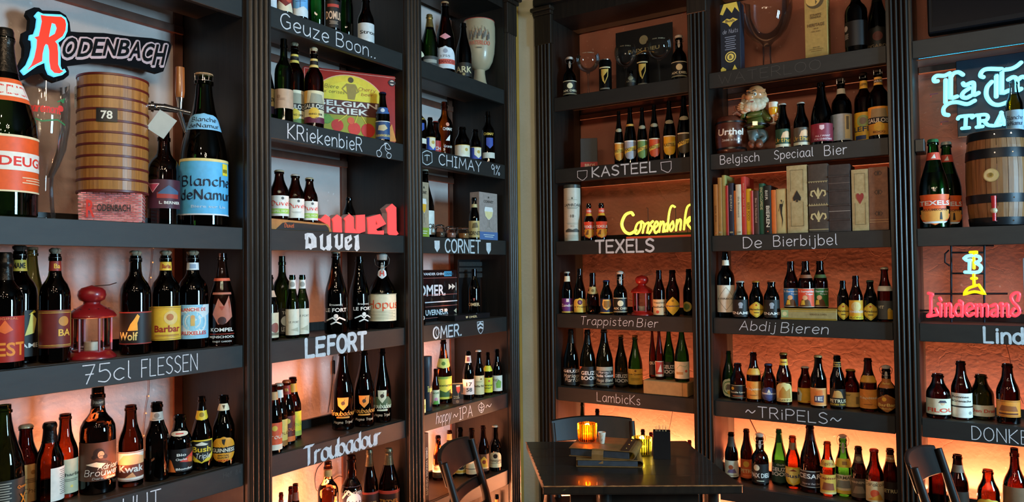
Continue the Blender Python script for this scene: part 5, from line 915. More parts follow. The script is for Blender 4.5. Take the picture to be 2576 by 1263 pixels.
bottle(5, 3, 'M', 282, 898, 106, .05, 'stein', 'dark', '#c9c2b4', EN(), None, 'short dark bottle with white lettering and silver cap')
bottle(5, 3, 'M', 390, 898, 96, .055, 'stein', 'dark', '#c98a2c', MR(), None, 'short dark bottle with gold cap and yellow hexagon label')
bottle(5, 3, 'M', 497, 896, 106, .05, 'stein', 'dark', '#b9653a', EN(), None, 'short dark bottle with white lettering and copper cap')
SB = lambda bg: Lr(.03, .42, bg, ('T', 'St Bernardus', 0, .84, .8, .11, W_), ('T', 'Tripel', .3, .68, .35, .1, W_), ('p', [(-.7, 0), (.5, 0), (.3, .35), (0, .45), (-.4, .4)], '#5d3a1c'), ('d', -.1, .5, .13, '#d8a070'), ('p', [(-.5, .1), (-.1, .12), (-.15, .38), (-.4, .35)], '#d8b23a'), ('f', .0, .02, '#e8e0c8'), a=80)
CZ = .052
bottle(5, 3, 'M', 630, 763, 98, .07, 'long', 'brown', 'lip', SB('#2f6a9c'), None, 'brown bottle with blue monk label standing on the cigar box', zoff=CZ)
bottle(5, 3, 'M', 732, 762, 102, .07, 'long', 'brown', 'lip', SB('#cf4a2c'), N(.64, .71, '#7a4a30'), 'brown bottle with red monk label standing on the cigar box', zoff=CZ)
bottle(5, 3, 'M', 832, 760, 102, .07, 'long', 'brown', 'lip', SB('#2c6a2c'), N(.64, .71, '#4a5a30'), 'brown bottle with green monk label standing on the cigar box', zoff=CZ)
bottle(5, 3, 'M', 990, 896, 78, .05, 'stein', 'dark', 'lip', MR(), None, 'short dark bottle with yellow hexagon label')
bottle(5, 3, 'M', 1078, 862, 88, .055, 'long', 'brown', 'lip', Lr(.04, .46, '#d9a02c', ('d', 0, .68, .24, '#e8cf8a'), ('T', 'GRIMBERGEN', 0, .4, .9, .12, W_), ('b', -1, 0, 1, .18, '#d8c02c'), ('T', 'BLOND', 0, .09, .7, .1, '#5a3a10')), None, 'brown bottle with orange and yellow label')
bottle(5, 3, 'M', 1178, 893, 88, .05, 'stein', 'dark', '#4a6a5a', MR(), None, 'short dark bottle with green cap and yellow hexagon label')
bottle(5, 3, 'M', 1277, 803, 98, .06, 'long', 'red', '#cfc4a8', Lr(.04, .38, '#4a4a48', ('T', 'VIT', -.4, .65, .3, .16, '#d8cfae'), ('b', .2, .0, .8, .5, '#c9962c'), ('d', .4, .5, .1, '#d8b04a')), N(.56, .65, '#cfcab8'), 'red-brown bottle with silver collar and grey label')
KP = lambda: (Lr(.06, .42, '#dd8a34', ('T', 'Kapittel', 0, .55, .85, .16, '#f0d8b0'), ('l', [(-.6, .8), (.2, .3), (.7, .1)], .01, '#8a4a1c'), ('b', -.4, .2, .3, .24, '#8a4a1c')), ('tri', .545, .68, 95, '#e0a43a', ('b', -.8, .0, .8, .1, '#8a5a1c')))
bottle(5, 4, 'N', 170, 178, 96, ('y', 515), 'champ', 'green', 'lip', Ls('oval', .02, .42, '#cfd0a8', ('d', 0, .5, .36, '#5d7a3c'), ('d', 0, .5, .3, '#cfc9a0'), ('p', [(-.4, .4), (.4, .4), (.3, .65), (-.2, .7)], '#6a5a4a'), ('d', 0, .25, .1, '#c9a53a'), a=72), None, 'green bottle with green-edged oval label')
bottle(5, 4, 'N', 274, 262, 108, ('y', 530), 'stein', 'brown', 'lip', Lr(.06, .43, '#17130f', ('f', .04, .02, '#c9b98a'), ('d', -.5, .72, .12, '#d8a83a'), ('T', 'Gentle Lunar', 0, .45, .75, .12, '#d8cfae'), ('b', -.5, .15, .5, .2, '#c9683a')), None, 'short brown bottle with black cream-edged label')
k = KP(); bottle(5, 4, 'N', 387, 190, 99, ('y', 548), 'long', 'brown', 'lip', k[0], k[1], 'brown bottle with orange collar and orange label')
bottle(5, 4, 'N', 495, 270, 105, ('y', 558), 'stein', 'brown', '#3c4260', Ls('oval', .06, .42, '#2c3358', ('d', 0, .5, .33, '#3c4570'), ('T', 'TEMMERMAN', 0, .52, .85, .12, '#d8d8d4'), ('p', [(-.2, .6), (.2, .6), (0, .85)], '#d8d0b0'), a=68), None, 'short brown bottle with navy round label')
bottle(5, 4, 'N', 603, 192, 104, ('y', 570), 'long', 'brown', '#7a5a20', Ls('arch', .06, .44, '#d9c07a', ('p', [(-.6, .2), (.7, .2), (.6, .7), (.2, .55), (-.1, .8), (-.5, .5)], '#a8762c'), ('f', .0, .015, '#8a5a1c'), ('h', 'Quadro', 0, .12, .7, .12, '#5a3a10'), a=76), Lr(.76, .88, '#dcae3a', ('b', -.5, .4, .5, .6, '#7a4a1c'), a=95), 'brown bottle with cream arched picture label')
bottle(5, 4, 'N', 757, 290, 104, ('y', 566), 'stein', 'brown', '#d9d4c4', Lr(.05, .44, '#e0a62c', ('p', [(-1, .1), (-.4, .1), (-.3, .6), (-.6, .95), (-1, .9)], '#e6e0c8'), ('d', -.75, .6, .12, '#6a4a2c'), ('b', .2, .05, .8, .12, '#b8481f')), None, 'short brown bottle with yellow and white label')
bottle(5, 4, 'N', 851, 210, 110, ('y', 590), 'long', 'dark', '#a8905c', Lr(.04, .38, '#d98a44', ('f', .03, .02, '#f0dcae'), ('p', [(-.4, .2), (.4, .2), (.45, .6), (-.4, .55)], '#4a3a4a'), ('p', [(-.3, .6), (.35, .6), (.3, .9), (-.2, .85)], '#e0702c'), ('T', 'IE', 0, .4, .3, .22, W_)), None, 'dark bottle with gold cap and pale orange label')
bottle(5, 4, 'N', 987, 213, 104, ('y', 600), 'long', 'dark', 'lip', Lr(.05, .38, '#1b1611', ('d', 0, .72, .2, '#c9a05a'), ('p', [(-.5, .5), (.5, .5), (.3, .85), (-.3, .9)], '#b88a4a'), ('T', 'PETRUS', 0, .32, .85, .2, '#e3d9b0'), ('T', 'GOUDEN TRIPEL', 0, .12, .8, .1, '#d8b23a')), N(.78, .89, '#2a2118', ('b', -.8, .1, .8, .2, G_), ('b', -.8, .8, .8, .9, G_), ('T', 'Petrus', 0, .5, .5, .3, G_)), 'dark bottle with black label and gold portrait')
bottle(5, 4, 'N', 1085, 318, 126, ('y', 605), 'stein', 'brown', '#a8923c', Lr(.04, .42, '#dcae5a', ('T', 'Puur', -.4, .82, .4, .15, '#6a4a1c'), ('d', -.5, .45, .15, '#d08a2c'), ('b', .35, .2, .6, .7, '#8a6a3c')), None, 'short brown bottle with gold cap and yellow label')
k = KP(); bottle(5, 4, 'N', 1208, 232, 112, ('y', 618), 'long', 'brown', 'lip', k[0], k[1], 'taller brown bottle with orange collar near right end')
bottle(5, 4, 'N', 1339, 282, 122, ('y', 630), 'round', 'dark', 'swing', Ls('hex', .03, .40, '#8a4a1c', ('l', [(-.05, .94), (-.82, .70), (-.82, .3), (0, .06), (.82, .3), (.82, .7), (.05, .94)], .015, '#d8b04a'), ('T', 'BarBar', 0, .40, .75, .18, '#e3c26a'), ('d', -.2, .72, .12, '#d8a83a'), ('T', 'Bock', 0, .2, .4, .1, '#e3c26a'), a=76), Lr(.53, .72, '#a8622a', ('T', 'Barbar', 0, .5, .6, .2, '#e3c26a'), a=60), 'dark swing-top bottle with brown hexagon label')
bottle(5, 5, 'N', 228, 765, 94, ('y', 1098), 'long', 'dark', 'lip', Lr(.04, .40, '#d5d2bc', ('d', -.1, .6, .14, '#a8502c'), ('p', [(-.5, .25), (.5, .25), (.3, .5), (-.3, .45)], '#6a5a7a'), ('b', -.6, .08, .6, .13, '#8a8468')), N(.70, .92, '#3a3630'), 'dark bottle with cream picture label by the table')
bottle(5, 5, 'N', 337, 740, 90, ('y', 1112), 'long', 'dark', 'lip', Lr(.05, .42, '#b84f1e', ('d', -.1, .75, .16, '#d8a03a'), ('T', 'PETRUS', .1, .38, .85, .2, '#e8c98a'), ('b', -.5, .1, .5, .18, '#d8703a')), None, 'dark bottle with orange-brown portrait label')
bottle(5, 5, 'N', 432, 768, 118, ('y', 1148), 'round', 'dark', 'swing', Lr(.05, .42, '#1a1612', ('d', -.3, .8, .16, '#d5c9a8'), ('T', 'PAIX DIEU', 0, .4, .85, .24, W_), ('b', -.3, .1, .3, .14, '#c9c2a4')), None, 'dark swing-top bottle with black label')
bottle(5, 5, 'N', 570, 740, 108, ('y', 1145), 'champ', 'green', 'foil#1c5a2c', Lr(.05, .40, '#20382a', ('T', 'Oude', .1, .92, .35, .1, '#a8b8a0'), ('T', 'GEUZE', 0, .68, .8, .2, W_), ('T', 'BOON', 0, .44, .8, .2, W_)), None, 'bright green bottle with white lettering', liquid=.4)
bottle(5, 5, 'N', 668, 790, 103, ('y', 1172), 'long', 'red', 'lip', Ls('shield', .07, .42, '#dcb42c', ('p', [(-.8, .92), (.8, .92), (.78, .45), (0, .06), (-.78, .45)], '#e6cf6a'), ('T', 'Bush', 0, .52, .88, .2, '#2c3558'), ('p', [(-.4, .78), (0, .9), (.4, .78)], '#7a3a1c'), a=76), Ls('shield', .74, .88, '#6a5030', a=80), 'amber-red bottle with yellow shield label')
bottle(5, 5, 'N', 793, 697, 145, ('y', 1197), 'bord' if 0 else 'champ', 'dark', 'foil#2c161a', Lr(.08, .33, '#1f1616', ('b', -1, .94, 1, 1, '#8d8a80'), ('b', -1, .04, 1, .08, '#8d8a80'), ('T', 'CESAR', -.1, .68, .8, .28, W_), ('h', 'Imperial Red Bier', 0, .25, .6, .1, '#b8a8a0')), None, 'tallest dark red bottle with black label')
bottle(5, 5, 'N', 917, 823, 103, ('y', 1216), 'long', 'red', 'lip', Lr(.05, .41, '#ddb04a', ('T', 'Kapittel', 0, .8, .88, .16, '#7a3018'), ('p', [(-.6, .2), (.6, .2), (.5, .55), (-.4, .6)], '#8a4a2c'), ('b', -1, 0, 1, .1, '#e6cf8a')), ('tri', .545, .68, 92, '#dfb24a', ('h', 'Kapittel', 0, .5, .6, .4, '#7a3018')), 'amber-red bottle with yellow collar and picture label')
bottle(5, 5, 'N', 1029, 785, 112, ('y', 1237), 'long', 'green', 'swing', Lr(.05, .36, '#dcc49a', ('T', 'HERMAN', 0, .85, .85, .16, '#4a3c28'), ('p', [(-.7, .3), (.7, .3), (.5, .7), (-.5, .7)], '#7a756a'), ('b', -1, 0, 1, .18, '#dcae3a')), ('tri', .48, .62, 92, '#dfae34', ('b', -.1, .3, .3, .7, '#8a5a1c')), 'green swing-top bottle with yellow collar')
bottle(5, 5, 'N', 1140, 865, 104, ('y', 1257), 'long', 'dark', 'lip', Lr(.06, .42, '#4a4034', ('T', 'PANNEPOT', 0, .8, .8, .12, '#a89c84'), ('p', [(-.6, .2), (.6, .25), (.3, .6), (-.3, .6)], '#7a6c58')), N(.70, .86, '#4a3c30', ('d', 0, .5, .3, '#8a7a5a')), 'dark bottle with grey-brown label')
bottle(5, 5, 'N', 1253, 882, 117, ('y', 1290), 'long', 'brown', '#b3242a', Lr(.06, .44, '#dcc492', ('h', 'Carakole', 0, .85, .85, .16, '#3a2418'), ('d', 0, .4, .2, '#c9502c'), ('p', [(-.6, .1), (.7, .1), (.4, .4)], '#d8902c')), None, 'brown bottle with bright red cap')
bottle(5, 5, 'N', 1368, 900, 112, ('y', 1300), 'long', 'dark', 'lip', Lr(.06, .40, '#2a1c14', ('T', 'PETRUS', 0, .5, .8, .2, '#b8a878')), N(.76, .89, '#8a5a2c', ('T', 'PETRUS', 0, .5, .7, .3, '#e3d9b0')), 'dark bottle with brown lettered neck label at right end')
# ---- bookcase 6
TL = lambda: Ls('crest', .03, .37, '#d8571e', ('p', [(-.85, .5), (.85, .5), (.8, .22), (0, .02), (-.8, .22)], '#e8a24a'), ('b', -1, .62, 1, .82, '#c8401c'), ('T', 'TEXELS', 0, .72, .88, .15, W_), ('T', 'SKUUMKOPPE', 0, .5, .7, .08, '#5a2a10'), ('p', [(.25, .18), (.4, .18), (.36, .42), (.29, .42)], K_), ('p', [(-.7, .12), (.7, .12), (.5, .06), (-.5, .06)], '#cfe0ea'), a=72)
bottle(6, 2, 'O', 270, 738, 142, .064, 'champ', 'green', '#2c6a3c', TL(), N(.76, .845, '#b8402a', ('p', [(-.2, .2), (.2, .2), (.1, .8)], '#d8d0c0')), 'large green bottle with orange label in front', liquid=.62)
bottle(6, 2, 'O', 340, 752, 136, .162, 'champ', 'green', '#b8b4a0', TL(), N(.76, .845, '#b8402a', ('p', [(-.2, .2), (.2, .2), (.1, .8)], '#d8d0c0')), 'large green bottle with orange label behind', liquid=.62)
bottle(6, 4, 'P', 263, 657, 102, ('y', 872), 'stein', 'brown', 'lip', Lr(.10, .46, '#d9d2b4', ('T', 'FILOU', .15, .28, .85, .26, '#c8402a'), ('d', .25, .72, .12, '#d8b08a'), ('p', [(.0, .75), (.5, .75), (.4, .9), (.1, .9)], '#3a3a44')), None, 'short brown bottle with cream label and red lettering')
bottle(6, 4, 'P', 371, 598, 86, ('y', 877), 'long', 'brown', 'lip', Lr(.04, .46, '#d9d6c8', ('T', 'Rommen', -.1, .85, .6, .09, K_), ('T', '&Grenache', -.05, .68, .75, .09, K_), ('b', -1, .42, 1, .48, '#17130f'), ('d', .6, .2, .07, '#8b8a84')), None, 'taller brown bottle with white two-part label')
bottle(6, 4, 'P', 467, 665, 104, ('y', 882), 'stein', 'dgreen', 'lip', Lr(.08, .33, '#d9cfb0', ('T', 'Den Draak', .2, .5, .8, .3, '#b8402a'), ('d', -.7, .5, .2, '#6a5a3c')), None, 'short olive bottle with low cream label')
bottle(6, 4, 'P', 591, 610, 95, ('y', 897), 'long', 'brown', 'lip', Lr(.12, .40, '#d8862c', ('f', .05, .03, '#7a4a1c'), ('p', [(-.6, .35), (.6, .35), (.45, .65), (-.4, .7)], '#8a4a1c'), ('b', -.6, .15, .6, .25, '#5a2a10')), None, 'brown bottle with orange framed label')
bottle(6, 5, 'P', 258, 1030, 74, .13, 'long', 'brown', 'lip', None, None, 'brown bottle behind the right chair back', h=.25)
bottle(6, 5, 'P', 356, 1047, 86, .07, 'long', 'dark', 'lip', Lr(.05, .42, '#2c241c', ('T', 'BRIGAND', 0, .4, .8, .2, '#c9a545')), N(.72, .84, '#5a4c3c'), 'dark bottle with tan collar right of chair', h=.25)
bottle(6, 5, 'P', 500, 1118, 92, .08, 'stein', 'red', 'lip', Ls('arch', .06, .45, '#c9a83a', ('b', -.5, .7, .5, .76, '#5a4a1c'), a=78), None, 'short amber-red bottle with yellow label', h=.20)
bottle(6, 5, 'P', 624, 993, 100, .08, 'flagon', 'brown', 'lip', Lr(.1, .5, '#6a5038'), None, 'tall broad brown flask at right edge', h=.30)
# number each shelf's bottles from the left and finish their labels
for k, lst in ROW.items():
    lst.sort(key=lambda t: t[0])
    for i, (x, o) in enumerate(lst):
        d = o['desc'].strip(', '); del o['desc']
        d = d.replace(' standing on the', ' on the').replace('champagne bottle', 'champagne bottle')
        o['label'] = (d[0].upper()+d[1:]+', '+ORD[i]+' on '+SHN[k]) if i < len(ORD) else d
# ------------------------------------------------------------------ boxes, books, tins
def cuboid(name, cat_, label, P, rz, w_, d_, h_, mat, group=None, side=None, front=(), part='box_body', ops2=None, bev=.0012):
    """P = middle of the front foot edge; rz = direction the front faces"""
    root = empty(name, P, rz, label, cat_, group)
    f = Fr((0, 0, 0), (0, 1, 0), (0, 0, 1), (1, 0, 0)); m = MB()
    m.bev((-w_/2, 0, -d_), (w_/2, h_, 0), mat, bev, f); b = m.build(part, root)
    if front: flatart(b, Fr((.0003, 0, 0), (0, 1, 0), (0, 0, 1), (1, 0, 0)), -w_/2, 0, w_/2, h_, front)
    if ops2: flatart(b, Fr((-d_/2, w_/2+.0003, 0), (-1, 0, 0), (0, 0, 1), (0, 1, 0)), -d_/2, 0, d_/2, h_, ops2, 'side_print')
    return root
def shelfbox(b, l, r, x0, x1, yt, d, rot=0, dep_=.06, zoff=0, yb=None, **k):
    """box standing on a shelf between two pixel columns; d = how far its front is behind the board"""
    wl = BAYS[b][0]; z = zl(l)+zoff; A = onw(wl, *px(r, x0, yt), d); B = onw(wl, *px(r, x1, yt), d)
    P = (A+B)/2; P.z = z+LIFT; n = 0 if wl == 'L' else -pi/2
    w_ = (V((A.x, A.y, 0))-V((B.x, B.y, 0))).length*(cos(rad(rot)) if rot else 1)
    H = ztop(P, *px(r, (x0+x1)/2, yt))-z
    return P, n+rad(rot), w_, H
# the two-tone goblet boxes on the jar shelf
def goblet_art(low, c0):
    return [('b', -1, 0, 1, .17, low), ('T', 'CORNET', 0, .81, .55, .055, '#3a342c'), ('d', 0, .9, .022, '#3a342c'), ('p', [(-.50, .62), (-.42, .70), (.42, .70), (.50, .62), (.40, .5), (.1, .43), (-.1, .43), (-.40, .5)], '#e8e6e0'),
            ('p', [(-.44, .6), (.44, .6), (.36, .5), (.08, .44), (-.08, .44), (-.36, .5)], c0), ('l', [(-.50, .62), (-.42, .70), (.42, .70), (.50, .62), (.40, .5), (.1, .43), (.06, .28), (.4, .22), (-.4, .22), (-.06, .28), (-.1, .43), (-.40, .5), (-.50, .62)], .008, '#7a7468'), *small(0, .10, '#e0e4d8', 2, .6, .04, .012)]
P, a, w_, H = shelfbox(3, 2, 'G', 96, 168, 110, .035); cuboid('goblet_box', 'box', 'beige and green bottle box with goblet picture, at left end of jar shelf', P, a, w_, .05, H, paint('#b5a183', .6), 'printed goblet boxes', None, goblet_art('#7d8f2c', '#e0a62c'))
P, a, w_, H = shelfbox(3, 2, 'G', 533, 662, 188, .03, 0); cuboid('goblet_box', 'box', 'beige and blue bottle box with goblet picture, at right end of jar shelf', P, a, w_, .06, H, paint('#a89a92', .6), 'printed goblet boxes', None, goblet_art('#46618c', '#d8c890'))
# dark blue gold-printed box, tan moon box
P, a, w_, H = shelfbox(5, 0, 'L', 152, 303, 25, .03, 0)
cuboid('bottle_box', 'box', 'tall dark blue bottle box with gold printing beside the giant goblet', P, a, w_, .07, H, paint('#1b2330', .5), None, None,
       [('p', [(-1, .86), (-.6, 1), (.7, 1), (.95, .84), (.5, .93), (.2, .85), (-.3, .95), (-.7, .84)], '#c9b24a'), ('p', [(-.8, .74), (-.3, .78), (0, .76), (.3, .78), (.8, .74), (.3, .71), (0, .65), (-.3, .71)], '#c9b24a'), ('T', 'Bush', 0, .742, .45, .04, '#1b2330'),
        ('h', 'de Nuits', 0, .59, .75, .06, '#9aa3b0', .07), *small(0, .5, '#7d8798', 7, .55, .03, .01), ('d', 0, .21, .08, '#cdb85a'), ('d', 0, .21, .065, '#1b2330'), ('d', 0, .21, .05, '#cdb85a'), ('T', 'B', 0, .21, .12, .05, '#1b2330'), ('p', [(-1, 0), (-.5, 0), (-.45, .04), (-.8, .08), (-1, .05)], '#c9b24a'), ('p', [(.1, 0), (.7, 0), (.4, .09)], '#c9b24a')])
P, a, w_, H = shelfbox(5, 0, 'L', 790, 962, 0, .035, 0)
cuboid('bottle_box', 'box', 'tall tan bottle box with black moon face right of the giant goblet', P, a, w_, .075, .335, paint('#b08a45', .55), None, None,
       [('d', -.05, .80, .115, '#4a3a1e'), ('d', -.22, .82, .095, '#b08a45'), ('p', [(-.05, .86), (.12, .84), (.02, .80), (.14, .78), (.0, .74)], '#4a3a1e'), ('T', 'STRAFFE', .0, .60, .5, .03, '#4a3214'), ('T', 'HENDRIK', 0, .565, .5, .03, '#4a3214'), ('T', 'HERITAGE', 0, .46, .75, .045, '#4a3214'), ('T', '2018', 0, .41, .2, .02, '#4a3214'), ('t', '- OAK AGED -', 0, .37, .5, .02, '#4a3214'), ('t', 'BONI OER', 0, .15, .3, .018, '#4a3214'), *small(0, .12, '#6a4a1c', 2, .6, .025, .008)],
       ops2=[*small(0, .8, '#7a5a26', 12, .6, .05, .015)])
# white whisky tin tube
P, R, H = locate(4, 2, 'J', 238, 78, 126, .06); root = empty('tin_tube', P, face_cam(P), 'White cylindrical spirit tin with black print, left of the green-yellow neon', 'tin')
m = MB(); m.lathe([(R*.98, 0), (R, .002), (R, H*.94)], paint('#cfccb8', .45, .04), 40, cap=True); b_ = m.build('tube', root, None, 40)
m = MB(); m.lathe([(R*1.02, H*.935), (R*1.02, H-.002), (R*.95, H), (0, H)], paint('#3a3d36', .4), 32); m.build('lid', root, None, 40)
cyl = lambda R, H, z0, z1, half: (lambda u, v, l=0: ((R+l)*cos(u*half), (R+l)*sin(u*half), z0+(z1-z0)*v))
art([('T', 'LAPHROAIG', .05, .68, .78, .055, '#2a2a24'), ('d', 0, .81, .014, '#4a4a3e'), ('p', [(-.06, .79), (.06, .79), (.03, .83), (-.03, .83)], '#4a4a3e'), *small(0, .63, '#6a6a58', 2, .5, .022, .01), *small(0, .77, '#9a9a88', 1, .45), ('T', '10', 0, .47, .14, .055, '#3a3a30'), ('b', -.3, .465, -.2, .47, '#6a6a58'), ('b', .2, .465, .3, .47, '#6a6a58'),
     *small(0, .33, '#8a8a78', 2, .5, .02, .008), ('t', '1815', 0, .28, .15, .02, '#5a5a48'), ('p', [(-.6, .2), (-.3, .235), (0, .21), (.3, .235), (.6, .2), (.6, .165), (-.6, .165)], '#3a3a32'), *small(0, .10, '#8a8a78', 3, .6, .025, .008)], cyl(R, H, 0, H*.93, rad(85)), rad(85)*R/(H*.93), b_, seg=24)
# dark tube tin on the IPA shelf
P, R, H = locate(3, 4, 'H', 153, 218, 72, .06, zoff=0); root = empty('tin_tube', P, face_cam(P), 'Dark blue-grey cylindrical tin at left end of the IPA shelf', 'tin')
m = MB(); m.lathe([(R*.97, 0), (R, .002), (R, H*.80)], paint('#27303a', .4), 28); b_ = m.build('tube', root, None, 40)
m = MB(); m.lathe([(R*1.03, H*.80), (R*1.03, H-.002), (R*.97, H), (0, H)], paint('#2e3842', .4), 28); m.build('lid', root, None, 40)
art([('h', 'Triple', .45, .5, .4, .12, '#d8cf6a', .1)], cyl(R, H, 0, H*.8, rad(85)), rad(85)*R/(H*.8), b_, seg=24)
# cardboard box carrying four bottles; tray; cigar box
f4 = wfr('R'); A = onz(*px('K', 705, 460), zl(4)); B = onz(*px('K', 965, 540), zl(4)); Cc = onz(*px('K', 1018, 545), zl(4))
P = V((1.6, 0, zl(4)))
u0 = hit(wfr('R', .012), *px('K', 707, 470))[0]; u1 = hit(wfr('R', .012), *px('K', 1012, 520))[0]
root = wempty('cardboard_box', ((u0+u1)/2, .10, zl(4)), 0, 'Brown cardboard box carrying four bottles at right end of the Lambicks shelf', 'box')
m = MB(); m.bev((u0, zl(4)+.0005, -.20), (u1, zl(4)+BXZ-.0005, -.006), paint('#b98d55', .75, .08), .003, Fr((0, 0, 0), (1, 0, 0), (0, 0, 1), (0, -1, 0))); b_ = m.build('carton', root)
m = MB(); m.box((u1-.028, zl(4)+.001, -.005), (u1-.026, zl(4)+BXZ-.001, -.0055), paint('#8a6230', .7), Fr((0, 0, 0), (1, 0, 0), (0, 0, 1), (0, -1, 0))); m.build('flap_seam', b_)
fl = wfr('L', .03); pts = hits(wfr('L', .012), 'Q', [(132, 505), (125, 322), (310, 318), (1010, 400), (1110, 445), (1185, 566)])
z2 = zl(2); root = wempty('wooden_tray', (-.10, (pts[0][0]+pts[-1][0])/2, z2), 0, 'Rounded wooden serving tray under three short bottles, orange lettering on its dark face', 'tray')
f = wfr('L', .012); uA, uB = pts[0][0]-.03, pts[-1][0]
out = [(uA, z2+.0005), (uB, z2+.0005)]+[(uB-.006, z2+.014), (uB-.02, z2+.030), (uB-.045, z2+TZ*.80-.001), ((uA+uB)/2, z2+TZ*.88), (uA, z2+TZ-.001)]
m = MB(); WT = wood('beech_tray', '#b0743a', '#c98c4a', .4, (2, 9, 9), .1); m.poly(f, out, WT, -.15, 0); b_ = m.build('tray_body', root)
ins = [(uA+.055, z2+.001), (uB-.014, z2+.001), (uB-.018, z2+.016), (uB-.032, z2+.026), (uB-.055, z2+TZ*.62), (uA+.11, z2+TZ*.72), (uA+.085, z2+TZ*.62)]
m = MB(); m.poly(f, ins, paint('#2c2420', .6), .0003, .001); b2 = m.build('face_panel', root)
m = MB(); st = hand('Duvel', uA+.094, uA+.135, z2+.009, z2+.024, 0, 2.4)
pen(m, f, st, .0032, paint('#d8652c', .6), .0016, rad(35)); m.build('lettering', b2)
# extra parts: gold foot etc. are kept with their bottles; cigar box under the three monk bottles
P, a, w_, H = shelfbox(5, 3, 'M', 560, 946, 1108, .022, 0)
H = CZ-.0008
cuboid('cigar_box', 'box', 'Flat cream cigar box under three monk-label bottles on the Abdij Bieren shelf', P, a, w_, .13, H, paint('#b8a066', .55), None, None,
       [('b', -1, .0, 1, .14, '#8a6a1c'), ('b', -1, .86, 1, 1, '#8a6a1c'), ('b', -1, .72, 1, .78, '#a88a3a'), ('b', -.98, .2, -.72, .84, '#8fa06a'), ('d', -.85, .5, .2, '#cfc088'), ('t', 'VERKADE & ZONEN', .35, .5, .3, .16, '#4a3214')])
# tent card
P = onw('L', *px('H', 375, 480), .045); P.z = zl(4)
root = wempty('tent_card', P, 0, 'Folding black table card picturing a glass of red beer, standing on the IPA shelf', 'card')
fa = face_cam(P, 4); n_ = V((cos(fa), sin(fa), .18)).normalized(); r_ = V((-sin(fa), cos(fa), 0)); u_ = n_.cross(r_)
f = Fr(P+V((cos(fa), sin(fa), 0))*.016, r_, u_, n_); hw = .026; hh = .100
m = MB(); m.box((-hw, 0, -.0008), (hw, hh, 0), paint('#1c1815', .45), f); b_ = m.build('front_leaf', root)
flatart(b_, f, -hw, 0, hw, hh, [('b', -1, 0, 1, .22, '#4a2818'), ('p', [(-.3, .88), (.45, .9), (.4, .62), (.15, .5), (-.02, .5), (-.26, .64)], '#c0452c'), ('p', [(-.3, .88), (.45, .9), (.43, .82), (-.29, .8)], '#d8c0a0'), ('b', .04, .3, .1, .52, '#b09a8a'), ('b', -.15, .27, .3, .3, '#b09a8a'), ('T', 'Bourgogne', -.3, .36, .5, .06, '#c9a06a'), ('T', 'des Flandres', -.3, .28, .5, .05, '#c9a06a'), ('d', -.1, .11, .08, '#8a5a3c')])
n2 = V((-cos(fa), -sin(fa), .18)).normalized(); f2 = Fr(P-V((cos(fa), sin(fa), 0))*.018, -r_, n2.cross(-r_), n2)
m = MB(); m.box((-hw, 0, -.0008), (hw, hh, 0), paint('#a8905c', .6), f2); m.build('back_leaf', root)
# three clip-top jars
for i, (x0, x1, yt) in enumerate([(212, 285, 418), (283, 366, 430), (368, 461, 432)]):
    P, R, H = locate(3, 2, 'G', (x0+x1)/2, yt, (x1-x0), .05+.0*i)
    root = empty('glass_jar', P, face_cam(P), ['Small clip-top glass jar of dark grains, leftmost of three', 'Small clip-top glass jar of pinkish grains, middle of three', 'Small clip-top glass jar of brown grains, rightmost of three'][i], 'jar', 'clip-top spice jars')
    m = MB(); m.lathe([(0, .002), (R*.92, .002), (R, .008), (R, H*.62), (R*.82, H*.74), (R*.82, H*.80), (R*.86, H*.82)], GL['clear'], 28, cap=False); m.build('jar_body', root, None, 40)
    m = MB(); m.lathe([(0, .004), (R*.93, .004), (R*.94, H*.45), (0, H*.47)], paint(['#5a4436', '#9a6a58', '#a07040'][i], .9, .5, 400, .5), 24); m.build('grains', root, None, 40)
    m = MB(); m.lathe([(R*.86, H*.83), (R*.9, H*.86), (R*.88, H*.93), (R*.5, H), (0, H)], GL['clear'], 28, cap=False); m.build('lid', root, None, 40)
    m = MB(); m.tube([(R*.9*cos(k*pi/12), R*.9*sin(k*pi/12), H*.77) for k in range(24)], .001, WIRE, 5, True)
    m.tube([(0, R*.9, H*.77), (0, R*1.02, H*.88), (0, R*.4, H+.001), (0, -R*.4, H+.001), (0, -R*1.02, H*.88), (0, -R*.9, H*.77)], .001, WIRE, 5); m.build('wire_clip', root)
    m = MB(); m.tube([(R*.86*cos(k*pi/12), R*.86*sin(k*pi/12), H*.825) for k in range(24)], .0014, paint('#8a4a30', .6), 6, True); m.build('seal', root)
# books on De Bierbijbel shelf
bk = [(100, 129, 232, '#b9702c', .13, [('t', 'BIER INA', 0, .42, .16)]), (130, 157, 185, '#b08040', .15, []), (158, 184, 168, '#a39a55', .15, []), (184, 202, 240, '#b02a24', .13, [('b', 0, .3, .1)]), (204, 237, 223, '#1e2436', .14, [('t', 'BIEREN', 0, .62, .15)]),
      (239, 253, 275, '#d27a2a', .12, []), (254, 291, 232, '#d8cfae', .14, [('t', 'De Brouwerij', 0, .55, .2)]), (292, 322, 178, '#c4382a', .15, [('t', 'Bier op het bord', 0, .60, .28)]), (323, 356, 262, '#dcae16', .14, [('T', 'BEER FOOD', 0, .5, .2)]), (357, 374, 275, '#c8453c', .12, []),
      (375, 411, 276, '#4a2a20', .14, [('t', 'Bier in Nederland', 0, .55, .28)]), (413, 447, 225, '#155036', .15, [('T', 'ENCYCLOPEDIE', 0, .7, .22)]), (449, 496, 240, '#15130f', .15, [('T', 'BIEREN', .1, .36, .22), ('t', 'BIER', -.3, .8, .1)]), (498, 530, 270, '#dc6e26', .13, []), (532, 600, 262, '#cbb274', .14, [])]
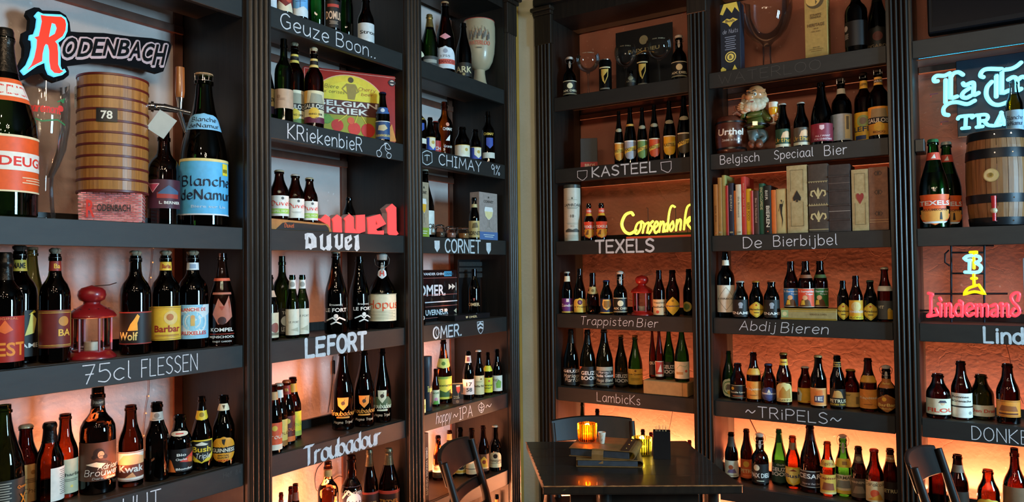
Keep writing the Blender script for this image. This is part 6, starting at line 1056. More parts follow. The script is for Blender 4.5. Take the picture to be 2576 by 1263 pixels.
BN = ['Orange-brown', 'Tan', 'Tall olive', 'Narrow red', 'Navy blue', 'Thin orange', 'White', 'Tallest bright red', 'Yellow', 'Narrow pink-red', 'Dark brown', 'Dark green', 'Black', 'Plain orange', 'Cream']
BNX = ['at the left end of the book row', 'second from left in the book row', 'beside the tan book', 'between the olive and navy books', 'between red and thin orange books', 'between navy and white books', 'left of the tallest red book', 'left of the yellow book', 'right of the tallest red book', 'right of the yellow book', 'left of the green book', 'left of the black book', 'right of the green book', 'right of the black book', 'with black dancing figure, left of the spade book']
inks = {'#b9702c': '#5a2c10', '#1e2436': '#c9c2a4', '#d8cfae': '#3a3a34', '#c4382a': '#d8b08a', '#dcae16': '#8a5a10', '#4a2a20': '#c9a88a', '#155036': '#b8b07a', '#15130f': '#e0d8c0'}
def book(name, label, s0, s1, H, cov, d0, depth, spine=(), group=None, cat_='book', bands=0, z0=None):
    z0 = zl(2)+LIFT if z0 is None else z0
    root = empty(name, ((s0+s1)/2, d0, z0), -pi/2, label, cat_, group); w_ = s1-s0-.0008
    f = Fr((0, 0, 0), (0, 1, 0), (0, 0, 1), (1, 0, 0)); m = MB(); t = min(.0022, w_*.2)
    for a in (-w_/2, w_/2-t): m.bev((a, 0, -depth), (a+t, H, -.002), cov, .0004, f)
    n = 8; vs = [f.p(-w_/2*cos(pi*k/n), z, -.003+.003*sin(pi*k/n)) for z in (0, H) for k in range(n+1)]+[f.p(w_/2*cos(pi*k/n), z, -.006) for z in (0, H) for k in range(n+1)]
    N1 = n+1; m.add(vs, [(k, k+1, N1+k+1, N1+k) for k in range(n)]+[(2*N1+k+1, 2*N1+k, 3*N1+k, 3*N1+k+1) for k in range(n)]+[(N1+k, N1+k+1, 4*N1-2-k, 4*N1-1-k) for k in range(n)], cov)
    b = m.build('cover', root)
    m = MB(); m.box((-w_/2+t, .003, -depth+.004), (w_/2-t, H-.004, -.007), paint('#b8a888', .85), f); m.build('pages', root)
    if bands:
        m = MB()
        for k in range(bands): z = H*(k+.8)/(bands+.6); m.bev((-w_/2, z-.004, -.002), (w_/2, z+.004, .0025), cov, .001, f)
        m.build('raised_band', root)
    if spine: flatart(b, Fr((.0003, 0, 0), (0, 1, 0), (0, 0, 1), (1, 0, 0)), -w_/2, 0, w_/2, H, spine, 'spine_print')
    return root
def vert_text(parent, w_, H, words, ink, x=.0006):
    """lettering running down a spine"""
    f = Fr((x, 0, 0), (0, 0, -1), (0, 1, 0), (1, 0, 0)); m = MB()
    for kind, s, uo, vc, half in words:
        vs, fs = print_geo(s, kind == 'T'); L = half*2*H; h = w_*(.5 if kind == 'T' else .36)
        m.add([f.p(-H*vc-L/2+L*a, uo*w_*.4-h/2+h*b, 0) for a, b in vs], fs, paint(ink, .6))
    return m.build('spine_print', parent)
for i, (x0, x1, yt, c, dp, tx) in enumerate(bk):
    s0 = onw('R', *px('M', x0, 500), .02).x; s1 = onw('R', *px('M', x1+1, 500), .02).x
    P = V(((s0+s1)/2, .02, zl(2))); H = ztop(P, *px('M', (x0+x1)/2, yt))-zl(2)
    ops = [('b', -.7, .04, .7, .07, '#8a7a5a')] if i in (1, 4, 6) else [('d', 0, .05, .012, '#c9603a')] if i in (0, 12, 4) else []
    if i == 14: ops = [('p', [(-.1, .75), (.2, .75), (.1, .68)], K_), ('p', [(-.3, .66), (.3, .66), (.15, .45), (.35, .3), (.1, .12), (.15, .3), (-.15, .45)], K_), ('l', [(-.3, .62), (-.5, .5)], .01, K_), ('l', [(.3, .6), (.45, .72)], .01, K_), ('f', .01, .006, '#8a6a3a')]
    if i == 5: ops = [('b', -.5, .3, .5, .7, '#a8531c')]
    rt = book('book', BN[i]+' hardcover book '+BNX[i], s0, s1, H, paint(c, .5, .1, 30), .014+.002*(i % 3), dp, ops, 'books on De Bierbijbel shelf')
    if tx and c in inks:
        vt = [(t[0], t[1], t[2], t[3], t[4] if len(t) > 4 else .15) for t in tx if t[0] in 'tT']
        if vt: vert_text([q for q in rt.children if q.name.startswith('cover')][0], s1-s0, H, vt, inks[c])
def leather(name, c0, c1):
    return wood(name, c0, c1, .6, (9, 9, 9), .5)
fleur = lambda cy: [('p', [(0, cy+.10), (.16, cy+.04), (.08, cy-.03), (.12, cy-.07), (-.12, cy-.07), (-.08, cy-.03), (-.16, cy+.04)], '#a8986a'), ('l', [(.1, cy-.03), (.4, cy+.05), (.68, cy+.04), (.75, cy-.01), (.6, cy-.03)], .022, '#a8986a'), ('l', [(-.1, cy-.03), (-.4, cy+.05), (-.68, cy+.04), (-.75, cy-.01), (-.6, cy-.03)], .022, '#a8986a')]
frame2 = lambda c: [('l', [(-.62, .10), (.62, .10)], .006, c), ('l', [(-.62, .10), (-.62, .45)], .006, c), ('l', [(.62, .10), (.62, .45)], .006, c), ('l', [(-.62, .62), (-.62, .93), (.62, .93), (.62, .62)], .006, c)]
big = [(608, 749, 84, leather('cream_faux_leather', '#a8905c', '#c9b482'), frame2('#4a3a20')+[('p', [(0, .63), (.40, .52), (.36, .475), (.18, .475), (.05, .50), (.12, .455), (-.12, .455), (-.05, .50), (-.18, .475), (-.36, .475), (-.40, .52)], '#1c1712')], 'Large cream faux book with black spade', 0),
       (757, 893, 92, leather('dark_brown_faux_leather', '#3c3026', '#54463a'), fleur(.22)+fleur(.56)+[('b', -1, .385, 1, .40, '#8a7a54'), ('b', -1, .74, 1, .75, '#8a7a54'), ('b', -1, .03, 1, .045, '#8a7a54'), *[('p', [(-1+k*.25, .40), (-.9+k*.25, .425), (-.8+k*.25, .40)], '#8a7a54') for k in range(8)], *[('p', [(-1+k*.25, .74), (-.9+k*.25, .72), (-.8+k*.25, .74)], '#8a7a54') for k in range(8)]], 'Large dark faux book with two gold lily emblems', 0),
       (895, 1046, 95, leather('black_brown_faux_leather', '#2c211c', '#453630'), [('b', -1, .30, 1, .305, '#a8988a'), ('b', -1, .72, 1, .725, '#6a5a50')], 'Large plain dark leather faux book with raised bands', 4),
       (1055, 1172, 128, leather('cream_faux_leather', '#a8905c', '#c9b482'), frame2('#4a3a20')+[('p', [(0, .43), (-.42, .53), (-.46, .575), (-.36, .605), (-.18, .61), (0, .575), (.18, .61), (.36, .605), (.46, .575), (.42, .53)], '#7c241e')], 'Large cream faux book with dark red heart', 0),
       (1174, 1308, 112, leather('worn_tan_faux_leather', '#6e4a36', '#94694c'), [('b', -1, .125, 1, .13, '#b89a6a'), ('b', -1, .16, 1, .165, '#b89a6a'), *[q for cy in (.26, .60, .90) for q in (('p', [(0, cy+.05), (.12, cy), (0, cy-.05), (-.12, cy)], '#33221a'), ('l', [(-.4, cy), (-.2, cy+.035), (0, cy), (.2, cy-.035), (.4, cy)], .01, '#33221a'), ('l', [(-.4, cy), (-.2, cy-.035), (0, cy), (.2, cy+.035), (.4, cy)], .01, '#33221a'))]], 'Large worn tan faux book with dark ornaments, at the right end', 0)]
for x0, x1, yt, mt, ops, lb, bd in big:
    s0 = onw('R', *px('M', x0, 480), .02).x; s1 = onw('R', *px('M', x1, 480), .02).x; P = V(((s0+s1)/2, .02, zl(2)))
    H = min(ztop(P, *px('M', (x0+x1)/2, yt))-zl(2), .312)
    book('faux_book', lb, s0, min(s1, 1.7795), H, mt, .014, .15, ops, 'large faux leather books', 'book', bd)
# dark picture frame with red foot
P, a, w_, H = shelfbox(4, 1, 'I', 275, 390, 955, .09, 25)
cuboid('picture_frame', 'picture', 'Dark slate picture card with red lower strip, left on the shelf above the neon', P, a, w_, .012, H, paint('#23282a', .5), None, None, [('b', -1, 0, 1, .22, '#a8241c'), ('T', 'BROS', .1, .11, .6, .1, '#d8b08a')])
# spine-lettered black display beside the left chair
P = onw('L', *px('H', 152, 900), .02); P.z = zl(5); H = ztop(P, *px('H', 150, 738))-zl(5)
cuboid('display_box', 'box', 'Tall dark maroon box with white vertical lettering, behind the left chair', P, rad(-8), .024, .10, min(H, .31), paint('#241512', .45), None, None, [])
rt_ = COL.objects['display_box']; vert_text(rt_.children[0], .024, .30, [('T', 'OMER VANDER GHINSTE', 0, .46, .36)], '#c9bfae')
# ------------------------------------------------------------------ red lanterns
REDP = paint('#8c1418', .35, .1, 20, 0, 0, .4)
def lantern(P, R, H, label, red):
    root = empty('lantern', P, face_cam(P, 22), label, 'lantern', 'red metal candle lanterns')
    n = 6; m = MB(); m.lathe([(R, 0), (R, H*.02), (R*.92, H*.05), (R*.78, H*.09), (R*.78, H*.11)], red, 32); m.build('base', root, None, 40)
    m = MB(); m.lathe([(R*.78, H*.545), (R*.98, H*.56), (R, H*.575), (R*.98, H*.59), (R*.86, H*.64), (R*.55, H*.70), (R*.34, H*.74), (R*.34, H*.77)], red, 32); rf = m.build('roof', root, None, 40)
    m = MB()
    for k in range(12): a = 2*pi*k/12; m.lathe([(.0022, 0), (.0022, .0012), (0, .0012)], BLACKPL, 8, (R*.70*cos(a), R*.70*sin(a), H*.676))
    m.build('air_hole', rf)
    m = MB(); m.lathe([(R*.34, H*.765), (R*.52, H*.80), (R*.58, H*.86), (R*.55, H*.92), (R*.42, H*.96), (R*.16, H*.985), (0, H)], red, 28); m.build('chimney', root, None, 50)
    q = R*.78
    for k in range(n):
        a = 2*pi*k/n; m = MB(); m.bev((q*cos(a)-.0028, q*sin(a)-.0028, H*.10), (q*cos(a)+.0028, q*sin(a)+.0028, H*.56), red, .0006); m.build('post', root)
        b = 2*pi*(k+1)/n; m = MB()
        A_, B_ = V((q*.97*cos(a), q*.97*sin(a), 0)), V((q*.97*cos(b), q*.97*sin(b), 0)); t = (B_-A_).normalized()*.004
        m.add([A_+t+V((0, 0, H*.12)), B_-t+V((0, 0, H*.12)), B_-t+V((0, 0, H*.545)), A_+t+V((0, 0, H*.545))], [(0, 1, 2, 3)], GL['clear']); m.build('glass_pane', root)
    m = MB(); m.tube([(R*.1, 0, H*.985), (R*.6, R*.5, H*1.0), (R*1.05, R*.62, H*1.03)], .0013, WIRE, 6); m.build('handle', root)
    m = MB(); m.lathe([(R*.3, H*.10), (R*.3, H*.22), (0, H*.215)], paint('#d8cfb8', .5), 20); c = m.build('candle', root, None, 40)
    m = MB(); m.tube([(0, 0, H*.21), (.001, 0, H*.245)], .0006, BLACKPL, 5); m.build('wick', c)
P, R, H = locate(1, 3, 'B', 433, 240, 208, .085); lantern(P, R, H, 'Red metal candle lantern among the large bottles on the 75cl shelf', REDP)
P, R, H = locate(4, 3, 'J', 768, 757, 172, .07); lantern(P, R, H, 'Red metal candle lantern on the Trappisten shelf', paint('#a81c12', .32, .1, 20, 0, 0, .4))
# ------------------------------------------------------------------ glasses
CG = GL['thin']
def goblet(name, P, prof, label, group=None, cat_='glass', mat=CG, base=True):
    root = empty(name, P, face_cam(P), label, cat_, group); m = MB()
    k = max(i for i, q in enumerate(prof) if q[2] == 's')
    m.lathe([(r, z) for r, z, t in prof[:k+1]], mat, 36, cap=False); m.build('stem', root, None, 50)
    m = MB(); m.lathe([(r, z) for r, z, t in prof[k:]], mat, 40, cap=False); b = m.build('bowl', root, None, 50)
    return root, b
for i, (xc, yt, wb, d) in enumerate([(328, 335, 165, .055), (586, 280, 152, .13), (816, 235, 178, .055)]):
    P, R, H = locate(4, 0, 'I', xc, yt, wb, d); s = .0045
    pr = [(0, .001, 's'), (R*.62, .001, 's'), (R*.60, .004, 's'), (s*1.6, .010, 's'), (s, H*.2, 's'), (s*1.1, H*.40, 's'), (s*2, H*.47, 's')]+[(R*sin(rad(t)), H*.76-R*1.0*cos(rad(t))*(H*.27/R), 'b') for t in (12, 25, 40, 55, 70, 85, 95, 108, 120)]
    rt, bo = goblet('balloon_glass', P, pr, ['Balloon beer glass on a stem, left of three on the top shelf', 'Balloon beer glass on a stem, middle of three before the black poster', 'Balloon beer glass on a stem, right of three before the black poster'][i], 'stemmed balloon glasses')
    art([('t', 'AIX DIEU', 0, .7, .5, .12, '#8a8468')], (lambda R_, H_: lambda u, v, l=0: ((R_*.99+l)*cos(u*1.0), (R_*.99+l)*sin(u*1.0), H_*.72+H_*.17*v))(R, H), R/(H*.17), bo, seg=16)
# giant stemmed goblet above the Waterloo board
P, R, H = locate(5, 0, 'L', 500, -60, 392, .108, h=.34)
R = .122; P.y = .128
pr = [(0, .001, 's'), (.07, .001, 's'), (.068, .006, 's'), (.030, .014, 's'), (.021, .03, 's'), (.019, .08, 's'), (.022, .125, 's'), (.034, .142, 'b'), (.068, .165, 'b'), (.095, .20, 'b'), (.114, .25, 'b'), (R, .30, 'b'), (R*.98, .37, 'b')]
goblet('giant_goblet', P, pr, 'Giant clear stemmed goblet between the blue box and the moon box')
# tall weizen-style display vase behind the orange-labelled bottle
P, R, H = locate(1, 2, 'A', 222, 432, 262, .165)
pr = [(0, .002, 's'), (R*.50, .002, 's'), (R*.50, .012, 's'), (R*.44, H*.1, 's'), (R*.40, H*.25, 's'), (R*.42, H*.32, 's'), (R*.62, H*.40, 'b'), (R*.85, H*.52, 'b'), (R*.98, H*.68, 'b'), (R, H*.82, 'b'), (R*.97, H*.97, 'b'), (R*.98, H, 'b')]
rt, bo = goblet('display_glass', P, pr, 'Tall giant clear beer glass behind the huge orange-labelled bottle')
art([('h', 'Kwaremont', 0, .55, .6, .26, '#b8281e', .16), ('d', .62, .6, .1, '#c0302a'), ('l', [(-.4, .25), (0, .12), (.5, .22), (.8, .1)], .05, '#2c6a3c'), ('d', .7, .85, .06, '#2c6a3c'), ('l', [(.5, .8), (.8, .95)], .04, '#2c6a3c')], (lambda R_, H_: lambda u, v, l=0: ((R_*1.0+l)*cos(u*1.1), (R_*1.0+l)*sin(u*1.1), H_*.66+H_*.22*v))(R, H), 1.1*R/(H*.22), bo, seg=24)
# tall black cans with a golden harp-like curve
for i, (xc, yt, w_, d) in enumerate([(447, 418, 88, .05), (706, 368, 88, .05)]):
    P, R, H = locate(4, 0, 'I', xc, yt, w_, d); root = empty('beer_can', P, face_cam(P), ['Tall black beer can with gold harp, left of two', 'Tall black beer can with gold harp, right of two'][i], 'can', 'tall black cans')
    m = MB(); m.lathe([(R*.8, 0), (R*.85, .003), (R, .008), (R, H-.012), (R*.86, H-.003)], paint('#141210', .25, .05, 20, 0, .6), 28); b_ = m.build('can_body', root, None, 40)
    m = MB(); m.lathe([(R*.86, H-.003), (R*.88, H), (R*.82, H), (R*.8, H-.003), (0, H-.003)], paint('#8f8f8c', .25, .05, 20, 0, 1), 28, cap=False); m.build('lid', root, None, 40)
    art([('b', -.8, .74, .6, .78, '#c0b48a'), ('p', [(-.5, .7), (.3, .7), (.35, .66), (-.2, .45), (-.1, .2), (-.35, .3), (-.5, .5)], '#a88a3a'), ('l', [(.3, .7), (.25, .45), (-.1, .2)], .025, '#a88a3a'), ('b', -.7, .0, .5, .05, '#6a6454')], cyl(R, H, H*.05, H*.95, rad(80)), rad(80)*R/H, b_, seg=20)
# big black poster leaning at the back of the same bay
f = wfr('R', .228); c = [hit(f, *px('I', x, y)) for x, y in ((517, 200), (910, 150))]
root = wempty('poster', ((c[0][0]+c[1][0])/2, .228, zl(0)), 0, 'Black poster with pale moon emblem leaning behind the balloon glasses', 'poster')
ht = c[1][1]; m = MB(); m.box((c[0][0], zl(0)+.035, -.003), (c[1][0], ht, 0), paint('#15161a', .5), f); b_ = m.build('board', root)
flatart(b_, f, c[0][0], zl(0)+.035, c[1][0], ht, [('d', .0, .80, .075, '#8b8566'), ('T', 'PAIX DIEU', 0, .64, .55, .06, '#9a9068'), ('l', [(-.35, .57), (0, .62), (.35, .57)], .015, '#a8803c')], 'poster_print')
# ceramic cup on a foot with painted soldiers
P, R, H = locate(3, 0, 'F', 522, 155, 227, .095)
root = empty('ceramic_goblet', P, face_cam(P), 'Cream ceramic goblet with red rim and painted soldiers, on the narrow top shelf', 'goblet')
CER = paint('#b8a888', .35, .05, 30, 0, 0, .3)
m = MB(); m.lathe([(R*.56, 0), (R*.55, .006), (R*.42, H*.10), (R*.34, H*.22), (R*.34, H*.27)], CER, 36); m.build('foot', root, None, 50)
m = MB(); m.lathe([(R*.34, H*.27), (R*.62, H*.31), (R*.82, H*.40), (R*.94, H*.52), (R, H*.70), (R*1.0, H*.9), (R*.96, H*.985), (R*.93, H*.985), (R*.95, H*.9), (R*.94, H*.7), (R*.85, H*.5), (R*.5, H*.36), (0, H*.34)], CER, 40, cap=False); cup = m.build('cup', root, None, 50)
m = MB(); m.tube([(R*.95*cos(k*pi/18), R*.95*sin(k*pi/18), H*.988) for k in range(36)], .0025, paint('#a8483a', .4), 6, True); m.build('rim', root, None, 60)
ops = [('T', 'WATERLOO', 0, .30, .72, .16, '#b0604a'), ('b', -.15, .10, .15, .14, '#5a5448')]
for k in range(13):
    u = -.6+k*.1; v = .5+.08*sin(k*2.1)+.12*(1-abs(u)); ops += [('d', u, v+.12, .028, '#8a6a54'), ('p', [(u-.05, v-.1), (u+.05, v-.1), (u+.03, v+.1), (u-.03, v+.1)], ['#5d5a52', '#7a756a', '#4a4038'][k % 3]), ('l', [(u+.03, v), (u+.08*(1 if k % 2 else -1), v+.24)], .012, '#4a443a')]
art(ops, lambda u, v, l=0: ((R*1.0+l+.0006)*cos(u), (R*1.0+l+.0006)*sin(u), H*.50+H*.40*v), R/(H*.4), cup, 'painting', seg=20)
# ------------------------------------------------------------------ brown drum with tap on a brick-patterned box
P, R, H_ = locate(1, 2, 'A', 599, 410, 366, .125)
zb = zl(2); BH = .088
root = empty('brick_pattern_box', P, face_cam(P, -6), 'Pink brick-patterned carton under the wooden drum, lettered in red and black', 'box')
ops = []
random.seed(3)
for r_ in range(16):
    for c_ in range(11):
        u = -1+(c_+(.5 if r_ % 2 else 0))*.19
        if u > .86: continue
        ops.append(('b', u+.012, r_/16+.012, min(1, u+.178), (r_+1)/16-.012, random.choice(['#b85a54', '#c4686a', '#a84a48', '#cc7a74'])))
ops += [('T', 'R', -.6, .45, .13, .58, '#c02a20'), ('T', 'ODENBACH', .12, .48, .52, .24, '#1c1a1a')]
m = MB(); m.bev((-.045, -.085, .0012), (.055, .085, BH), paint('#d8a8a0', .6), .002); b_ = m.build('carton', root)
fb = Fr((.0554, 0, 0), (0, 1, 0), (0, 0, 1), (1, 0, 0)); flatart(b_, fb, -.085, 0, .085, BH, ops)
flatart(b_, Fr((.005, .0854, 0), (-1, 0, 0), (0, 0, 1), (0, 1, 0)), -.05, 0, .05, BH, [('b', -1, .0, 1, .05, '#a84a48')]+[('b', -1, k/8+.03, 1, k/8+.09, '#b85a54') for k in range(8)], 'side_print')
ZD = zb+BH+.0005; Pd = V((P.x-.02, P.y, ZD))
H = ztop(P, *px('A', 599, 425))-ZD
Rd = R*.94
root = empty('wooden_drum', (P.x, P.y, ZD), face_cam(P), 'Wooden drum with dark red hoops numbered 78, chrome beer tap on its side', 'barrel')
DW = wood('varnished_oak_veneer', '#8a5a28', '#b9823f', .35, (26, 26, 1.6), .1, .3); HOOP = paint('#5d1a12', .4, .1)
for k in range(16):
    a0, a1 = 2*pi*k/16, 2*pi*(k+1)/16-.003; m = MB(); vs = []; n = 3
    for z in (.002, H-.002):
        for q in (Rd*.93, Rd*.975):
            for j in range(n+1): a = a0+(a1-a0)*j/n; vs.append((q*cos(a), q*sin(a), z))
    N4 = n+1; fs = []
    for j in range(n): fs += [(N4+j, N4+j+1, 3*N4+j+1, 3*N4+j), (j+1, j, 2*N4+j, 2*N4+j+1), (2*N4+j, 3*N4+j, 3*N4+j+1, 2*N4+j+1), (j, j+1, N4+j+1, N4+j)]
    fs += [(0, N4, 3*N4, 2*N4), (n, 2*N4+n, 3*N4+n, N4+n)]
    m.add(vs, fs, DW); m.build('stave', root)
m = MB(); m.lathe([(0, H-.012), (Rd*.93, H-.012), (Rd*.93, H-.008)], DW, 30, cap=False); m.build('lid', root)
m = MB(); m.lathe([(0, .001), (Rd*.93, .001)], DW, 30, cap=False); m.build('bottom', root)
for k in range(11):
    z = .004+(H-.008)*k/10; m = MB(); m.lathe([(Rd*.972, z-.004), (Rd*.995, z-.003), (Rd*.995, z+.003), (Rd*.972, z+.004)], HOOP, 44, cap=False); m.build('hoop', root, None, 30)
zc = H*.64
m = MB()
def cb(u, v, l=0): return ((Rd*1.0+.002+l)*cos(u), (Rd*1.0+.002+l)*sin(u), zc+v)
n = 8; vs = [cb(-.42+.56*j/n-.03, v, 0) for v in (-.020, .020) for j in range(n+1)]
m.add(vs, [(j, j+1, n+2+j, n+1+j) for j in range(n)], paint('#17181a', .45)); pl = m.build('number_plate', root)
art([('T', '78', 0, .5, .55, .62, '#d8d5c8')], lambda u, v, l=0: cb(-.17+.28*u, -.020+.040*v, l), .28*Rd/.04, pl, seg=8)
m = MB(); vs = [((Rd*1.0+.003)*cos(a), (Rd*1.0+.003)*sin(a), z) for z in (H*.72, H*.90) for a in (-1.5, -1.35, -1.2)]
m.add(vs, [(0, 1, 4, 3), (1, 2, 5, 4)], paint('#c9c5b4', .4)); pl = m.build('side_plate', root)
art([('T', 'CH', .4, .5, .5, .25, K_)], lambda u, v, l=0: ((Rd+.003+l)*cos(-1.35+.15*u), (Rd+.003+l)*sin(-1.35+.15*u), H*.72+H*.18*v), .5, pl)
# tap: in drum coordinates +y is to the right as seen
za = H*.80; m = MB()
m.tube([(0, Rd*.96, za), (.0, Rd+.045, za)], [.012, .011], CHROME, 16); m.lathe([(.014, -.004), (.016, 0), (.014, .004)], CHROME, 20, (0, Rd+.012, za))
m.tube([(.0, Rd+.004, za), (.0, Rd+.012, za)], .017, CHROME, 20); m.tube([(0, Rd+.04, za), (0, Rd+.075, za-.004), (0, Rd+.118, za-.010)], [.013, .010, .0075], CHROME, 16)
tp = m.build('tap_body', root, None, 50)
m = MB(); m.tube([(0, Rd+.085, za-.006), (0, Rd+.092, za-.03), (0, Rd+.105, za-.075)], [.009, .0065, .0055], CHROME, 14); m.build('spout', tp, None, 50)
m = MB(); m.tube([(0, Rd+.088, za-.002), (0, Rd+.088, za+.02), (0, Rd+.088, za+.036)], [.007, .009, .0115], CHROME, 16); m.build('handle_collar', tp, None, 50)
m = MB(); m.lathe([(.0115, 0), (.013, .006), (.0145, .02), (.0135, .09), (.013, .098), (.006, .100), (0, .1)], wood('tap_handle_wood', '#8a4e22', '#b57238', .3, (30, 30, 1.5), .1, .4), 24, (0, Rd+.088, za+.036)); m.build('handle', root, None, 50)
fc = Fr((.022, Rd+.034, za-.058), (0, .84, -.54), (0, .54, .84), (1, 0, .1))
m = MB(); m.box((-.029, -.036, 0), (.029, .036, .001), paint('#a9b4b0', .35, .03), fc); cd_ = m.build('hanging_card', root)
m = MB(); m.tube([(.004, Rd+.03, za+.012), (.02, Rd+.028, za-.012), (.022, Rd+.026, za-.02)], .0008, WIRE, 5); m.build('string', cd_)
# ------------------------------------------------------------------ upright oak barrel with red tap
zb = zl(2); cx = onw('R', *px('O', 745, 950), .13).x
rL = cx-onw('R', *px('O', 440, 900), .13).x; P = V((cx, .125, zb)); RB = min(rL, .112)
cx = onw('R', *px('O', 438, 900), .125).x+RB; P = V((cx, .125, zb+LIFT)); HB = ztop(P, *px('O', 640, 700))-zb
root = empty('oak_barrel', P, face_cam(P), 'Small upright oak barrel with black iron hoops and red tap at right edge', 'barrel')
def rb(t): return RB*(.88+.12*(1-(2*t-1)**2))
OAK = wood('oak_stave', '#5d3d20', '#86592f', .45, (2, 2, 14), .25)
OAK2 = wood('oak_stave_grain', '#6a4422', '#96683a', .45, (22, 22, 1.5), .25)
for k in range(18):
    a0, a1 = 2*pi*k/18+.008, 2*pi*(k+1)/18-.008; m = MB(); vs = []; nz = 6
    for j in range(nz+1):
        t = .01+.98*j/nz; r = rb(t)
        for q, a in ((r, a0), (r*1.008, (a0+a1)/2), (r, a1), (r-.01, a1), (r-.01, a0)): vs.append((q*cos(a), q*sin(a), t*HB))
    fs = [(5*j+i, 5*j+(i+1) % 5, 5*j+5+(i+1) % 5, 5*j+5+i) for j in range(nz) for i in range(5)]+[(4, 3, 2, 1, 0), tuple(5*nz+i for i in range(5))]
    m.add(vs, fs, OAK2); m.build('stave', root)
m = MB(); m.lathe([(0, HB-.012), (rb(.97)-.012, HB-.012)], OAK, 30, cap=False); m.build('head', root)
IRON = paint('#17191d', .4, .1, 30, .2, .5)
for t0, t1 in ((0.01, .09), (.24, .33), (.70, .80), (.90, .985)):
    m = MB(); m.lathe([(rb(t0)+.0012, t0*HB), (rb(t0)+.0032, t0*HB), (rb((t0+t1)/2)+.0036, (t0+t1)/2*HB), (rb(t1)+.0032, t1*HB), (rb(t1)+.0012, t1*HB)], IRON, 48, cap=False); hp = m.build('hoop', root, None, 30)
    m = MB()
    for da in (-.15, .55): m.lathe([(.0035, 0), (.003, .0015), (0, .002)], CHROME, 8, (0, 0, 0)); 
    vs = []
    for a in (-.05, .5):
        for da in range(8): b = da*pi/4; vs.append(((rb((t0+t1)/2)+.005)*cos(a+.0), (rb((t0+t1)/2)+.005)*sin(a)+.003*cos(b), (t0+t1)/2*HB+.003*sin(b)))
    m = MB(); m.add(vs, [tuple(range(8)), tuple(range(8, 16))], CHROME); m.build('rivet', hp)
RBZ = rb(.5)
m = MB(); ca = -.18; f = Fr(((RBZ+.002)*cos(ca), (RBZ+.002)*sin(ca), HB*.52), (-sin(ca), cos(ca), 0), (0, 0, 1), (cos(ca), sin(ca), 0))
circ = lambda r, n=28: [(r*cos(2*pi*k/n), r*sin(2*pi*k/n)) for k in range(n)]
m.poly(f, circ(.027), paint('#c0a868', .4), 0, .004); m.poly(f, circ(.0235), paint('#d2bc80', .4), .004, .005); me_ = m.build('medallion', root)
m = MB(); m.poly(f, circ(.010, 20), paint('#a88a3a', .3, .2, 90), .0052, .0062); m.poly(f, [(-.004, -.005), (.004, -.005), (.005, .006), (0, .009), (-.005, .006)], paint('#7c6424', .4), .0064); m.build('emblem', me_)
m = MB(); rx = RBZ+.004; yb_ = RBZ*sin(-.12)*1.0; TR = paint('#b81d26', .3, .05, 20, 0, 0, .4)
m.tube([(RBZ*.97, yb_, HB*.13), (rx+.03, yb_, HB*.13)], .008, TR, 14); tb = m.build('tap', root, None, 50)
m = MB(); m.tube([(rx+.03, yb_, HB*.045), (rx+.03, yb_, HB*.30)], [.0065, .0095], TR, 16); m.build('tap_handle', tb, None, 50)
m = MB(); m.lathe([(0, -.012), (.009, -.009), (.0125, 0), (.009, .009), (0, .012)], paint('#cbbf9c', .35), 20, (rx+.03, yb_, HB*.15)); m.build('tap_knob', tb, None, 60)
# small clear bottle on the barrel
root2 = None
PB_ = V((cx+.0, .105, zb+HB-.010)); Hq = .20
xq = onw('R', *px('O', 697, 560), .10).x; PB_ = V((xq, .10, zb+HB-.0115))
Hq = ztop(PB_, *px('O', 690, 430))-PB_.z; Rq = .030
root = empty('beer_bottle', PB_, face_cam(PB_), 'Small clear bottle of yellow liquid standing on the oak barrel', 'bottle')
g = MB(); pf = PROF['long']; g.lathe([(0, .004)]+[(Rq*q, Hq*z) for z, q in pf]+[(Rq*.44, Hq)], GL['clear'], 26, cap=False); g.build('glass', root, None, 35)
m = MB(); m.lathe([(0, .01)]+[(rad_at(pf, Hq, Rq, z*Hq)*.90, z*Hq) for z in (.03, .3, .5, .6, .68, .74)]+[(0, .74*Hq)], glass('yellow_beer', (.8, .62, .03), (.5, .3, .01), .05, .3), 22, cap=False); m.build('beer', root, None, 40)
fn = wrap('rect', Hq, Rq, pf, Hq*.03, Hq*.42, rad(84)); lb = label_mesh('rect', fn, paint('#8fb0bd', .5), root, 'label')
art([('g', 'Blanche', 0, .62, .7, .2, '#2c3c4a'), ('g', 'deNamur', 0, .34, .7, .2, '#2c3c4a')], fn, rad(84)*Rq/(Hq*.39), lb, seg=24)
# ------------------------------------------------------------------ tin sign, black name board, nameplates
A = onw('L', *px('C', 1090, 1085), .040); zt_ = ztop(A, *px('C', 1093, 582)); B = onz(*px('C', 372, 562), zt_)
A.z = B.z = zl(1)
B = onw('L', *px('C', 362, 600), .243); B.z = A.z
r_ = (A-B).normalized(); n_ = r_.cross(V((0, 0, 1))); wS = (A-B).length; hS = zt_-zl(1)
root = wempty('tin_sign', (A+B)/2, 0, 'Embossed red and yellow tin sign for cherry beer on the Kriekenbier shelf', 'sign')
f = Fr(B, r_, (0, 0, 1), n_); rr = .014
def rrect(x0, y0, x1, y1, r, n=5):
    o = []
    for cx_, cy_, a in ((x1-r, y1-r, 0), (x0+r, y1-r, 90), (x0+r, y0+r, 180), (x1-r, y0+r, 270)):
        o += [(cx_+r*cos(rad(a+90*k/n)), cy_+r*sin(rad(a+90*k/n))) for k in range(n+1)]
    return o
m = MB(); m.poly(f, rrect(0, .0015, wS, hS, rr), paint('#b3281c', .3, .1, 30, 0, .2, .3), -.003, 0); b_ = m.build('tin_plate', root)
YG = '#cdb32a'
ell = lambda cx_, cy_, rx_, ry_, a0, a1, n=24: [(cx_+rx_*cos(rad(a0+(a1-a0)*k/n)), cy_+ry_*sin(rad(a0+(a1-a0)*k/n))) for k in range(n+1)]
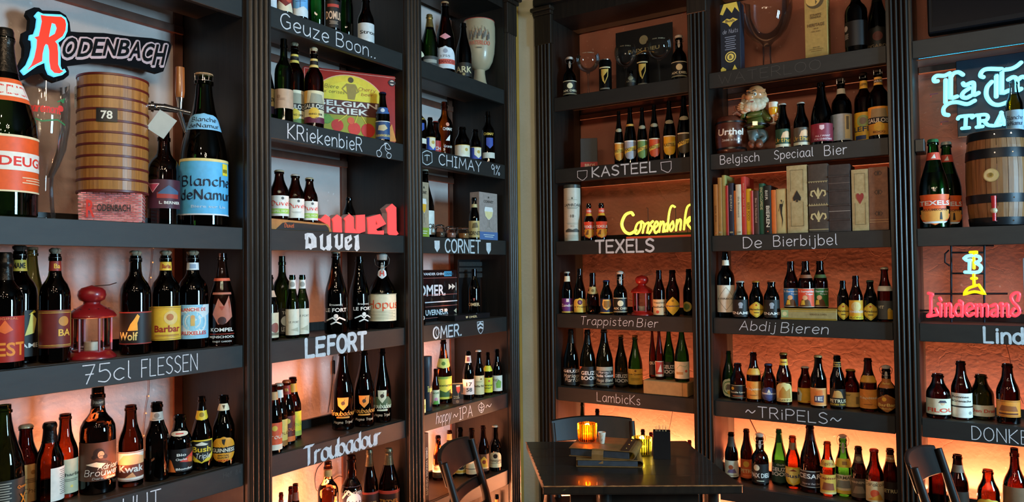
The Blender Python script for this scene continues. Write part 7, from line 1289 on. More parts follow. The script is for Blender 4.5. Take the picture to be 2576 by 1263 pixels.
flatart(b_, f, 0, 0, wS, hS, [
    ('p', ell(-.05, .58, .72, .36, 0, 180), YG), ('p', ell(-.05, .58, .50, .27, 0, 180), '#d0be34'), ('l', ell(-.05, .58, .72, .36, 0, 180), .012, '#d8a080'), ('p', [(-.72, .05), (.62, .05), (.62, .40), (-.72, .40)], '#8c8a22'),
    ('b', -.80, .37, .66, .58, '#4a1c12'), ('T', 'BELGIAN', -.08, .53, .62, .075, '#e3e0d5'), ('T', 'KRIEK', -.08, .43, .44, .085, '#e3e0d5'), ('h', 'Biere', -.42, .76, .14, .05, '#2c2412', .1), ('h', 'aux cerises', -.42, .69, .26, .045, '#2c2412', .1), ('h', 'Cherry', .32, .76, .18, .05, '#8a2418', .1), ('h', 'beer', .32, .69, .12, .045, '#8a2418', .1),
    ('d', -.02, .875, .04, '#4a3a1a'), ('p', [(-.12, .82), (.08, .82), (.10, .72), (.06, .60), (-.08, .60), (-.10, .72)], '#8a7434'), ('l', [(-.12, .80), (-.2, .74), (-.1, .68)], .018, '#8a7434'), ('l', [(.08, .8), (.14, .72), (.06, .68)], .018, '#8a7434'),
    ('d', -.30, .22, .085, '#b8281c'), ('d', .05, .19, .09, '#c23224'), ('d', .34, .18, .10, '#b3241a'), ('d', -.02, .30, .05, '#c8502c'), ('l', [(-.28, .28), (-.1, .38)], .01, '#d8c03a'), ('l', [(.06, .27), (.12, .38)], .01, '#d8c03a'), ('l', [(.3, .27), (.2, .38)], .01, '#d8c03a'), ('d', -.52, .30, .07, '#4f7a2c'), ('p', [(-.66, .26), (-.5, .36), (-.36, .3), (-.5, .24)], '#5f8a34'), ('p', [(.62, .05), (.85, .3), (.95, .05)], '#d8862c'),
    ('d', .86, .90, .05, '#2c1c1a'), ('d', .86, .90, .034, '#c9b0a0'), ('b', .78, .885, .94, .915, '#2c1c1a'), ('f', .025, .006, '#d89a88')], 'sign_print')
m = MB(); rp = rrect(.004, .004, wS-.004, hS-.004, rr*.8); m.tube([f.p(a, b, .0006) for a, b in rp], .0016, paint('#c23a2c', .3, .1, 30, 0, .2, .3), 6, True); m.build('rolled_edge', b_)
# black OMER board
f = wfr('L', .14); q0 = hit(f, *px('G', 118, 900)); q1 = hit(f, *px('G', 372, 900)); zt_ = hit(f, *px('G', 350, 742))[1]
z3 = zl(3); root = wempty('name_board', f.p((q0[0]+q1[0])/2, z3), 0, 'Black glossy board with pale lettering and arrows, left on the nameplate shelf', 'sign')
m = MB(); ux = q0[0]-.03; m.bev((ux, z3+.0005, -.015), (q1[0], zt_, 0), paint('#0f1114', .18, .03, 10, 0, 0, .5), .002, f); b_ = m.build('board', root)
flatart(b_, f, ux, z3, q1[0], zt_, [('T', 'VANDER GHINSTE', -.1, .92, .62, .05, '#b9c4c9'), ('b', .32, .87, .72, .97, '#3f86a8'), ('T', 'DEALS', .6, .92, .2, .045, '#1c3a4a'), ('b', -1, .835, 1, .845, '#8a5048'), ('T', 'OMER.', -.3, .60, .68, .22, '#c3cacd'),
    ('p', [(.55, .72), (.55, .60), (.72, .66)], '#c9c4b4'), ('p', [(.72, .72), (.72, .60), (.9, .66)], '#c9c4b4'), ('b', .93, .58, .95, .74, '#c9c4b4'), ('b', -1, .505, 1, .515, '#8a5048'), ('b', -1, .36, 1, .38, '#b9c0c4'), ('b', -1, .28, 1, .29, '#8a5048'), ('T', 'GOUVERNEUR', -.25, .17, .75, .11, '#c3cacd'), ('p', [(.8, .17), (.95, .12), (.95, .22)], '#b9a88a'), ('b', -1, .06, 1, .07, '#8a5048')], 'board_print')
# display stand with plinth, back panel and three nameplates
f = wfr('L', .15); a_ = hit(f, *px('G', 398, 700)); b2 = hit(f, *px('G', 622, 700)); b2 = (min(b2[0], -.322), 0)
root = wempty('display_stand', f.p((a_[0]+b2[0])/2, z3), 0, 'Black bottle display stand with three metal nameplates on its back panel', 'display')
m = MB(); m.bev((a_[0]-.002, z3+.0005, -.02), (b2[0], hit(f, *px('G', 600, 670))[1], -.012), BLACKPL, .001, f); m.build('back_panel', root)
fp = wfr('L', .03); pa = hit(fp, *px('G', 358, 1090))[0]; pb = hit(fp, *px('G', 610, 1090))[0]
m = MB(); m.bev((pa, z3+.0005, -.105), (pb, z3+.0275, 0), paint('#15171a', .3), .001, fp); pp = m.build('plinth', root)
flatart(pp, Fr((-.0299+.0004, 0, 0), (0, 1, 0), (0, 0, 1), (1, 0, 0)), pa, z3, pb, z3+.0275, [('T', 'OMER.', .0, .5, .24, .4, '#c9a878'), ('p', [(-.42, .7), (-.3, .7), (-.31, .4), (-.36, .3), (-.41, .4)], '#c9a878')], 'plinth_print')
GREYM = paint('#5f5d5a', .35, .15, 40, .2, .7)
for k, (y0, y1, s) in enumerate([(685, 717, 'BIEREN'), (727, 757, 'OMER'), (769, 801, 'BROUWERIJ')]):
    t0, t1 = hit(f, *px('G', 400, y0))[1], hit(f, *px('G', 400, y1))[1]; m = MB(); m.bev((a_[0], t1, -.011), (hit(f, *px('G', 597, 700))[0], t0, -.006), GREYM, .0008, f); npb = m.build('nameplate', root)
    flatart(npb, Fr(f.p(0, 0, -.0055), (0, 1, 0), (0, 0, 1), (1, 0, 0)), a_[0], t1, hit(f, *px('G', 597, 700))[0], t0, [('T', s, 0, .5, .75, .55, '#2a2826')])
# ------------------------------------------------------------------ the lit signs
# 1: big letter R with black backing
f = wfr('L', .27)
pR = [(495, 165), (560, 195), (700, 200), (800, 205), (870, 250), (895, 330), (890, 430), (850, 520), (765, 585), (790, 650), (797, 780), (797, 900), (820, 950), (850, 935), (875, 975), (820, 1020), (720, 1045), (640, 1010), (605, 930), (595, 850), (480, 900), (400, 955), (310, 1020), (262, 960), (340, 880), (390, 760), (415, 640), (410, 555), (375, 540), (385, 480), (440, 470), (470, 380), (485, 260), (450, 220)]
pr_ = [(525, 215), (600, 228), (720, 235), (800, 238), (850, 280), (862, 340), (855, 420), (815, 500), (715, 570), (745, 610), (755, 720), (755, 880), (785, 950), (830, 968), (780, 998), (710, 992), (660, 940), (642, 840), (640, 690), (622, 615), (590, 602), (568, 640), (545, 740), (540, 835), (480, 865), (400, 910), (340, 958), (400, 880), (440, 780), (468, 650), (475, 545), (440, 512), (498, 498), (520, 400), (540, 300)]
pb_ = [(460, 98), (530, 105), (570, 140), (800, 150), (890, 205), (940, 300), (955, 425), (1060, 435), (1400, 445), (1750, 490), (2050, 515), (2280, 560), (2318, 610), (2300, 690), (2245, 850), (2205, 965), (2130, 990), (1900, 925), (1600, 868), (1250, 845), (900, 888), (932, 960), (930, 1015), (860, 1075), (740, 1112), (640, 1065), (570, 985), (440, 1010), (330, 1075), (215, 1085), (195, 1010), (260, 900), (325, 760), (330, 640), (300, 560), (318, 440), (395, 400), (405, 260), (362, 200), (385, 130)]
root = wempty('lit_letter_sign', f.p(hit(f, *px('R', 1250, 700))[0], hit(f, *px('R', 1250, 1100))[1]), 0, 'Black-backed illuminated sign with giant red cyan-edged R and black letters', 'sign')
m = MB(); m.poly(f, hits(f, 'R', pb_), paint('#08080c', .8, .1, 60, 0, 0, 0, 0, .15), -.02, 0); bb = m.build('backing_board', root)
m = MB(); m.poly(f, hits(f, 'R', pR), glow('#5fd0ff', 1.0, 'lit_cyan'), .001, .010); ed = m.build('letter_edge', root)
m = MB(); m.poly(f, hits(f, 'R', pr_), glow('#ff2c00', .85, 'lit_red'), .011, .014, [hits(f, 'R', [(670, 320), (720, 335), (740, 390), (715, 465), (630, 515), (650, 410)])]); m.build('letter_face', root)
for s, xc, yb, yt, wd in [('O', 935, 790, 500, 190), ('D', 1150, 778, 515, 185), ('E', 1320, 765, 518, 140), ('N', 1490, 762, 520, 175), ('B', 1672, 768, 535, 150), ('A', 1830, 795, 555, 160), ('C', 1990, 840, 580, 145), ('H', 2150, 890, 595, 150)]:
    a = hit(f, *px('R', xc-wd/2, yb)); b = hit(f, *px('R', xc+wd/2, yb)); t = hit(f, *px('R', xc, yt))
    vs, fs = print_geo(s, True); hh = t[1]-(a[1]+b[1])/2; g = .0058
    m = MB()
    for ki, (dx, dy) in enumerate(((-g, 0), (g, 0), (0, -g*1.5), (0, g), (g*.7, -g*1.2), (-g*.7, -g*1.2), (g*.7, g*.7), (-g*.7, g*.7))):
        m.add([f.p(a[0]+dx+(b[0]-a[0])*p+.22*hh*(q-.5), a[1]+dy+(b[1]-a[1])*p+hh*q, .0012+ki*.0002) for p, q in vs], fs, paint('#d8b4b4', .5))
    m.build('letter_outline', root)
    m = MB(); m.add([f.p(a[0]+(b[0]-a[0])*p+.22*hh*(q-.5), a[1]+(b[1]-a[1])*p+hh*q, .0045) for p, q in vs], fs, paint('#08080a', .7, .1, 60, 0, 0, 0, 0, .15)); m.build('letter', root)
# 2: thick red blackletter letters
f = wfr('L', .030); REDL = glow('#ff4a48', .92, 'lit_red_letter')
root = wempty('red_letter_sign', f.p(hit(f, *px('Q', 1650, 400))[0], zl(2)), 0, 'Row of thick glowing red blackletter letters standing at right end of their shelf', 'sign')
LET = [('letter', [(905, 330), (1000, 345), (1080, 270), (1155, 320), (1160, 520), (1110, 560), (1100, 430), (1030, 390)], None), ('letter', [(1190, 345), (1275, 270), (1350, 320), (1360, 575), (1215, 572), (1210, 400)], None),
       ('letter', [(1395, 335), (1490, 262), (1560, 320), (1562, 500), (1603, 555), (1605, 280), (1750, 270), (1755, 555), (1650, 598), (1420, 583), (1422, 380)], None),
       ('letter', [(1790, 320), (2010, 262), (2110, 430), (1940, 520), (1965, 550), (2075, 540), (2070, 618), (1810, 605), (1800, 380)], [(1937, 362), (1972, 432), (1935, 450)]),
       ('letter', [(2110, 170), (2215, 85), (2285, 150), (2290, 540), (2325, 600), (2285, 635), (2170, 630), (2145, 590), (2140, 240)], None)]
for nm_, q, h in LET:
    m = MB(); pts = hits(f, 'Q', q); pts = [(a, max(b, zl(2)+.0012)) for a, b in pts]
    m.poly(f, pts, REDL, -.004, 0, [hits(f, 'Q', h)] if h else ()); m.poly(f, pts, paint('#c9b0b4', .4), -.036, -.0045, [hits(f, 'Q', h)] if h else ()); m.build(nm_, root)
m = MB(); a = hits(f, 'Q', [(1190, 500), (2150, 500)]); m.tube([f.p(a[0][0], zl(2)+.012, -.03), f.p(a[1][0], zl(2)+.012, -.03)], .003, CHROME, 8); m.build('rail', root)
# neon helper
def neon(root, fr, r, strokes, rad_, mat, name='neon_tube', w=0, n=4):
    for q in strokes:
        P_ = [fr.p(a, b, w) for a, b in cat(hits(fr, r, q), n)]; e0 = (P_[0]-P_[1]).normalized()*rad_; e1 = (P_[-1]-P_[-2]).normalized()*rad_
        P_ = [P_[0]+e0*.95, P_[0]+e0*.75, P_[0]+e0*.4]+P_+[P_[-1]+e1*.4, P_[-1]+e1*.75, P_[-1]+e1*.95]
        k_ = len(P_)-6; m = MB(); m.tube(P_, [rad_*.3, rad_*.68, rad_*.93]+[rad_]*k_+[rad_*.93, rad_*.68, rad_*.3], mat, 10); m.build(name, root, None, 70)
# 3: pale cyan blackletter neon
f = wfr('R', .20); CY = glow('#86eaff', 1.35, 'neon_cyan')
root = wempty('neon_sign', f.p(hit(f, *px('S', 900, 700))[0], hit(f, *px('S', 900, 1060))[1]), 0, 'Pale cyan blackletter neon sign above the barrel at right edge', 'neon sign')
neon(root, f, 'S', [[(335, 368), (290, 370), (283, 325), (330, 290), (430, 290), (510, 255)], [(452, 355), (450, 675)], [(700, 275), (640, 240), (570, 255), (530, 310), (527, 310), (525, 620), (525, 620), (615, 590)],
    [(705, 400), (730, 430), (830, 390), (860, 420), (850, 580), (850, 580), (925, 540)], [(795, 470), (710, 530), (690, 590), (750, 610), (810, 582)], [(870, 650), (760, 700), (620, 672), (500, 690), (425, 760), (430, 840), (490, 858)],
    [(995, 310), (955, 290), (980, 225), (1060, 192), (1260, 195)], [(1290, 205), (1400, 188), (1480, 150), (1538, 102)], [(1185, 290), (1183, 590)], [(1265, 250), (1262, 550), (1262, 550), (1360, 505)], [(1115, 380), (1050, 460), (1042, 580), (1110, 680), (1210, 712), (1340, 675)],
    [(1360, 345), (1430, 310), (1480, 350), (1485, 510), (1485, 510), (1540, 480)], [(1500, 345), (1560, 305), (1640, 330)]], .0090, CY)
neon(root, f, 'S', [[(630, 912), (662, 880), (850, 865), (835, 895)], [(745, 880), (738, 1045)], [(690, 1050), (790, 1042)], [(932, 860), (936, 1030)], [(900, 1033), (985, 1022)], [(895, 862), (1030, 852), (1062, 892), (1030, 935), (950, 945)], [(1005, 940), (1060, 1000), (1130, 1012)],
    [(1262, 825), (1175, 1000)], [(1255, 820), (1300, 990)], [(1205, 950), (1295, 940)], [(1155, 1012), (1240, 1000)], [(1565, 800), (1560, 990)], [(1545, 805), (1640, 795), (1680, 850), (1600, 900)]], 0.0078, CY, 'neon_small_letters')
fb_ = wfr('R', .235); m = MB(); m.bev((hit(fb_, *px('S', 620, 900))[0], hit(fb_, *px('S', 700, 1170))[1], -.02), (2.72, hit(fb_, *px('S', 700, 60))[1], -.008), paint('#1c1e26', .5), .002, fb_); m.build('backing_panel', root)
m = MB(); fx = f
for q in ((230, 560), (380, 960), (1000, 180)): a = hit(f, *px('S', *q)); m.tube([f.p(a[0], a[1], -.06), f.p(a[0], a[1], 0), f.p(a[0]+.03, a[1], 0)], .0025, paint('#8a4a50', .4), 6)
m.build('bracket', root)
m = MB(); a = hits(f, 'S', [(1020, 390), (1150, 290), (1290, 200), (1360, 100)]); m.tube([f.p(p, q, .006) for p, q in a], .0014, BLACKPL, 6); m.build('wire', root)
for k, (s, yy) in enumerate(((1.98, 2.0), (2.4, 2.0))): pass
# cyan strip under the top shelf of the same bay
f0 = wfr('R'); m = MB(); m.box((1.93, zl(0)-.060, -.16), (2.73, zl(0)-.052, -.135), glow('#49c4ff', 3.0, 'led_blue')); m = MB(); m.box((1.90, zl(0)-.072, -.036), (2.73, zl(0)-.066, -.023), glow('#2fb0ff', 8, 'led_blue'), f0)
st_ = m.build('light_strip', SHELF[6, 0])
# 4: green-yellow script neon on a red base
f = wfr('R', .004); YN = glow('#e9ff55', 1.35, 'neon_yellow')
root = wempty('neon_sign', f.p(hit(f, *px('J', 890, 350))[0], zl(2)), 0, 'Green-yellow script neon sign with thin red base on the dark shelf', 'neon sign')
J_ = [[(700, 302), (683, 285), (640, 305), (614, 370), (635, 425), (675, 445), (722, 420)], [(762, 352), (730, 372), (712, 430), (732, 445), (757, 400), (762, 352), (785, 372)], [(785, 372), (772, 438)], [(778, 405), (795, 372), (815, 360)], [(820, 366), (806, 438)], [(812, 400), (828, 368), (848, 350)],
      [(850, 352), (828, 375), (845, 400), (822, 442)], [(858, 408), (888, 375), (876, 352), (858, 390), (868, 440), (895, 418)], [(908, 355), (897, 430)], [(902, 392), (925, 352), (932, 380), (926, 430)], [(1015, 242), (992, 235), (972, 290), (958, 425)], [(965, 362), (940, 382), (935, 428), (960, 412)],
      [(1000, 352), (976, 390), (986, 425), (1006, 390), (1000, 352)], [(1032, 342), (1024, 420)], [(1028, 382), (1050, 338), (1062, 352), (1056, 415)], [(1142, 222), (1112, 240), (1096, 300), (1084, 412)], [(1088, 372), (1125, 322), (1142, 332), (1112, 370), (1142, 410)]]
neon(root, f, 'J', J_[:1], .0080, YN, 'first_letter'); neon(root, f, 'J', J_[1:], .0056, YN)
m = MB(); a = hits(f, 'J', [(645, 482), (1146, 448)]); m.bev((a[0][0], zl(2)+.0005, -.020), (a[1][0], zl(2)+.011, -.002), glow('#c8442a', .28, 'red_base'), .002, f); m.build('base_bar', root)
m = MB()
for q in ((700, 400), (1100, 330), (800, 250), (1010, 230)): a = hit(f, *px('J', *q)); m.tube([f.p(a[0], zl(2)+.005, -.02), f.p(a[0], a[1], -.02), f.p(a[0], a[1], 0)], .0015, BLACKPL, 5)
m.build('support_rod', root)
# 5: red name neon with cyan and yellow emblem on a black frame
f = wfr('R', .06); RN = glow('#ff3f4c', 1.25, 'neon_red'); CN = glow('#8fe8ff', 1.25, 'neon_cyan_emblem'); YY = glow('#ffee10', 1.1, 'neon_yellow_emblem')
root = wempty('neon_sign', f.p(hit(f, *px('T', 850, 900))[0], zl(3)), 0, 'Red lettered neon sign with cyan and yellow glass-like emblem on black frame', 'neon sign')
T_ = [[(308, 757), (362, 772), (338, 800), (338, 800), (340, 1030), (340, 1030), (290, 1075), (380, 1062), (432, 1045), (405, 970)], [(463, 822), (478, 852)], [(445, 903), (477, 903), (477, 903), (475, 1070)], [(535, 903), (542, 903), (542, 1070)], [(545, 935), (595, 900), (615, 940), (612, 1070), (640, 1070)],
      [(735, 862), (772, 880), (772, 880), (768, 1070)], [(765, 925), (705, 910), (668, 990), (700, 1062), (760, 1048)], [(825, 1005), (925, 950), (890, 902), (832, 930), (818, 1010), (860, 1068), (930, 1035)], [(955, 918), (972, 920), (972, 1070)], [(972, 942), (1022, 912), (1042, 950), (1042, 1070)], [(1042, 942), (1100, 912), (1120, 950), (1118, 1070)],
      [(1172, 932), (1230, 910), (1252, 950), (1252, 1070)], [(1250, 982), (1185, 1000), (1168, 1048), (1200, 1070), (1248, 1048)], [(1300, 905), (1322, 905), (1322, 1070)], [(1322, 940), (1390, 906), (1402, 950), (1402, 1070), (1425, 1068)], [(1540, 855), (1558, 765), (1502, 752), (1450, 800), (1470, 870), (1542, 950), (1560, 1020), (1500, 1068), (1450, 1030), (1485, 970)]]
fl_ = wfr('R', .06)
neon(root, f, 'T', T_, .0068, RN)
neon(root, f, 'T', [[(800, 275), (850, 242), (990, 245), (1018, 300), (950, 335)], [(875, 320), (872, 425)], [(960, 335), (1028, 385), (1018, 445), (960, 468), (812, 465)], [(800, 272), (835, 302), (885, 298)]], .0072, CN, 'neon_letter')
neon(root, f, 'T', [[(882, 190), (980, 188), (932, 212), (932, 212), (935, 410)], [(932, 490), (935, 640)], [(902, 552), (968, 550)], [(1000, 642), (1088, 768), (1088, 768), (940, 735), (790, 775), (790, 775), (850, 692), (965, 648)]], .0060, YY, 'neon_glass')
m = MB(); FB = paint('#1c232e', .3, .1, 20, 0, .5); fz = wfr('R', .085)
def bar(p, q, r=.004):
    a, b = hits(fz, 'T', [p, q]); m.tube([fz.p(a[0], max(a[1], zl(3)+.002)), fz.p(b[0], max(b[1], zl(3)+.002))], r, FB, 8)
bar((620, 100), (622, 1160)); bar((1078, 100), (1075, 1160)); bar((620, 195), (1078, 195)); bar((620, 482), (1078, 485)); bar((390, 765), (1400, 762)); bar((622, 100), (1210, 100), .003); bar((180, 995), (1600, 1000))
a = hits(fz, 'T', [(590, 160), (535, 210), (532, 330), (600, 380)]); m.tube([fz.p(p, q) for p, q in a], .003, FB, 8); m.build('frame', root, None, 60)
# pale card at the right edge of that shelf
f = wfr('R', .14); a = hit(f, *px('T', 1605, 270)); P = f.p(a[0]+.03, 0); P.z = zl(3)
cuboid('paper_card', 'card', 'Pale paper card standing at far right beside the red neon', V((a[0]+.035, .14, zl(3))), -pi/2, .07, .003, a[1]-zl(3), paint('#8b8f94', .6), None, None, [*small(0, .8, '#4a4c50', 6, .7, .08, .015)])
# television above the cyan neon
f = wfr('R', .02); z0 = hit(f, *px('O', 300, 150))[1]; u0 = hit(f, *px('O', 238, 100))[0]
root = wempty('television', f.p(u0+.3, z0), 0, 'Black television set on the top shelf at the right edge', 'television')
zt0 = zl(0)
m = MB(); m.bev((u0, zt0+.025, -.06), (2.748, zt0+.42, 0), paint('#0b0c10', .5, .1, 60, 0, 0, 0, 0, .2), .006, f); b_ = m.build('casing', root)
m = MB(); m.box((u0+.018, zt0+.05, .0003), (2.73, zt0+.40, .001), paint('#07090f', .2, .02, 60, 0, 0, 0, 0, .3), f); m.build('screen', root)
m = MB(); m.bev((u0+.25, zt0+.0005, -.10), (u0+.60, zt0+.006, -.0), BLACKPL, .001, f); m.bev((u0+.38, zt0+.004, -.055), (u0+.46, zt0+.03, -.035), BLACKPL, .001, f); m.build('stand', root)
flatart(b_, Fr(f.p(0, 0, .0014), (1, 0, 0), (0, 0, 1), (0, -1, 0)), u0+.36, zt0+.030, u0+.46, zt0+.046, [('T', 'SAMSUNG', 0, .5, .8, .6, '#9a9a9a')], 'badge')
# ------------------------------------------------------------------ keg-shaped jug and bearded garden-gnome figurine
P, R, H = locate(5, 1, 'L', 235, 893, 236, .085)
root = empty('ceramic_keg', P, face_cam(P), 'Small brown glazed keg with white lettering beneath the figurine', 'keg')
KG = wood('brown_glazed_keg', '#4a2318', '#6a3622', .25, (3, 3, 14), .15, .5)
def rk(t): return R*(.87+.13*(1-(2*t-1)**2))
m = MB(); m.lathe([(0, .001), (rk(0)*.95, .001)]+[(rk(t), H*t) for t in (.02, .15, .3, .5, .7, .85, .98)]+[(rk(1)*.93, H), (0, H*.97)], KG, 40, cap=False); b_ = m.build('keg_body', root, None, 50)
for t in (.13, .83): m = MB(); m.lathe([(rk(t)+.001, H*(t-.025)), (rk(t)+.003, H*(t-.02)), (rk(t)+.003, H*(t+.02)), (rk(t)+.001, H*(t+.025))], paint('#120c0a', .3), 40, cap=False); m.build('hoop', root, None, 30)
art([('T', 'Urthel', -.02, .60, .80, .30, '#cfc8bc', .05), ('h', 'Zondeb in Friepels', .05, .24, .6, .10, '#b8b0a4', .1)], lambda u, v, l=0: ((rk(.2+.6*v)+.0008+l)*cos(u*1.05), (rk(.2+.6*v)+.0008+l)*sin(u*1.05), H*(.2+.6*v)), 1.05*R/(H*.6), b_, 'lettering', seg=20)
KR, KH, KP_ = R, H, P
# the figurine sits against the keg: skinned body, bearded head, boots, raised glass
GS = 2.9
q = onw('R', *px('L', 425, 1000), .082); q.z = zl(1)
fy = face_cam(q, 0); root = empty('gnome_figurine', q, fy, 'Bearded gnome figurine in green tunic lifting a small glass of beer', 'figurine')
sc = .0098*1.0
zH = ztop(q, *px('L', 420, 680))-zl(1)
def LP(x, y, w=0):       # zoom pixel -> figurine coordinates (w = towards the viewer)
    d = dep(q); a = px('L', x, y); b0 = px('L', 425, 1000)
    base = ztop(q, *px('L', 425, 1000))-zl(1)
    return V((w*GS*.98, (a[0]-b0[0])*d/FPX, base-(a[1]-b0[1])*d/FPX))
def skin(name, parent, verts, edges, mat, sub=2, root_i=0):
    me = bpy.data.meshes.new(name); me.from_pydata([v[0] for v in verts], edges, []); o = bpy.data.objects.new(name, me); COL.objects.link(o)
    o.modifiers.new('skin', 'SKIN'); 
    for i, v in enumerate(verts): s = me.skin_vertices[0].data[i]; r = v[1]*GS; s.radius = (r, r); s.use_root = (i == root_i)
    m_ = o.modifiers.new('sub', 'SUBSURF'); m_.levels = sub; m_.render_levels = sub
    me.materials.append(mat); o.parent = parent
    dg = bpy.context.evaluated_depsgraph_get(); ev = o.evaluated_get(dg); m2 = bpy.data.meshes.new_from_object(ev); o.modifiers.clear(); o.data = m2; m2.name = name; m2.shade_smooth()
    if not m2.materials: m2.materials.append(mat)
    return o
TUN = paint('#4c5420', .3, .12, 30, .1, 0, .3); SKN = paint('#c08a5a', .35, .08, 30, 0, 0, .3); TRS = paint('#5c6a68', .35, .12, 40); BRD_ = paint('#cdbb9c', .5, .15, 90, .6); LTH = paint('#7a4a34', .4, .2, 60); CUFF = paint('#cdb48a', .4)
skin('body', root, [(LP(430, 992), .0165), (LP(432, 945), .0185), (LP(430, 890), .0165), (LP(425, 850), .011), (LP(372, 868, .004), .0075), (LP(330, 870, .010), .0062), (LP(345, 840, .016), .005),
    (LP(480, 868, .004), .0085), (LP(505, 905, .010), .0075), (LP(535, 930, .014), .0055)], [(0, 1), (1, 2), (2, 3), (3, 4), (4, 5), (5, 6), (3, 7), (7, 8), (8, 9)], TUN)
skin('trousers', root, [(LP(432, 1015), .010), (LP(405, 1035, .010), .0085), (LP(395, 1062, .014), .0065), (LP(430, 1090, .010), .0050), (LP(480, 1025, .008), .0090), (LP(498, 1055, .010), .0065), (LP(445, 1092, .014), .0050)], [(0, 1), (1, 2), (2, 3), (0, 4), (4, 5), (5, 6)], TRS)
for a_, b_2 in (((385, 1082, .026), (405, 1122, .030)), ((440, 1092, .022), (452, 1122, .034))):
    bt = skin('boot', root, [(LP(*a_), .0075), (LP(*b_2), .0062), (LP(b_2[0]-14, b_2[1]+4, b_2[2]+.010), .0048)], [(0, 1), (1, 2)], LTH)
m = MB(); c0 = LP(430, 952); ring = [(c0.x+.0215*GS*.93*cos(t), c0.y+.0215*GS*.93*sin(t), c0.z) for t in [2*pi*k/24 for k in range(24)]]
m.tube(ring, .0026*2.2, paint('#1c1310', .35), 6, True); bl = m.build('belt', root, None, 60)
m = MB(); m.bev((c0.x+.060, c0.y-.018, c0.z-.010), (c0.x+.067, c0.y+.006, c0.z+.010), paint('#c0b58c', .25, .1, 20, 0, .8), .0008); m.build('buckle', bl)
# head: skull, cheeks, big nose, ears, eyes, brows, mouth, beard
hc = LP(432, 745, .004); hd = MB()
def ball(mb, c, r, mat, n=14, sx=1, sy=1, sz=1):
    vs = []; fs = []; K = n//2; r = r*GS
    for i in range(K+1):
        t = pi*i/K
        for j in range(n): a = 2*pi*j/n; vs.append((c[0]+r*sx*sin(t)*cos(a), c[1]+r*sy*sin(t)*sin(a), c[2]+r*sz*cos(t)))
    for i in range(K):
        for j in range(n): k = (j+1) % n; fs.append((i*n+j, (i+1)*n+j, (i+1)*n+k, i*n+k))
    mb.add(vs, fs, mat)
head = skin('head', root, [(LP(425, 800), .0085), (hc+V((0, 0, -.012)), .0150), (hc+V((0, 0, .016)), .0140)], [(0, 1), (1, 2)], SKN, 2, 1)
m = MB(); ball(m, hc+V((-.002, 0, .018)), .0150, SKN, 18); m.build('scalp', head, None, 70)
m = MB(); ball(m, LP(388, 752, .021), .0068, SKN, 14, 1.1, 1.2, .9); ball(m, LP(408, 745, .018), .0045, SKN, 12); m.build('nose', head, None, 60)
for x, y, w in ((345, 745, .004), (490, 738, .004)):
    m = MB(); ball(m, LP(x, y, w), .0075, SKN, 12, .4, .6, 1.2); ball(m, LP(x, y-6, w+.002), .004, paint('#a86a44', .4), 10, .4, .6, 1); m.build('ear', head, None, 60)
for x, y in ((378, 735), (422, 728)):
    m = MB(); ball(m, LP(x, y, .0175), .0034, paint('#e0dccf', .2), 12); ball(m, LP(x+2, y+1, .0196), .0017, paint('#1c130e', .2), 10); m.build('eye', head, None, 60)
m = MB(); m.tube([LP(362, 718, .018), LP(376, 708, .0195), LP(392, 714, .019)], .003, paint('#3a2a1c', .6), 6); m.tube([LP(408, 706, .0195), LP(424, 698, .019), LP(442, 708, .017)], .003, paint('#3a2a1c', .6), 6); m.build('eyebrow', head)
m = MB(); random.seed(5)
for x, y, w, r in [(350, 795, .012, .0075), (365, 812, .018, .008), (385, 820, .022, .008), (408, 822, .022, .0085), (432, 820, .020, .009), (455, 808, .017, .0095), (472, 790, .012, .009), (484, 770, .006, .0075), (352, 775, .010, .006), (400, 800, .020, .0085), (430, 800, .018, .0095), (370, 838, .022, .006), (345, 850, .018, .005), (395, 778, .0225, .004), (375, 782, .021, .004), (478, 752, .0, .006)]:
    ball(m, LP(x, y, w), r, BRD_, 12, .8, 1.15, .95)
m.build('beard', head, None, 70)
m = MB(); m.tube([LP(392, 790, .0262), LP(402, 793, .0268), LP(412, 789, .0262)], .003, paint('#8a3a2c', .4), 6); m.build('mouth', head)
# hands and the little glass
def hand_(px0, side, grip):
    c = LP(*px0); 
    skin('hand', root, [(c, .0052), (c+V((.008, side*.010, .008)), .0046)], [(0, 1)], SKN, 1)
    for k in range(4):
        o = V((.010, side*.003, -.012+k*.0085)); L = (.020, .023, .022, .018)[k]
        m = MB(); m.tube([c+o, c+o+V((.014, side*L*.5, .0005)), c+o+V((.008, side*L, -.001))], [.0045, .0045, .0034], SKN, 7); m.build('finger', root, None, 60)
    m = MB(); m.tube([c+V((.006, 0, .014)), c+V((.017, side*.008, .021)), c+V((.021, side*.016, .017))], [.005, .0047, .0036], SKN, 7); m.build('thumb', root, None, 60)
hand_((556, 915, .014), 1, 1); hand_((340, 825, .020), -1, 0)
c = LP(552, 960, .016); gz = LP(552, 800, .016).z
Hg = gz-c.z; root2 = wempty('x', (0, 0, 0)); bpy.data.objects.remove(root2)
m = MB(); rg = .0215; m.lathe([(rg*.9, 0), (rg*.85, .003), (.004, .008), (.0035, Hg*.28), (.012, Hg*.36), (rg*.85, Hg*.5), (rg, Hg*.68), (rg*.95, Hg)], paint('#d8d4c4', .15), 18, (c.x, c.y, c.z), cap=False); gg = m.build('beer_glass', root, None, 60)
m = MB(); m.lathe([(.0122, Hg*.37), (rg*.87, Hg*.5), (rg*1.02, Hg*.68), (rg*1.0, Hg*.76)], paint('#dca020', .2, .05), 18, c, cap=False); m.build('beer', gg, None, 60)
m = MB(); m.lathe([(rg*1.0, Hg*.76), (rg*.99, Hg), (rg*.6, Hg*1.03), (0, Hg*1.04)], paint('#e3dcc8', .6), 18, c, cap=False); m.build('foam', gg, None, 60)
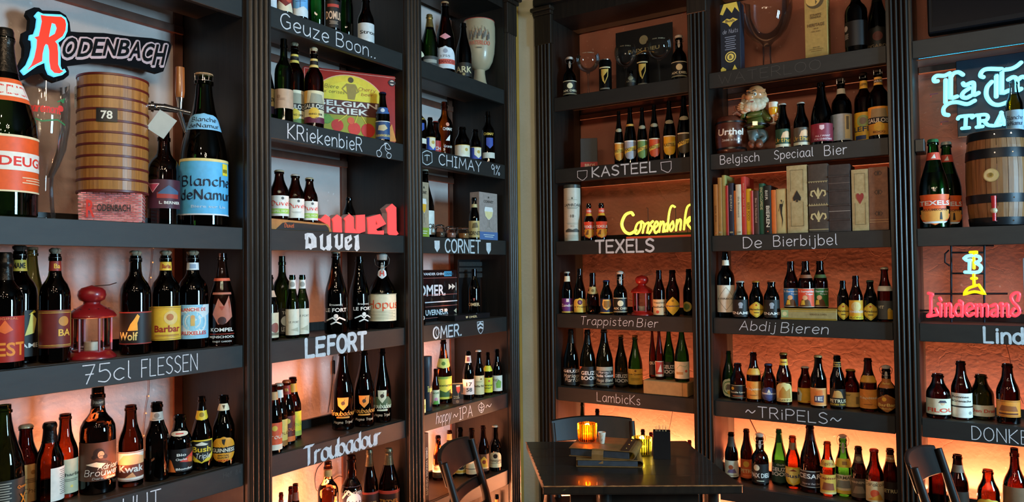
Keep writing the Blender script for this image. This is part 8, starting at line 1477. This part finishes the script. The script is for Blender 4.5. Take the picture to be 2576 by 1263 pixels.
m = MB(); m.tube([LP(318, 870, .012), LP(290, 850, .016), LP(262, 868, .016)], [.010, .008, .006], LTH, 8); m.tube([LP(290, 850, .016), LP(275, 805, .016), LP(300, 815, .016)], [.006, .006, .003], LTH, 7); m.build('pipe', root, None, 60)
# ------------------------------------------------------------------ cords on the wall
def cord(name, label, wl, pts, r, d, mat, rad_=.0016, lights=False, sw=None):
    f = wfr(wl, d); h = hits(f, r, pts); h = cat(h, 5)
    root = wempty(name, f.p(h[0][0], min(a[1] for a in h)), 0, label, 'cord' if not lights else 'string lights')
    m = MB(); m.tube([f.p(a, b) for a, b in h], rad_, mat, 6); m.build('wire', root, None, 60)
    if lights:
        for i, (a, b) in enumerate(h[::4]):
            mm = MB(); c_ = f.p(a, b, .003); mm.lathe([(0, -.003), (.0022, -.001), (.0022, .002), (0, .004)], glow('#ffb870', .8, 'tiny_lamp'), 8, tuple(c_)); mm.build('tiny_lamp', root, None, 60)
    if sw:
        a = hit(f, *px(r, *sw[0])); b = hit(f, *px(r, *sw[1])); mm = MB(); mm.bev((a[0]-.008, b[1], 0), (a[0]+.008, a[1], .012), BLACKPL, .004, f); mm.build('cord_switch', root)
    return root
BKC = paint('#241812', .5)
cord('string_lights', 'Thin fairy-light wire hanging down the plaster in the far-left bookcase', 'L', [(722, 62), (718, 150), (708, 240), (722, 330), (705, 420), (700, 560), (705, 720), (690, 820), (678, 950), (668, 1100)], 'B', DL-.006, paint('#7a4a34', .5), .0009, True)
cord('electric_cord', 'Black cord with inline switch on the plaster of the second bookcase', 'L', [(540, 262), (537, 300), (535, 390), (533, 450), (520, 560), (505, 650)], 'E', DL-.006, BKC, .0016, sw=((537, 290), (537, 388)))
cord('electric_cord', 'Looped black cord on the plaster low in the second bookcase', 'L', [(470, 990), (430, 1040), (415, 1120), (440, 1190), (540, 1110), (590, 1085), (618, 1120), (600, 1200)], 'E', DL-.006, BKC)
cord('electric_cord', 'Brown cord running down the plaster right of the brown framed-label bottle', 'R', [(583, 515), (600, 580), (612, 650), (640, 740), (665, 800)], 'P', DR-.006, paint('#5a2c1c', .5))
cord('electric_cord', 'Thin dark cord on the plaster above the toothpick holder', 'R', [(905, 640), (895, 700), (878, 780)], 'K', DR-.006, BKC)
f = wfr('R', DR-.02); a = hits(f, 'N', [(360, 668), (410, 770), (470, 960)]); m = MB(); m.tube([f.p(*p) for p in a], .0028, paint('#3a1c12', .5), 7)
o = m.build('thin_stick'); tag(o, 'Thin dark stick leaning against the plaster below the Tripels shelf', 'stick')
# ------------------------------------------------------------------ table, menus, candles
A, B, Cq, D = onz(*px('U', 275, 826), .75), onz(*px('U', 2440, 815), .75), onz(*px('U', 88, 350), .75), onz(1700, 1108, .75)
root = wempty('table', ((A.x+D.x)/2, (A.y+D.y)/2, 0), 0, 'Dark varnished wooden pub table with worn edges before the corner pier', 'table')
e1 = (B-A).normalized(); e2 = (Cq-A); e2 = (e2-e1*e2.dot(e1)); LN = e2.length; e2.normalize(); W = (B-A).length
ft = Fr(A-V((0, 0, 0)), e1, e2, (0, 0, 1)); ft.O.z = .75
nb = 5
random.seed(11)
RB_ = [hit(ft, *px('U', *p)) for p in ((2440, 815), (2240, 670), (2060, 520), (1940, 440), (1830, 335), (1720, 328))]
def rbx(v):
    for (u0_, v0_), (u1_, v1_) in zip(RB_, RB_[1:]):
        if v <= v1_: return u0_+(u1_-u0_)*max(0, v-v0_)/max(1e-6, v1_-v0_)
    return RB_[-1][0]
for k in range(nb):
    y0, y1 = LN*k/nb+.0008, LN*(k+1)/nb-.0008; m = MB()
    xl = (Cq-A).dot(e1); l0, l1 = xl*k/nb, xl*(k+1)/nb; r0, r1 = rbx(y0), rbx(y1)
    m = MB(); bm = [(l0+.006, y0), (r0-.002, y0), (rbx((y0+y1)/2)-.002, (y0+y1)/2), (r1-.002, y1), (l1+.006, y1)]
    m.poly(ft, bm, TABLEW, -.026-.0003*k, -.0004*random.random()); m.build('tabletop_board', root)
m = MB(); m.bev((0, -.006, -.030), (W, 0.0004, .0004), TABLEW, .004, ft); m.build('edge_strip', root)
m = MB(); pts = [ft.p(.002+W*.996*k/40, -.0045+.0012*sin(k*2.3)*cos(k*.9), -.0012) for k in range(41)]; m.tube(pts, [.0016+.0012*abs(sin(k*1.7)) for k in range(41)], EDGEW, 6)
pts = [ft.p((xl*k/30)+.006+.003*sin(k*2.9), LN*k/30, -.0015) for k in range(31)]; m.tube(pts, [.0008+.0013*abs(sin(k*2.1+1)) for k in range(31)], EDGEW, 6)
pts = [ft.p(rbx(LN*k/30)-.003+.001*sin(k*2.2), LN*k/30, -.0015) for k in range(31)]; m.tube(pts, [.0006+.0009*abs(sin(k*1.3)) for k in range(31)], EDGEW, 6)
m.build('worn_edge', root, None, 60)
for k in (0, 1):
    m = MB(); x_ = xl*.5*0+.008 if k == 0 else W-.03
    m.bev((.10, .06+k*(LN-.17), -.11), (W-.14, .08+k*(LN-.17), -.027), TABLEW, .002, ft); m.build('apron', root)
for x_, y_ in ((.20, .05), (W-.11, .05), (xl+.08, LN-.12), (rbx(LN*.8)-.12, LN-.12)):
    m = MB(); c_ = ft.p(x_+.02, y_+.02, 0); m.lathe([(.018, 0), (.024, .03), (.020, .2), (.026, .5), (.018, .56), (.030, .60), (.030, .722)], TABLEW, 20, (c_.x, c_.y, 0)); m.build('leg', root, None, 50)
# menus
def menu(O, ang, w_, d_, z0, z1, label, tabx=None):
    root = empty('leather_menu', (O.x, O.y, z0), ang, label, 'menu', 'leather-bound menus on the table')
    LT = wood('tan_leather', '#6a4a24', '#936a36', .5, (7, 7, 7), .35); PG = paint('#33383f', .6, .2, 60)
    h = z1-z0; m = MB(); m.bev((0, 0, h-.003), (w_, d_, h), LT, .0012); m.build('cover', root)
    m = MB(); m.bev((0, 0, 0), (w_, d_, .003), LT, .0012); m.build('back_cover', root)
    m = MB(); m.bev((.006, .004, .0032), (w_-.012, d_-.006, h-.0032), PG, .001); m.build('pages', root)
    m = MB(); vs = []; n = 8
    for k in range(n+1):
        a = -pi/2+pi*k/n
        for y in (0, d_): vs += [(w_-.004+(h/2)*cos(a), y, h/2+(h/2)*sin(a)), (w_-.004+(h/2-.003)*cos(a), y, h/2+(h/2-.003)*sin(a))]
    fs = []
    for k in range(n): b = 4*k; fs += [(b, b+4, b+6, b+2), (b+1, b+3, b+7, b+5), (b, b+1, b+5, b+4), (b+2, b+6, b+7, b+3)]
    m.add(vs, fs, LT); sp = m.build('spine', root, None, 50)
    m = MB(); m.bev((w_-.045, .002, h+.0001), (w_-.012, d_-.002, h+.0012), wood('dark_leather', '#2c1d12', '#40291a', .5, (7, 7, 7), .3), .0004); st = m.build('spine_strip', root)
    for k in range(3):
        m = MB(); m.lathe([(.0028, 0), (.0022, .0014), (0, .0018)], BRASS, 10, (w_-.028, d_*(.2+.3*k), h+.0012)); m.build('rivet', st)
    if tabx:
        m = MB(); n = 10; tw = .045; vs = []
        prof = [(.006, h+.001), (-.004, h*.9), (-.010, h*.5), (-.012, -.008), (-.015, -.016)]
        for y, z in prof:
            for k in (0, 1): vs.append((tabx+(k-.5)*tw*(1 if z > -.02 else .75), y, z))
        m.add(vs+[(x, y-.002, z) for x, y, z in vs], [(2*i, 2*i+1, 2*i+3, 2*i+2) for i in range(4)]+[(10+2*i, 12+2*i, 13+2*i, 11+2*i) for i in range(4)]+[(2*i, 2*i+2, 12+2*i, 10+2*i) for i in range(4)]+[(2*i+1, 11+2*i, 13+2*i, 2*i+3) for i in range(4)], LT); m.build('closing_tab', root)
    return root
z1m, z2m, z3m = .7505, .779, .812
a0 = onz(*px('U', 640, 620), z1m); a1 = onz(*px('U', 1365, 632), z1m)
ang = math.atan2(a1.y-a0.y, a1.x-a0.x); menu(a0, ang, (a1-a0).length-.008, .19, z1m, z2m-.001, 'Brown leather-bound menu, lower of the two stacked on the table')
b0 = onz(*px('U', 562, 505), z2m); b1 = onz(*px('U', 1280, 555), z2m); ang2 = math.atan2(b1.y-b0.y, b1.x-b0.x); bt_ = onz(*px('U', 568, 242), z3m); bb0 = onz(*px('U', 562, 440), z3m)
DPM = min((bt_-bb0).length, .25)*.86
mr = menu(b0, ang2, (b1-b0).length-.012, DPM, z2m, z3m, 'Brown leather-bound menu on top of the stack, carrying the amber candle holder', .115)
mz = Matrix.Translation(b0) @ Matrix.Rotation(ang2, 4, 'Z')
def ribbed(P, R, H, glass_m, label, flame_p, col, liquid, shade_m):
    root = empty('candle_holder', P, 0, label, 'candle holder', 'ribbed glass candle holders')
    N2 = 24*4; m = MB(); zs = [(0, .86), (.004, .93), (.012, .97), (H*.5, 1), (H*.95, 1), (H, .985)]; vs = []
    for z, s in zs:
        for k in range(N2): a = 2*pi*k/N2; r = R*s*(1+.07*cos(24*a)); vs.append((r*cos(a), r*sin(a), z))
    fs = [(j*N2+i, j*N2+(i+1) % N2, (j+1)*N2+(i+1) % N2, (j+1)*N2+i) for j in range(len(zs)-1) for i in range(N2)]
    vs += [(R*.86*cos(2*pi*k/N2), R*.86*sin(2*pi*k/N2), H) for k in range(N2)]+[(R*.84*cos(2*pi*k/N2), R*.84*sin(2*pi*k/N2), .010) for k in range(N2)]
    L_ = len(zs); fs += [((L_-1)*N2+i, (L_-1)*N2+(i+1) % N2, L_*N2+(i+1) % N2, L_*N2+i) for i in range(N2)]+[(L_*N2+i, L_*N2+(i+1) % N2, (L_+1)*N2+(i+1) % N2, (L_+1)*N2+i) for i in range(N2)]+[tuple(range(N2-1, -1, -1)), tuple((L_+1)*N2+i for i in range(N2-1, -1, -1))]
    m.add(vs, fs, glass_m); nr = (len(zs)-1)*N2; dk = m.mi(shade_m)
    for j in range(nr):
        if j % 4 in (1, 2): m.m[j] = dk  # valleys take a darker copy of the glass: painted-in shade between ribs
    m.build('ribbed_glass', root, None, 50)
    m = MB(); m.lathe([(R*.55, .011), (R*.55, .028), (R*.5, .028), (0, .026)], liquid, 24); tl = m.build('tealight', root, None, 50)
    m = MB(); c = (0, 0, .034); m.lathe([(0, -.003), (.0035, .003), (.0045, .008), (.003, .016), (.0008, .024), (0, .026)], glow('#ffd27a', 22, 'flame'), 12, c, cap=False); m.build('flame', tl, None, 70)
    b = bulb('candle_light', (P.x, P.y, P.z+.048), flame_p, (1, .66, .30), .010)
    return root
q = onz(*px('U', 768, 350), z3m); q = V((q.x, q.y, z3m+.0002)); Rc = (875-668)/4.293/2/FPX*dep(q)
q += V((FW.x, FW.y, 0)).normalized()*Rc*.5; Hc = ztop(q, *px('U', 770, 150))-z3m
ribbed(q, Rc*.95, Hc, glass('amber_ribbed_glass', (1, .50, .06), (.55, .14, .01), .08, 1, ((1, .42, .04), .26)), 'Amber ribbed glass candle holder, lit, standing on the stacked menus', 1.6, None, glow('#ffb24a', 1.1, 'lit_wax'), glass('shaded_amber_rib', (.42, .13, .01), (.2, .04, .005), .08))
q2 = onz(*px('U', 1368, 495), .75); q2.z = .7502; Rg = (1475-1262)/4.293/2/FPX*dep(q2); q2 += V((FW.x, FW.y, 0)).normalized()*Rg*.75; Hc = ztop(q2, *px('U', 1368, 300))-.75
ribbed(q2, Rg*.95, Hc, glass('olive_ribbed_glass', (.86, .84, .30), (.16, .15, .03), .08, 1, ((.75, .72, .15), .2)), 'Olive-green ribbed glass candle holder, lit, standing on the table top', 1.3, None, glow('#ffe08a', 1.1, 'lit_wax_green'), glass('shaded_olive_rib', (.14, .14, .04), (.05, .05, .015), .08))
q3 = onz(*px('U', 925, 375), z3m); q3 = V((q3.x, q3.y, z3m+.0002)); Rv = .0125; q3 += V((FW.x, FW.y, 0)).normalized()*Rv
Hv = ztop(q3, *px('U', 925, 245))-z3m; root = empty('porcelain_cup', q3, 0, 'Small white glazed cup with blue brush marks beside the amber candle', 'cup')
m = MB(); m.lathe([(Rv*.72, 0), (Rv*.8, .002), (Rv*1.0, Hv*.5), (Rv*1.22, Hv*.93), (Rv*1.18, Hv), (Rv*1.05, Hv*.98), (Rv*.8, Hv*.3), (0, Hv*.28)], paint('#d6cdb8', .25, .1, 50, 0, 0, .4), 28, cap=False); cu = m.build('cup_body', root, None, 60)
fcam = face_cam(q3); art([('l', [(-.3, .3), (0, .4), (.1, .2)], .05, '#3a4a5a'), ('l', [(-.2, .7), (.2, .8)], .05, '#b08a4a'), ('d', .1, .45, .05, '#33445a')], lambda u, v, l=0: ((Rv*(.78+.42*v)+.0005+l)*cos(fcam+u), (Rv*(.78+.42*v)+.0005+l)*sin(fcam+u), Hv*v*.95), .9, cu, 'painted_marks')
# black holder of wooden sticks
q4 = onz(*px('U', 1570, 540), .75); q4.z = .7502; wq = (1662-1478)/4.293/FPX*dep(q4); hq = ztop(q4, *px('U', 1570, 240))-.75; q4 += V((FW.x, FW.y, 0)).normalized()*.002
root = empty('stick_holder', q4, face_cam(q4), 'Black square holder filled with thin wooden sticks at the table back', 'holder')
m = MB(); dq = wq*.55
for a, b in (((-dq, -wq/2, 0), (0, -wq/2+.002, hq)), ((-dq, wq/2-.002, 0), (0, wq/2, hq)), ((-.002, -wq/2+.002, 0), (0, wq/2-.002, hq)), ((-dq, -wq/2+.002, 0), (-dq+.002, wq/2-.002, hq)), ((-dq+.002, -wq/2+.002, 0), (-.002, wq/2-.002, .003))): m.box(a, b, BLACKPL)
m.build('box_body', root)
random.seed(4)
for k in range(9):
    y = -wq*.32+wq*.07*k; x = -dq*.5+random.uniform(-.006, .006); m = MB(); l = hq+random.uniform(.014, .024); t = random.uniform(-.006, .006)
    m.tube([(x, y, .004), (x+t*.3, y+t, l)], .0011, paint('#cdb27a', .6), 6); m.build('wooden_stick', root)
# ------------------------------------------------------------------ chairs
def chair(pL, pR, face, ztop_, label, style):
    """pL,pR: ends of the top rail at floor plan; face: unit vector the sitter faces"""
    c = (pL+pR)/2; rz = math.atan2(face.y, face.x); w_ = (pR-pL).length; sh = .45
    root = empty('dining_chair', (c.x, c.y, 0), rz, label, 'chair', 'dark wooden pub chairs')
    b0 = .10; W2 = w_/2; seat_d = .33; Z = ztop_; bk = lambda z: -.0+.10*(1-(z-sh)/(Z-sh)) if z > sh else .10+.0*(sh-z)
    m = MB(); pts = []
    m.bev((.09, -W2-.015, sh-.035), (.09+seat_d, W2+.015, sh), CHAIRW, .010); m.build('seat', root)
    for s in (-1, 1):
        m = MB(); P0 = [(.06, s*W2*.94, 0), (.11, s*W2*.94, .25), (.105, s*W2*.94, sh), (.07, s*W2*.97, sh+(Z-sh)*.45), (.012, s*W2, Z-.01)]
        m.tube([V(p) for p in P0], [.013, .017, .019, .016, .013], CHAIRW, 10); m.build('back_post', root, None, 60)
        m = MB(); m.tube([(.09+seat_d-.03, s*(W2-.01), 0), (.09+seat_d-.035, s*(W2-.012), sh-.03)], [.013, .018], CHAIRW, 10); m.build('leg', root, None, 60)
        m = MB(); m.tube([(.10, s*W2*.94, .2), (.09+seat_d-.033, s*(W2-.01), .2)], .008, CHAIRW, 8); m.build('stretcher', root, None, 60)
    m = MB(); m.tube([(.10, -W2*.94, .27), (.10, W2*.94, .27)], .008, CHAIRW, 8); m.build('stretcher', root, None, 60)
    def rail(z0, z1, bow, th, name, x_=None):
        m = MB(); n = 14; vs = []
        for k in range(n+1):
            t = k/n; y = -W2*1.02+2.04*W2*t; cu = bow*(1-(2*t-1)**2)
            for z, zz in ((z0, 0), (z1, 1)):
                xb = .10*(1-(z-sh)/(Z-sh))-.02*(zz == 1)*.3
                up = .012*(1-(2*t-1)**2)*zz*(1 if name == 'top_rail' else 0)
                vs += [(xb-cu-th/2, y, z+up), (xb-cu+th/2, y, z+up)]
        fs = [(0, 2, 3, 1), tuple(4*n+i for i in (0, 1, 3, 2))]
        for k in range(n): b = 4*k; fs += [(b, b+4, b+6, b+2), (b+1, b+3, b+7, b+5), (b+2, b+6, b+7, b+3), (b, b+1, b+5, b+4)]
        m.add(vs, fs, CHAIRW); o = m.build(name, root, None, 35)
        md = o.modifiers.new('bevel', 'BEVEL'); md.width = .004; md.segments = 2; md.limit_method = 'ANGLE'
    rail(Z-.095, Z, .035, .015, 'top_rail')
    if style == 'ladder':
        rail(Z-.19, Z-.155, .03, .014, 'slat'); rail(Z-.29, Z-.255, .025, .014, 'slat')
    else: rail(Z-.26, Z-.22, .03, .014, 'slat')
    return root
L0, R0 = onz(1110, 1158, .84), onz(1178, 1098, .84); fx_ = V((.72, .40, 0)); d_ = (R0-L0); d_.z = 0; n1 = V((d_.y, -d_.x, 0)).normalized()
chair(L0+n1*.0, R0, n1, .84, 'Dark ladder-back wooden chair left of the table, before the narrow bookcase', 'ladder')
L1, R1 = onz(1388, 1058, .78), onz(1588, 1053, .78); d_ = (R1-L1); d_.z = 0; n1 = V((d_.y, -d_.x, 0)).normalized(); bk = -n1*.17
c_ = (L1+R1)/2
zc_ = .80
# far side of the table: chair faces the camera side, tucked under the table edge
chair(L1+V((0, 0, 0)), R1, n1, .78, 'Dark wooden chair tucked behind the table, its wide back rail showing', 'plain')
pa_ = onz(2290, 1168, .84); pb_2 = onz(2337, 1131, .84); d_ = pb_2-pa_; d_.z = 0; d_ = d_.normalized()*.34
n3 = V((d_.y, -d_.x, 0)).normalized()
chair(pa_, pa_+d_, n3, .84, 'Dark wooden chair at the right, partly cut off by the bottom edge', 'plain')
# brass-railed bench end at the bottom, left of the table
p0 = onz(1318, 1256, .70); p1 = onz(1400, 1262, .70)
root = wempty('brass_stool', (p0.x+.16, p0.y-.17, 0), 0, 'Brass-rimmed round stool, just its edge showing at the bottom left of the table', 'stool')
ctr = V((p0.x+.16, p0.y-.17, 0))
m = MB(); m.tube([(ctr.x+.115*cos(2*pi*k/32), ctr.y+.115*sin(2*pi*k/32), .69) for k in range(32)], .009, BRASS, 10, True); m.build('rim', root, None, 60)
m = MB(); m.lathe([(0, .665), (.110, .665), (.112, .675), (.110, .694), (.09, .700), (0, .702)], paint('#2a1a12', .4), 32, (ctr.x, ctr.y, 0), cap=False); m.build('seat', root, None, 50)
for k in range(4): a = pi/4+k*pi/2; m = MB(); m.tube([(ctr.x+.08*cos(a), ctr.y+.08*sin(a), .667), (ctr.x+.12*cos(a), ctr.y+.12*sin(a), 0)], .011, CHAIRW, 10); m.build('leg', root, None, 60)
m = MB(); m.tube([(ctr.x+.107*cos(2*pi*k/32), ctr.y+.107*sin(2*pi*k/32), .22) for k in range(32)], .006, BRASS, 8, True); m.build('foot_ring', root, None, 60)
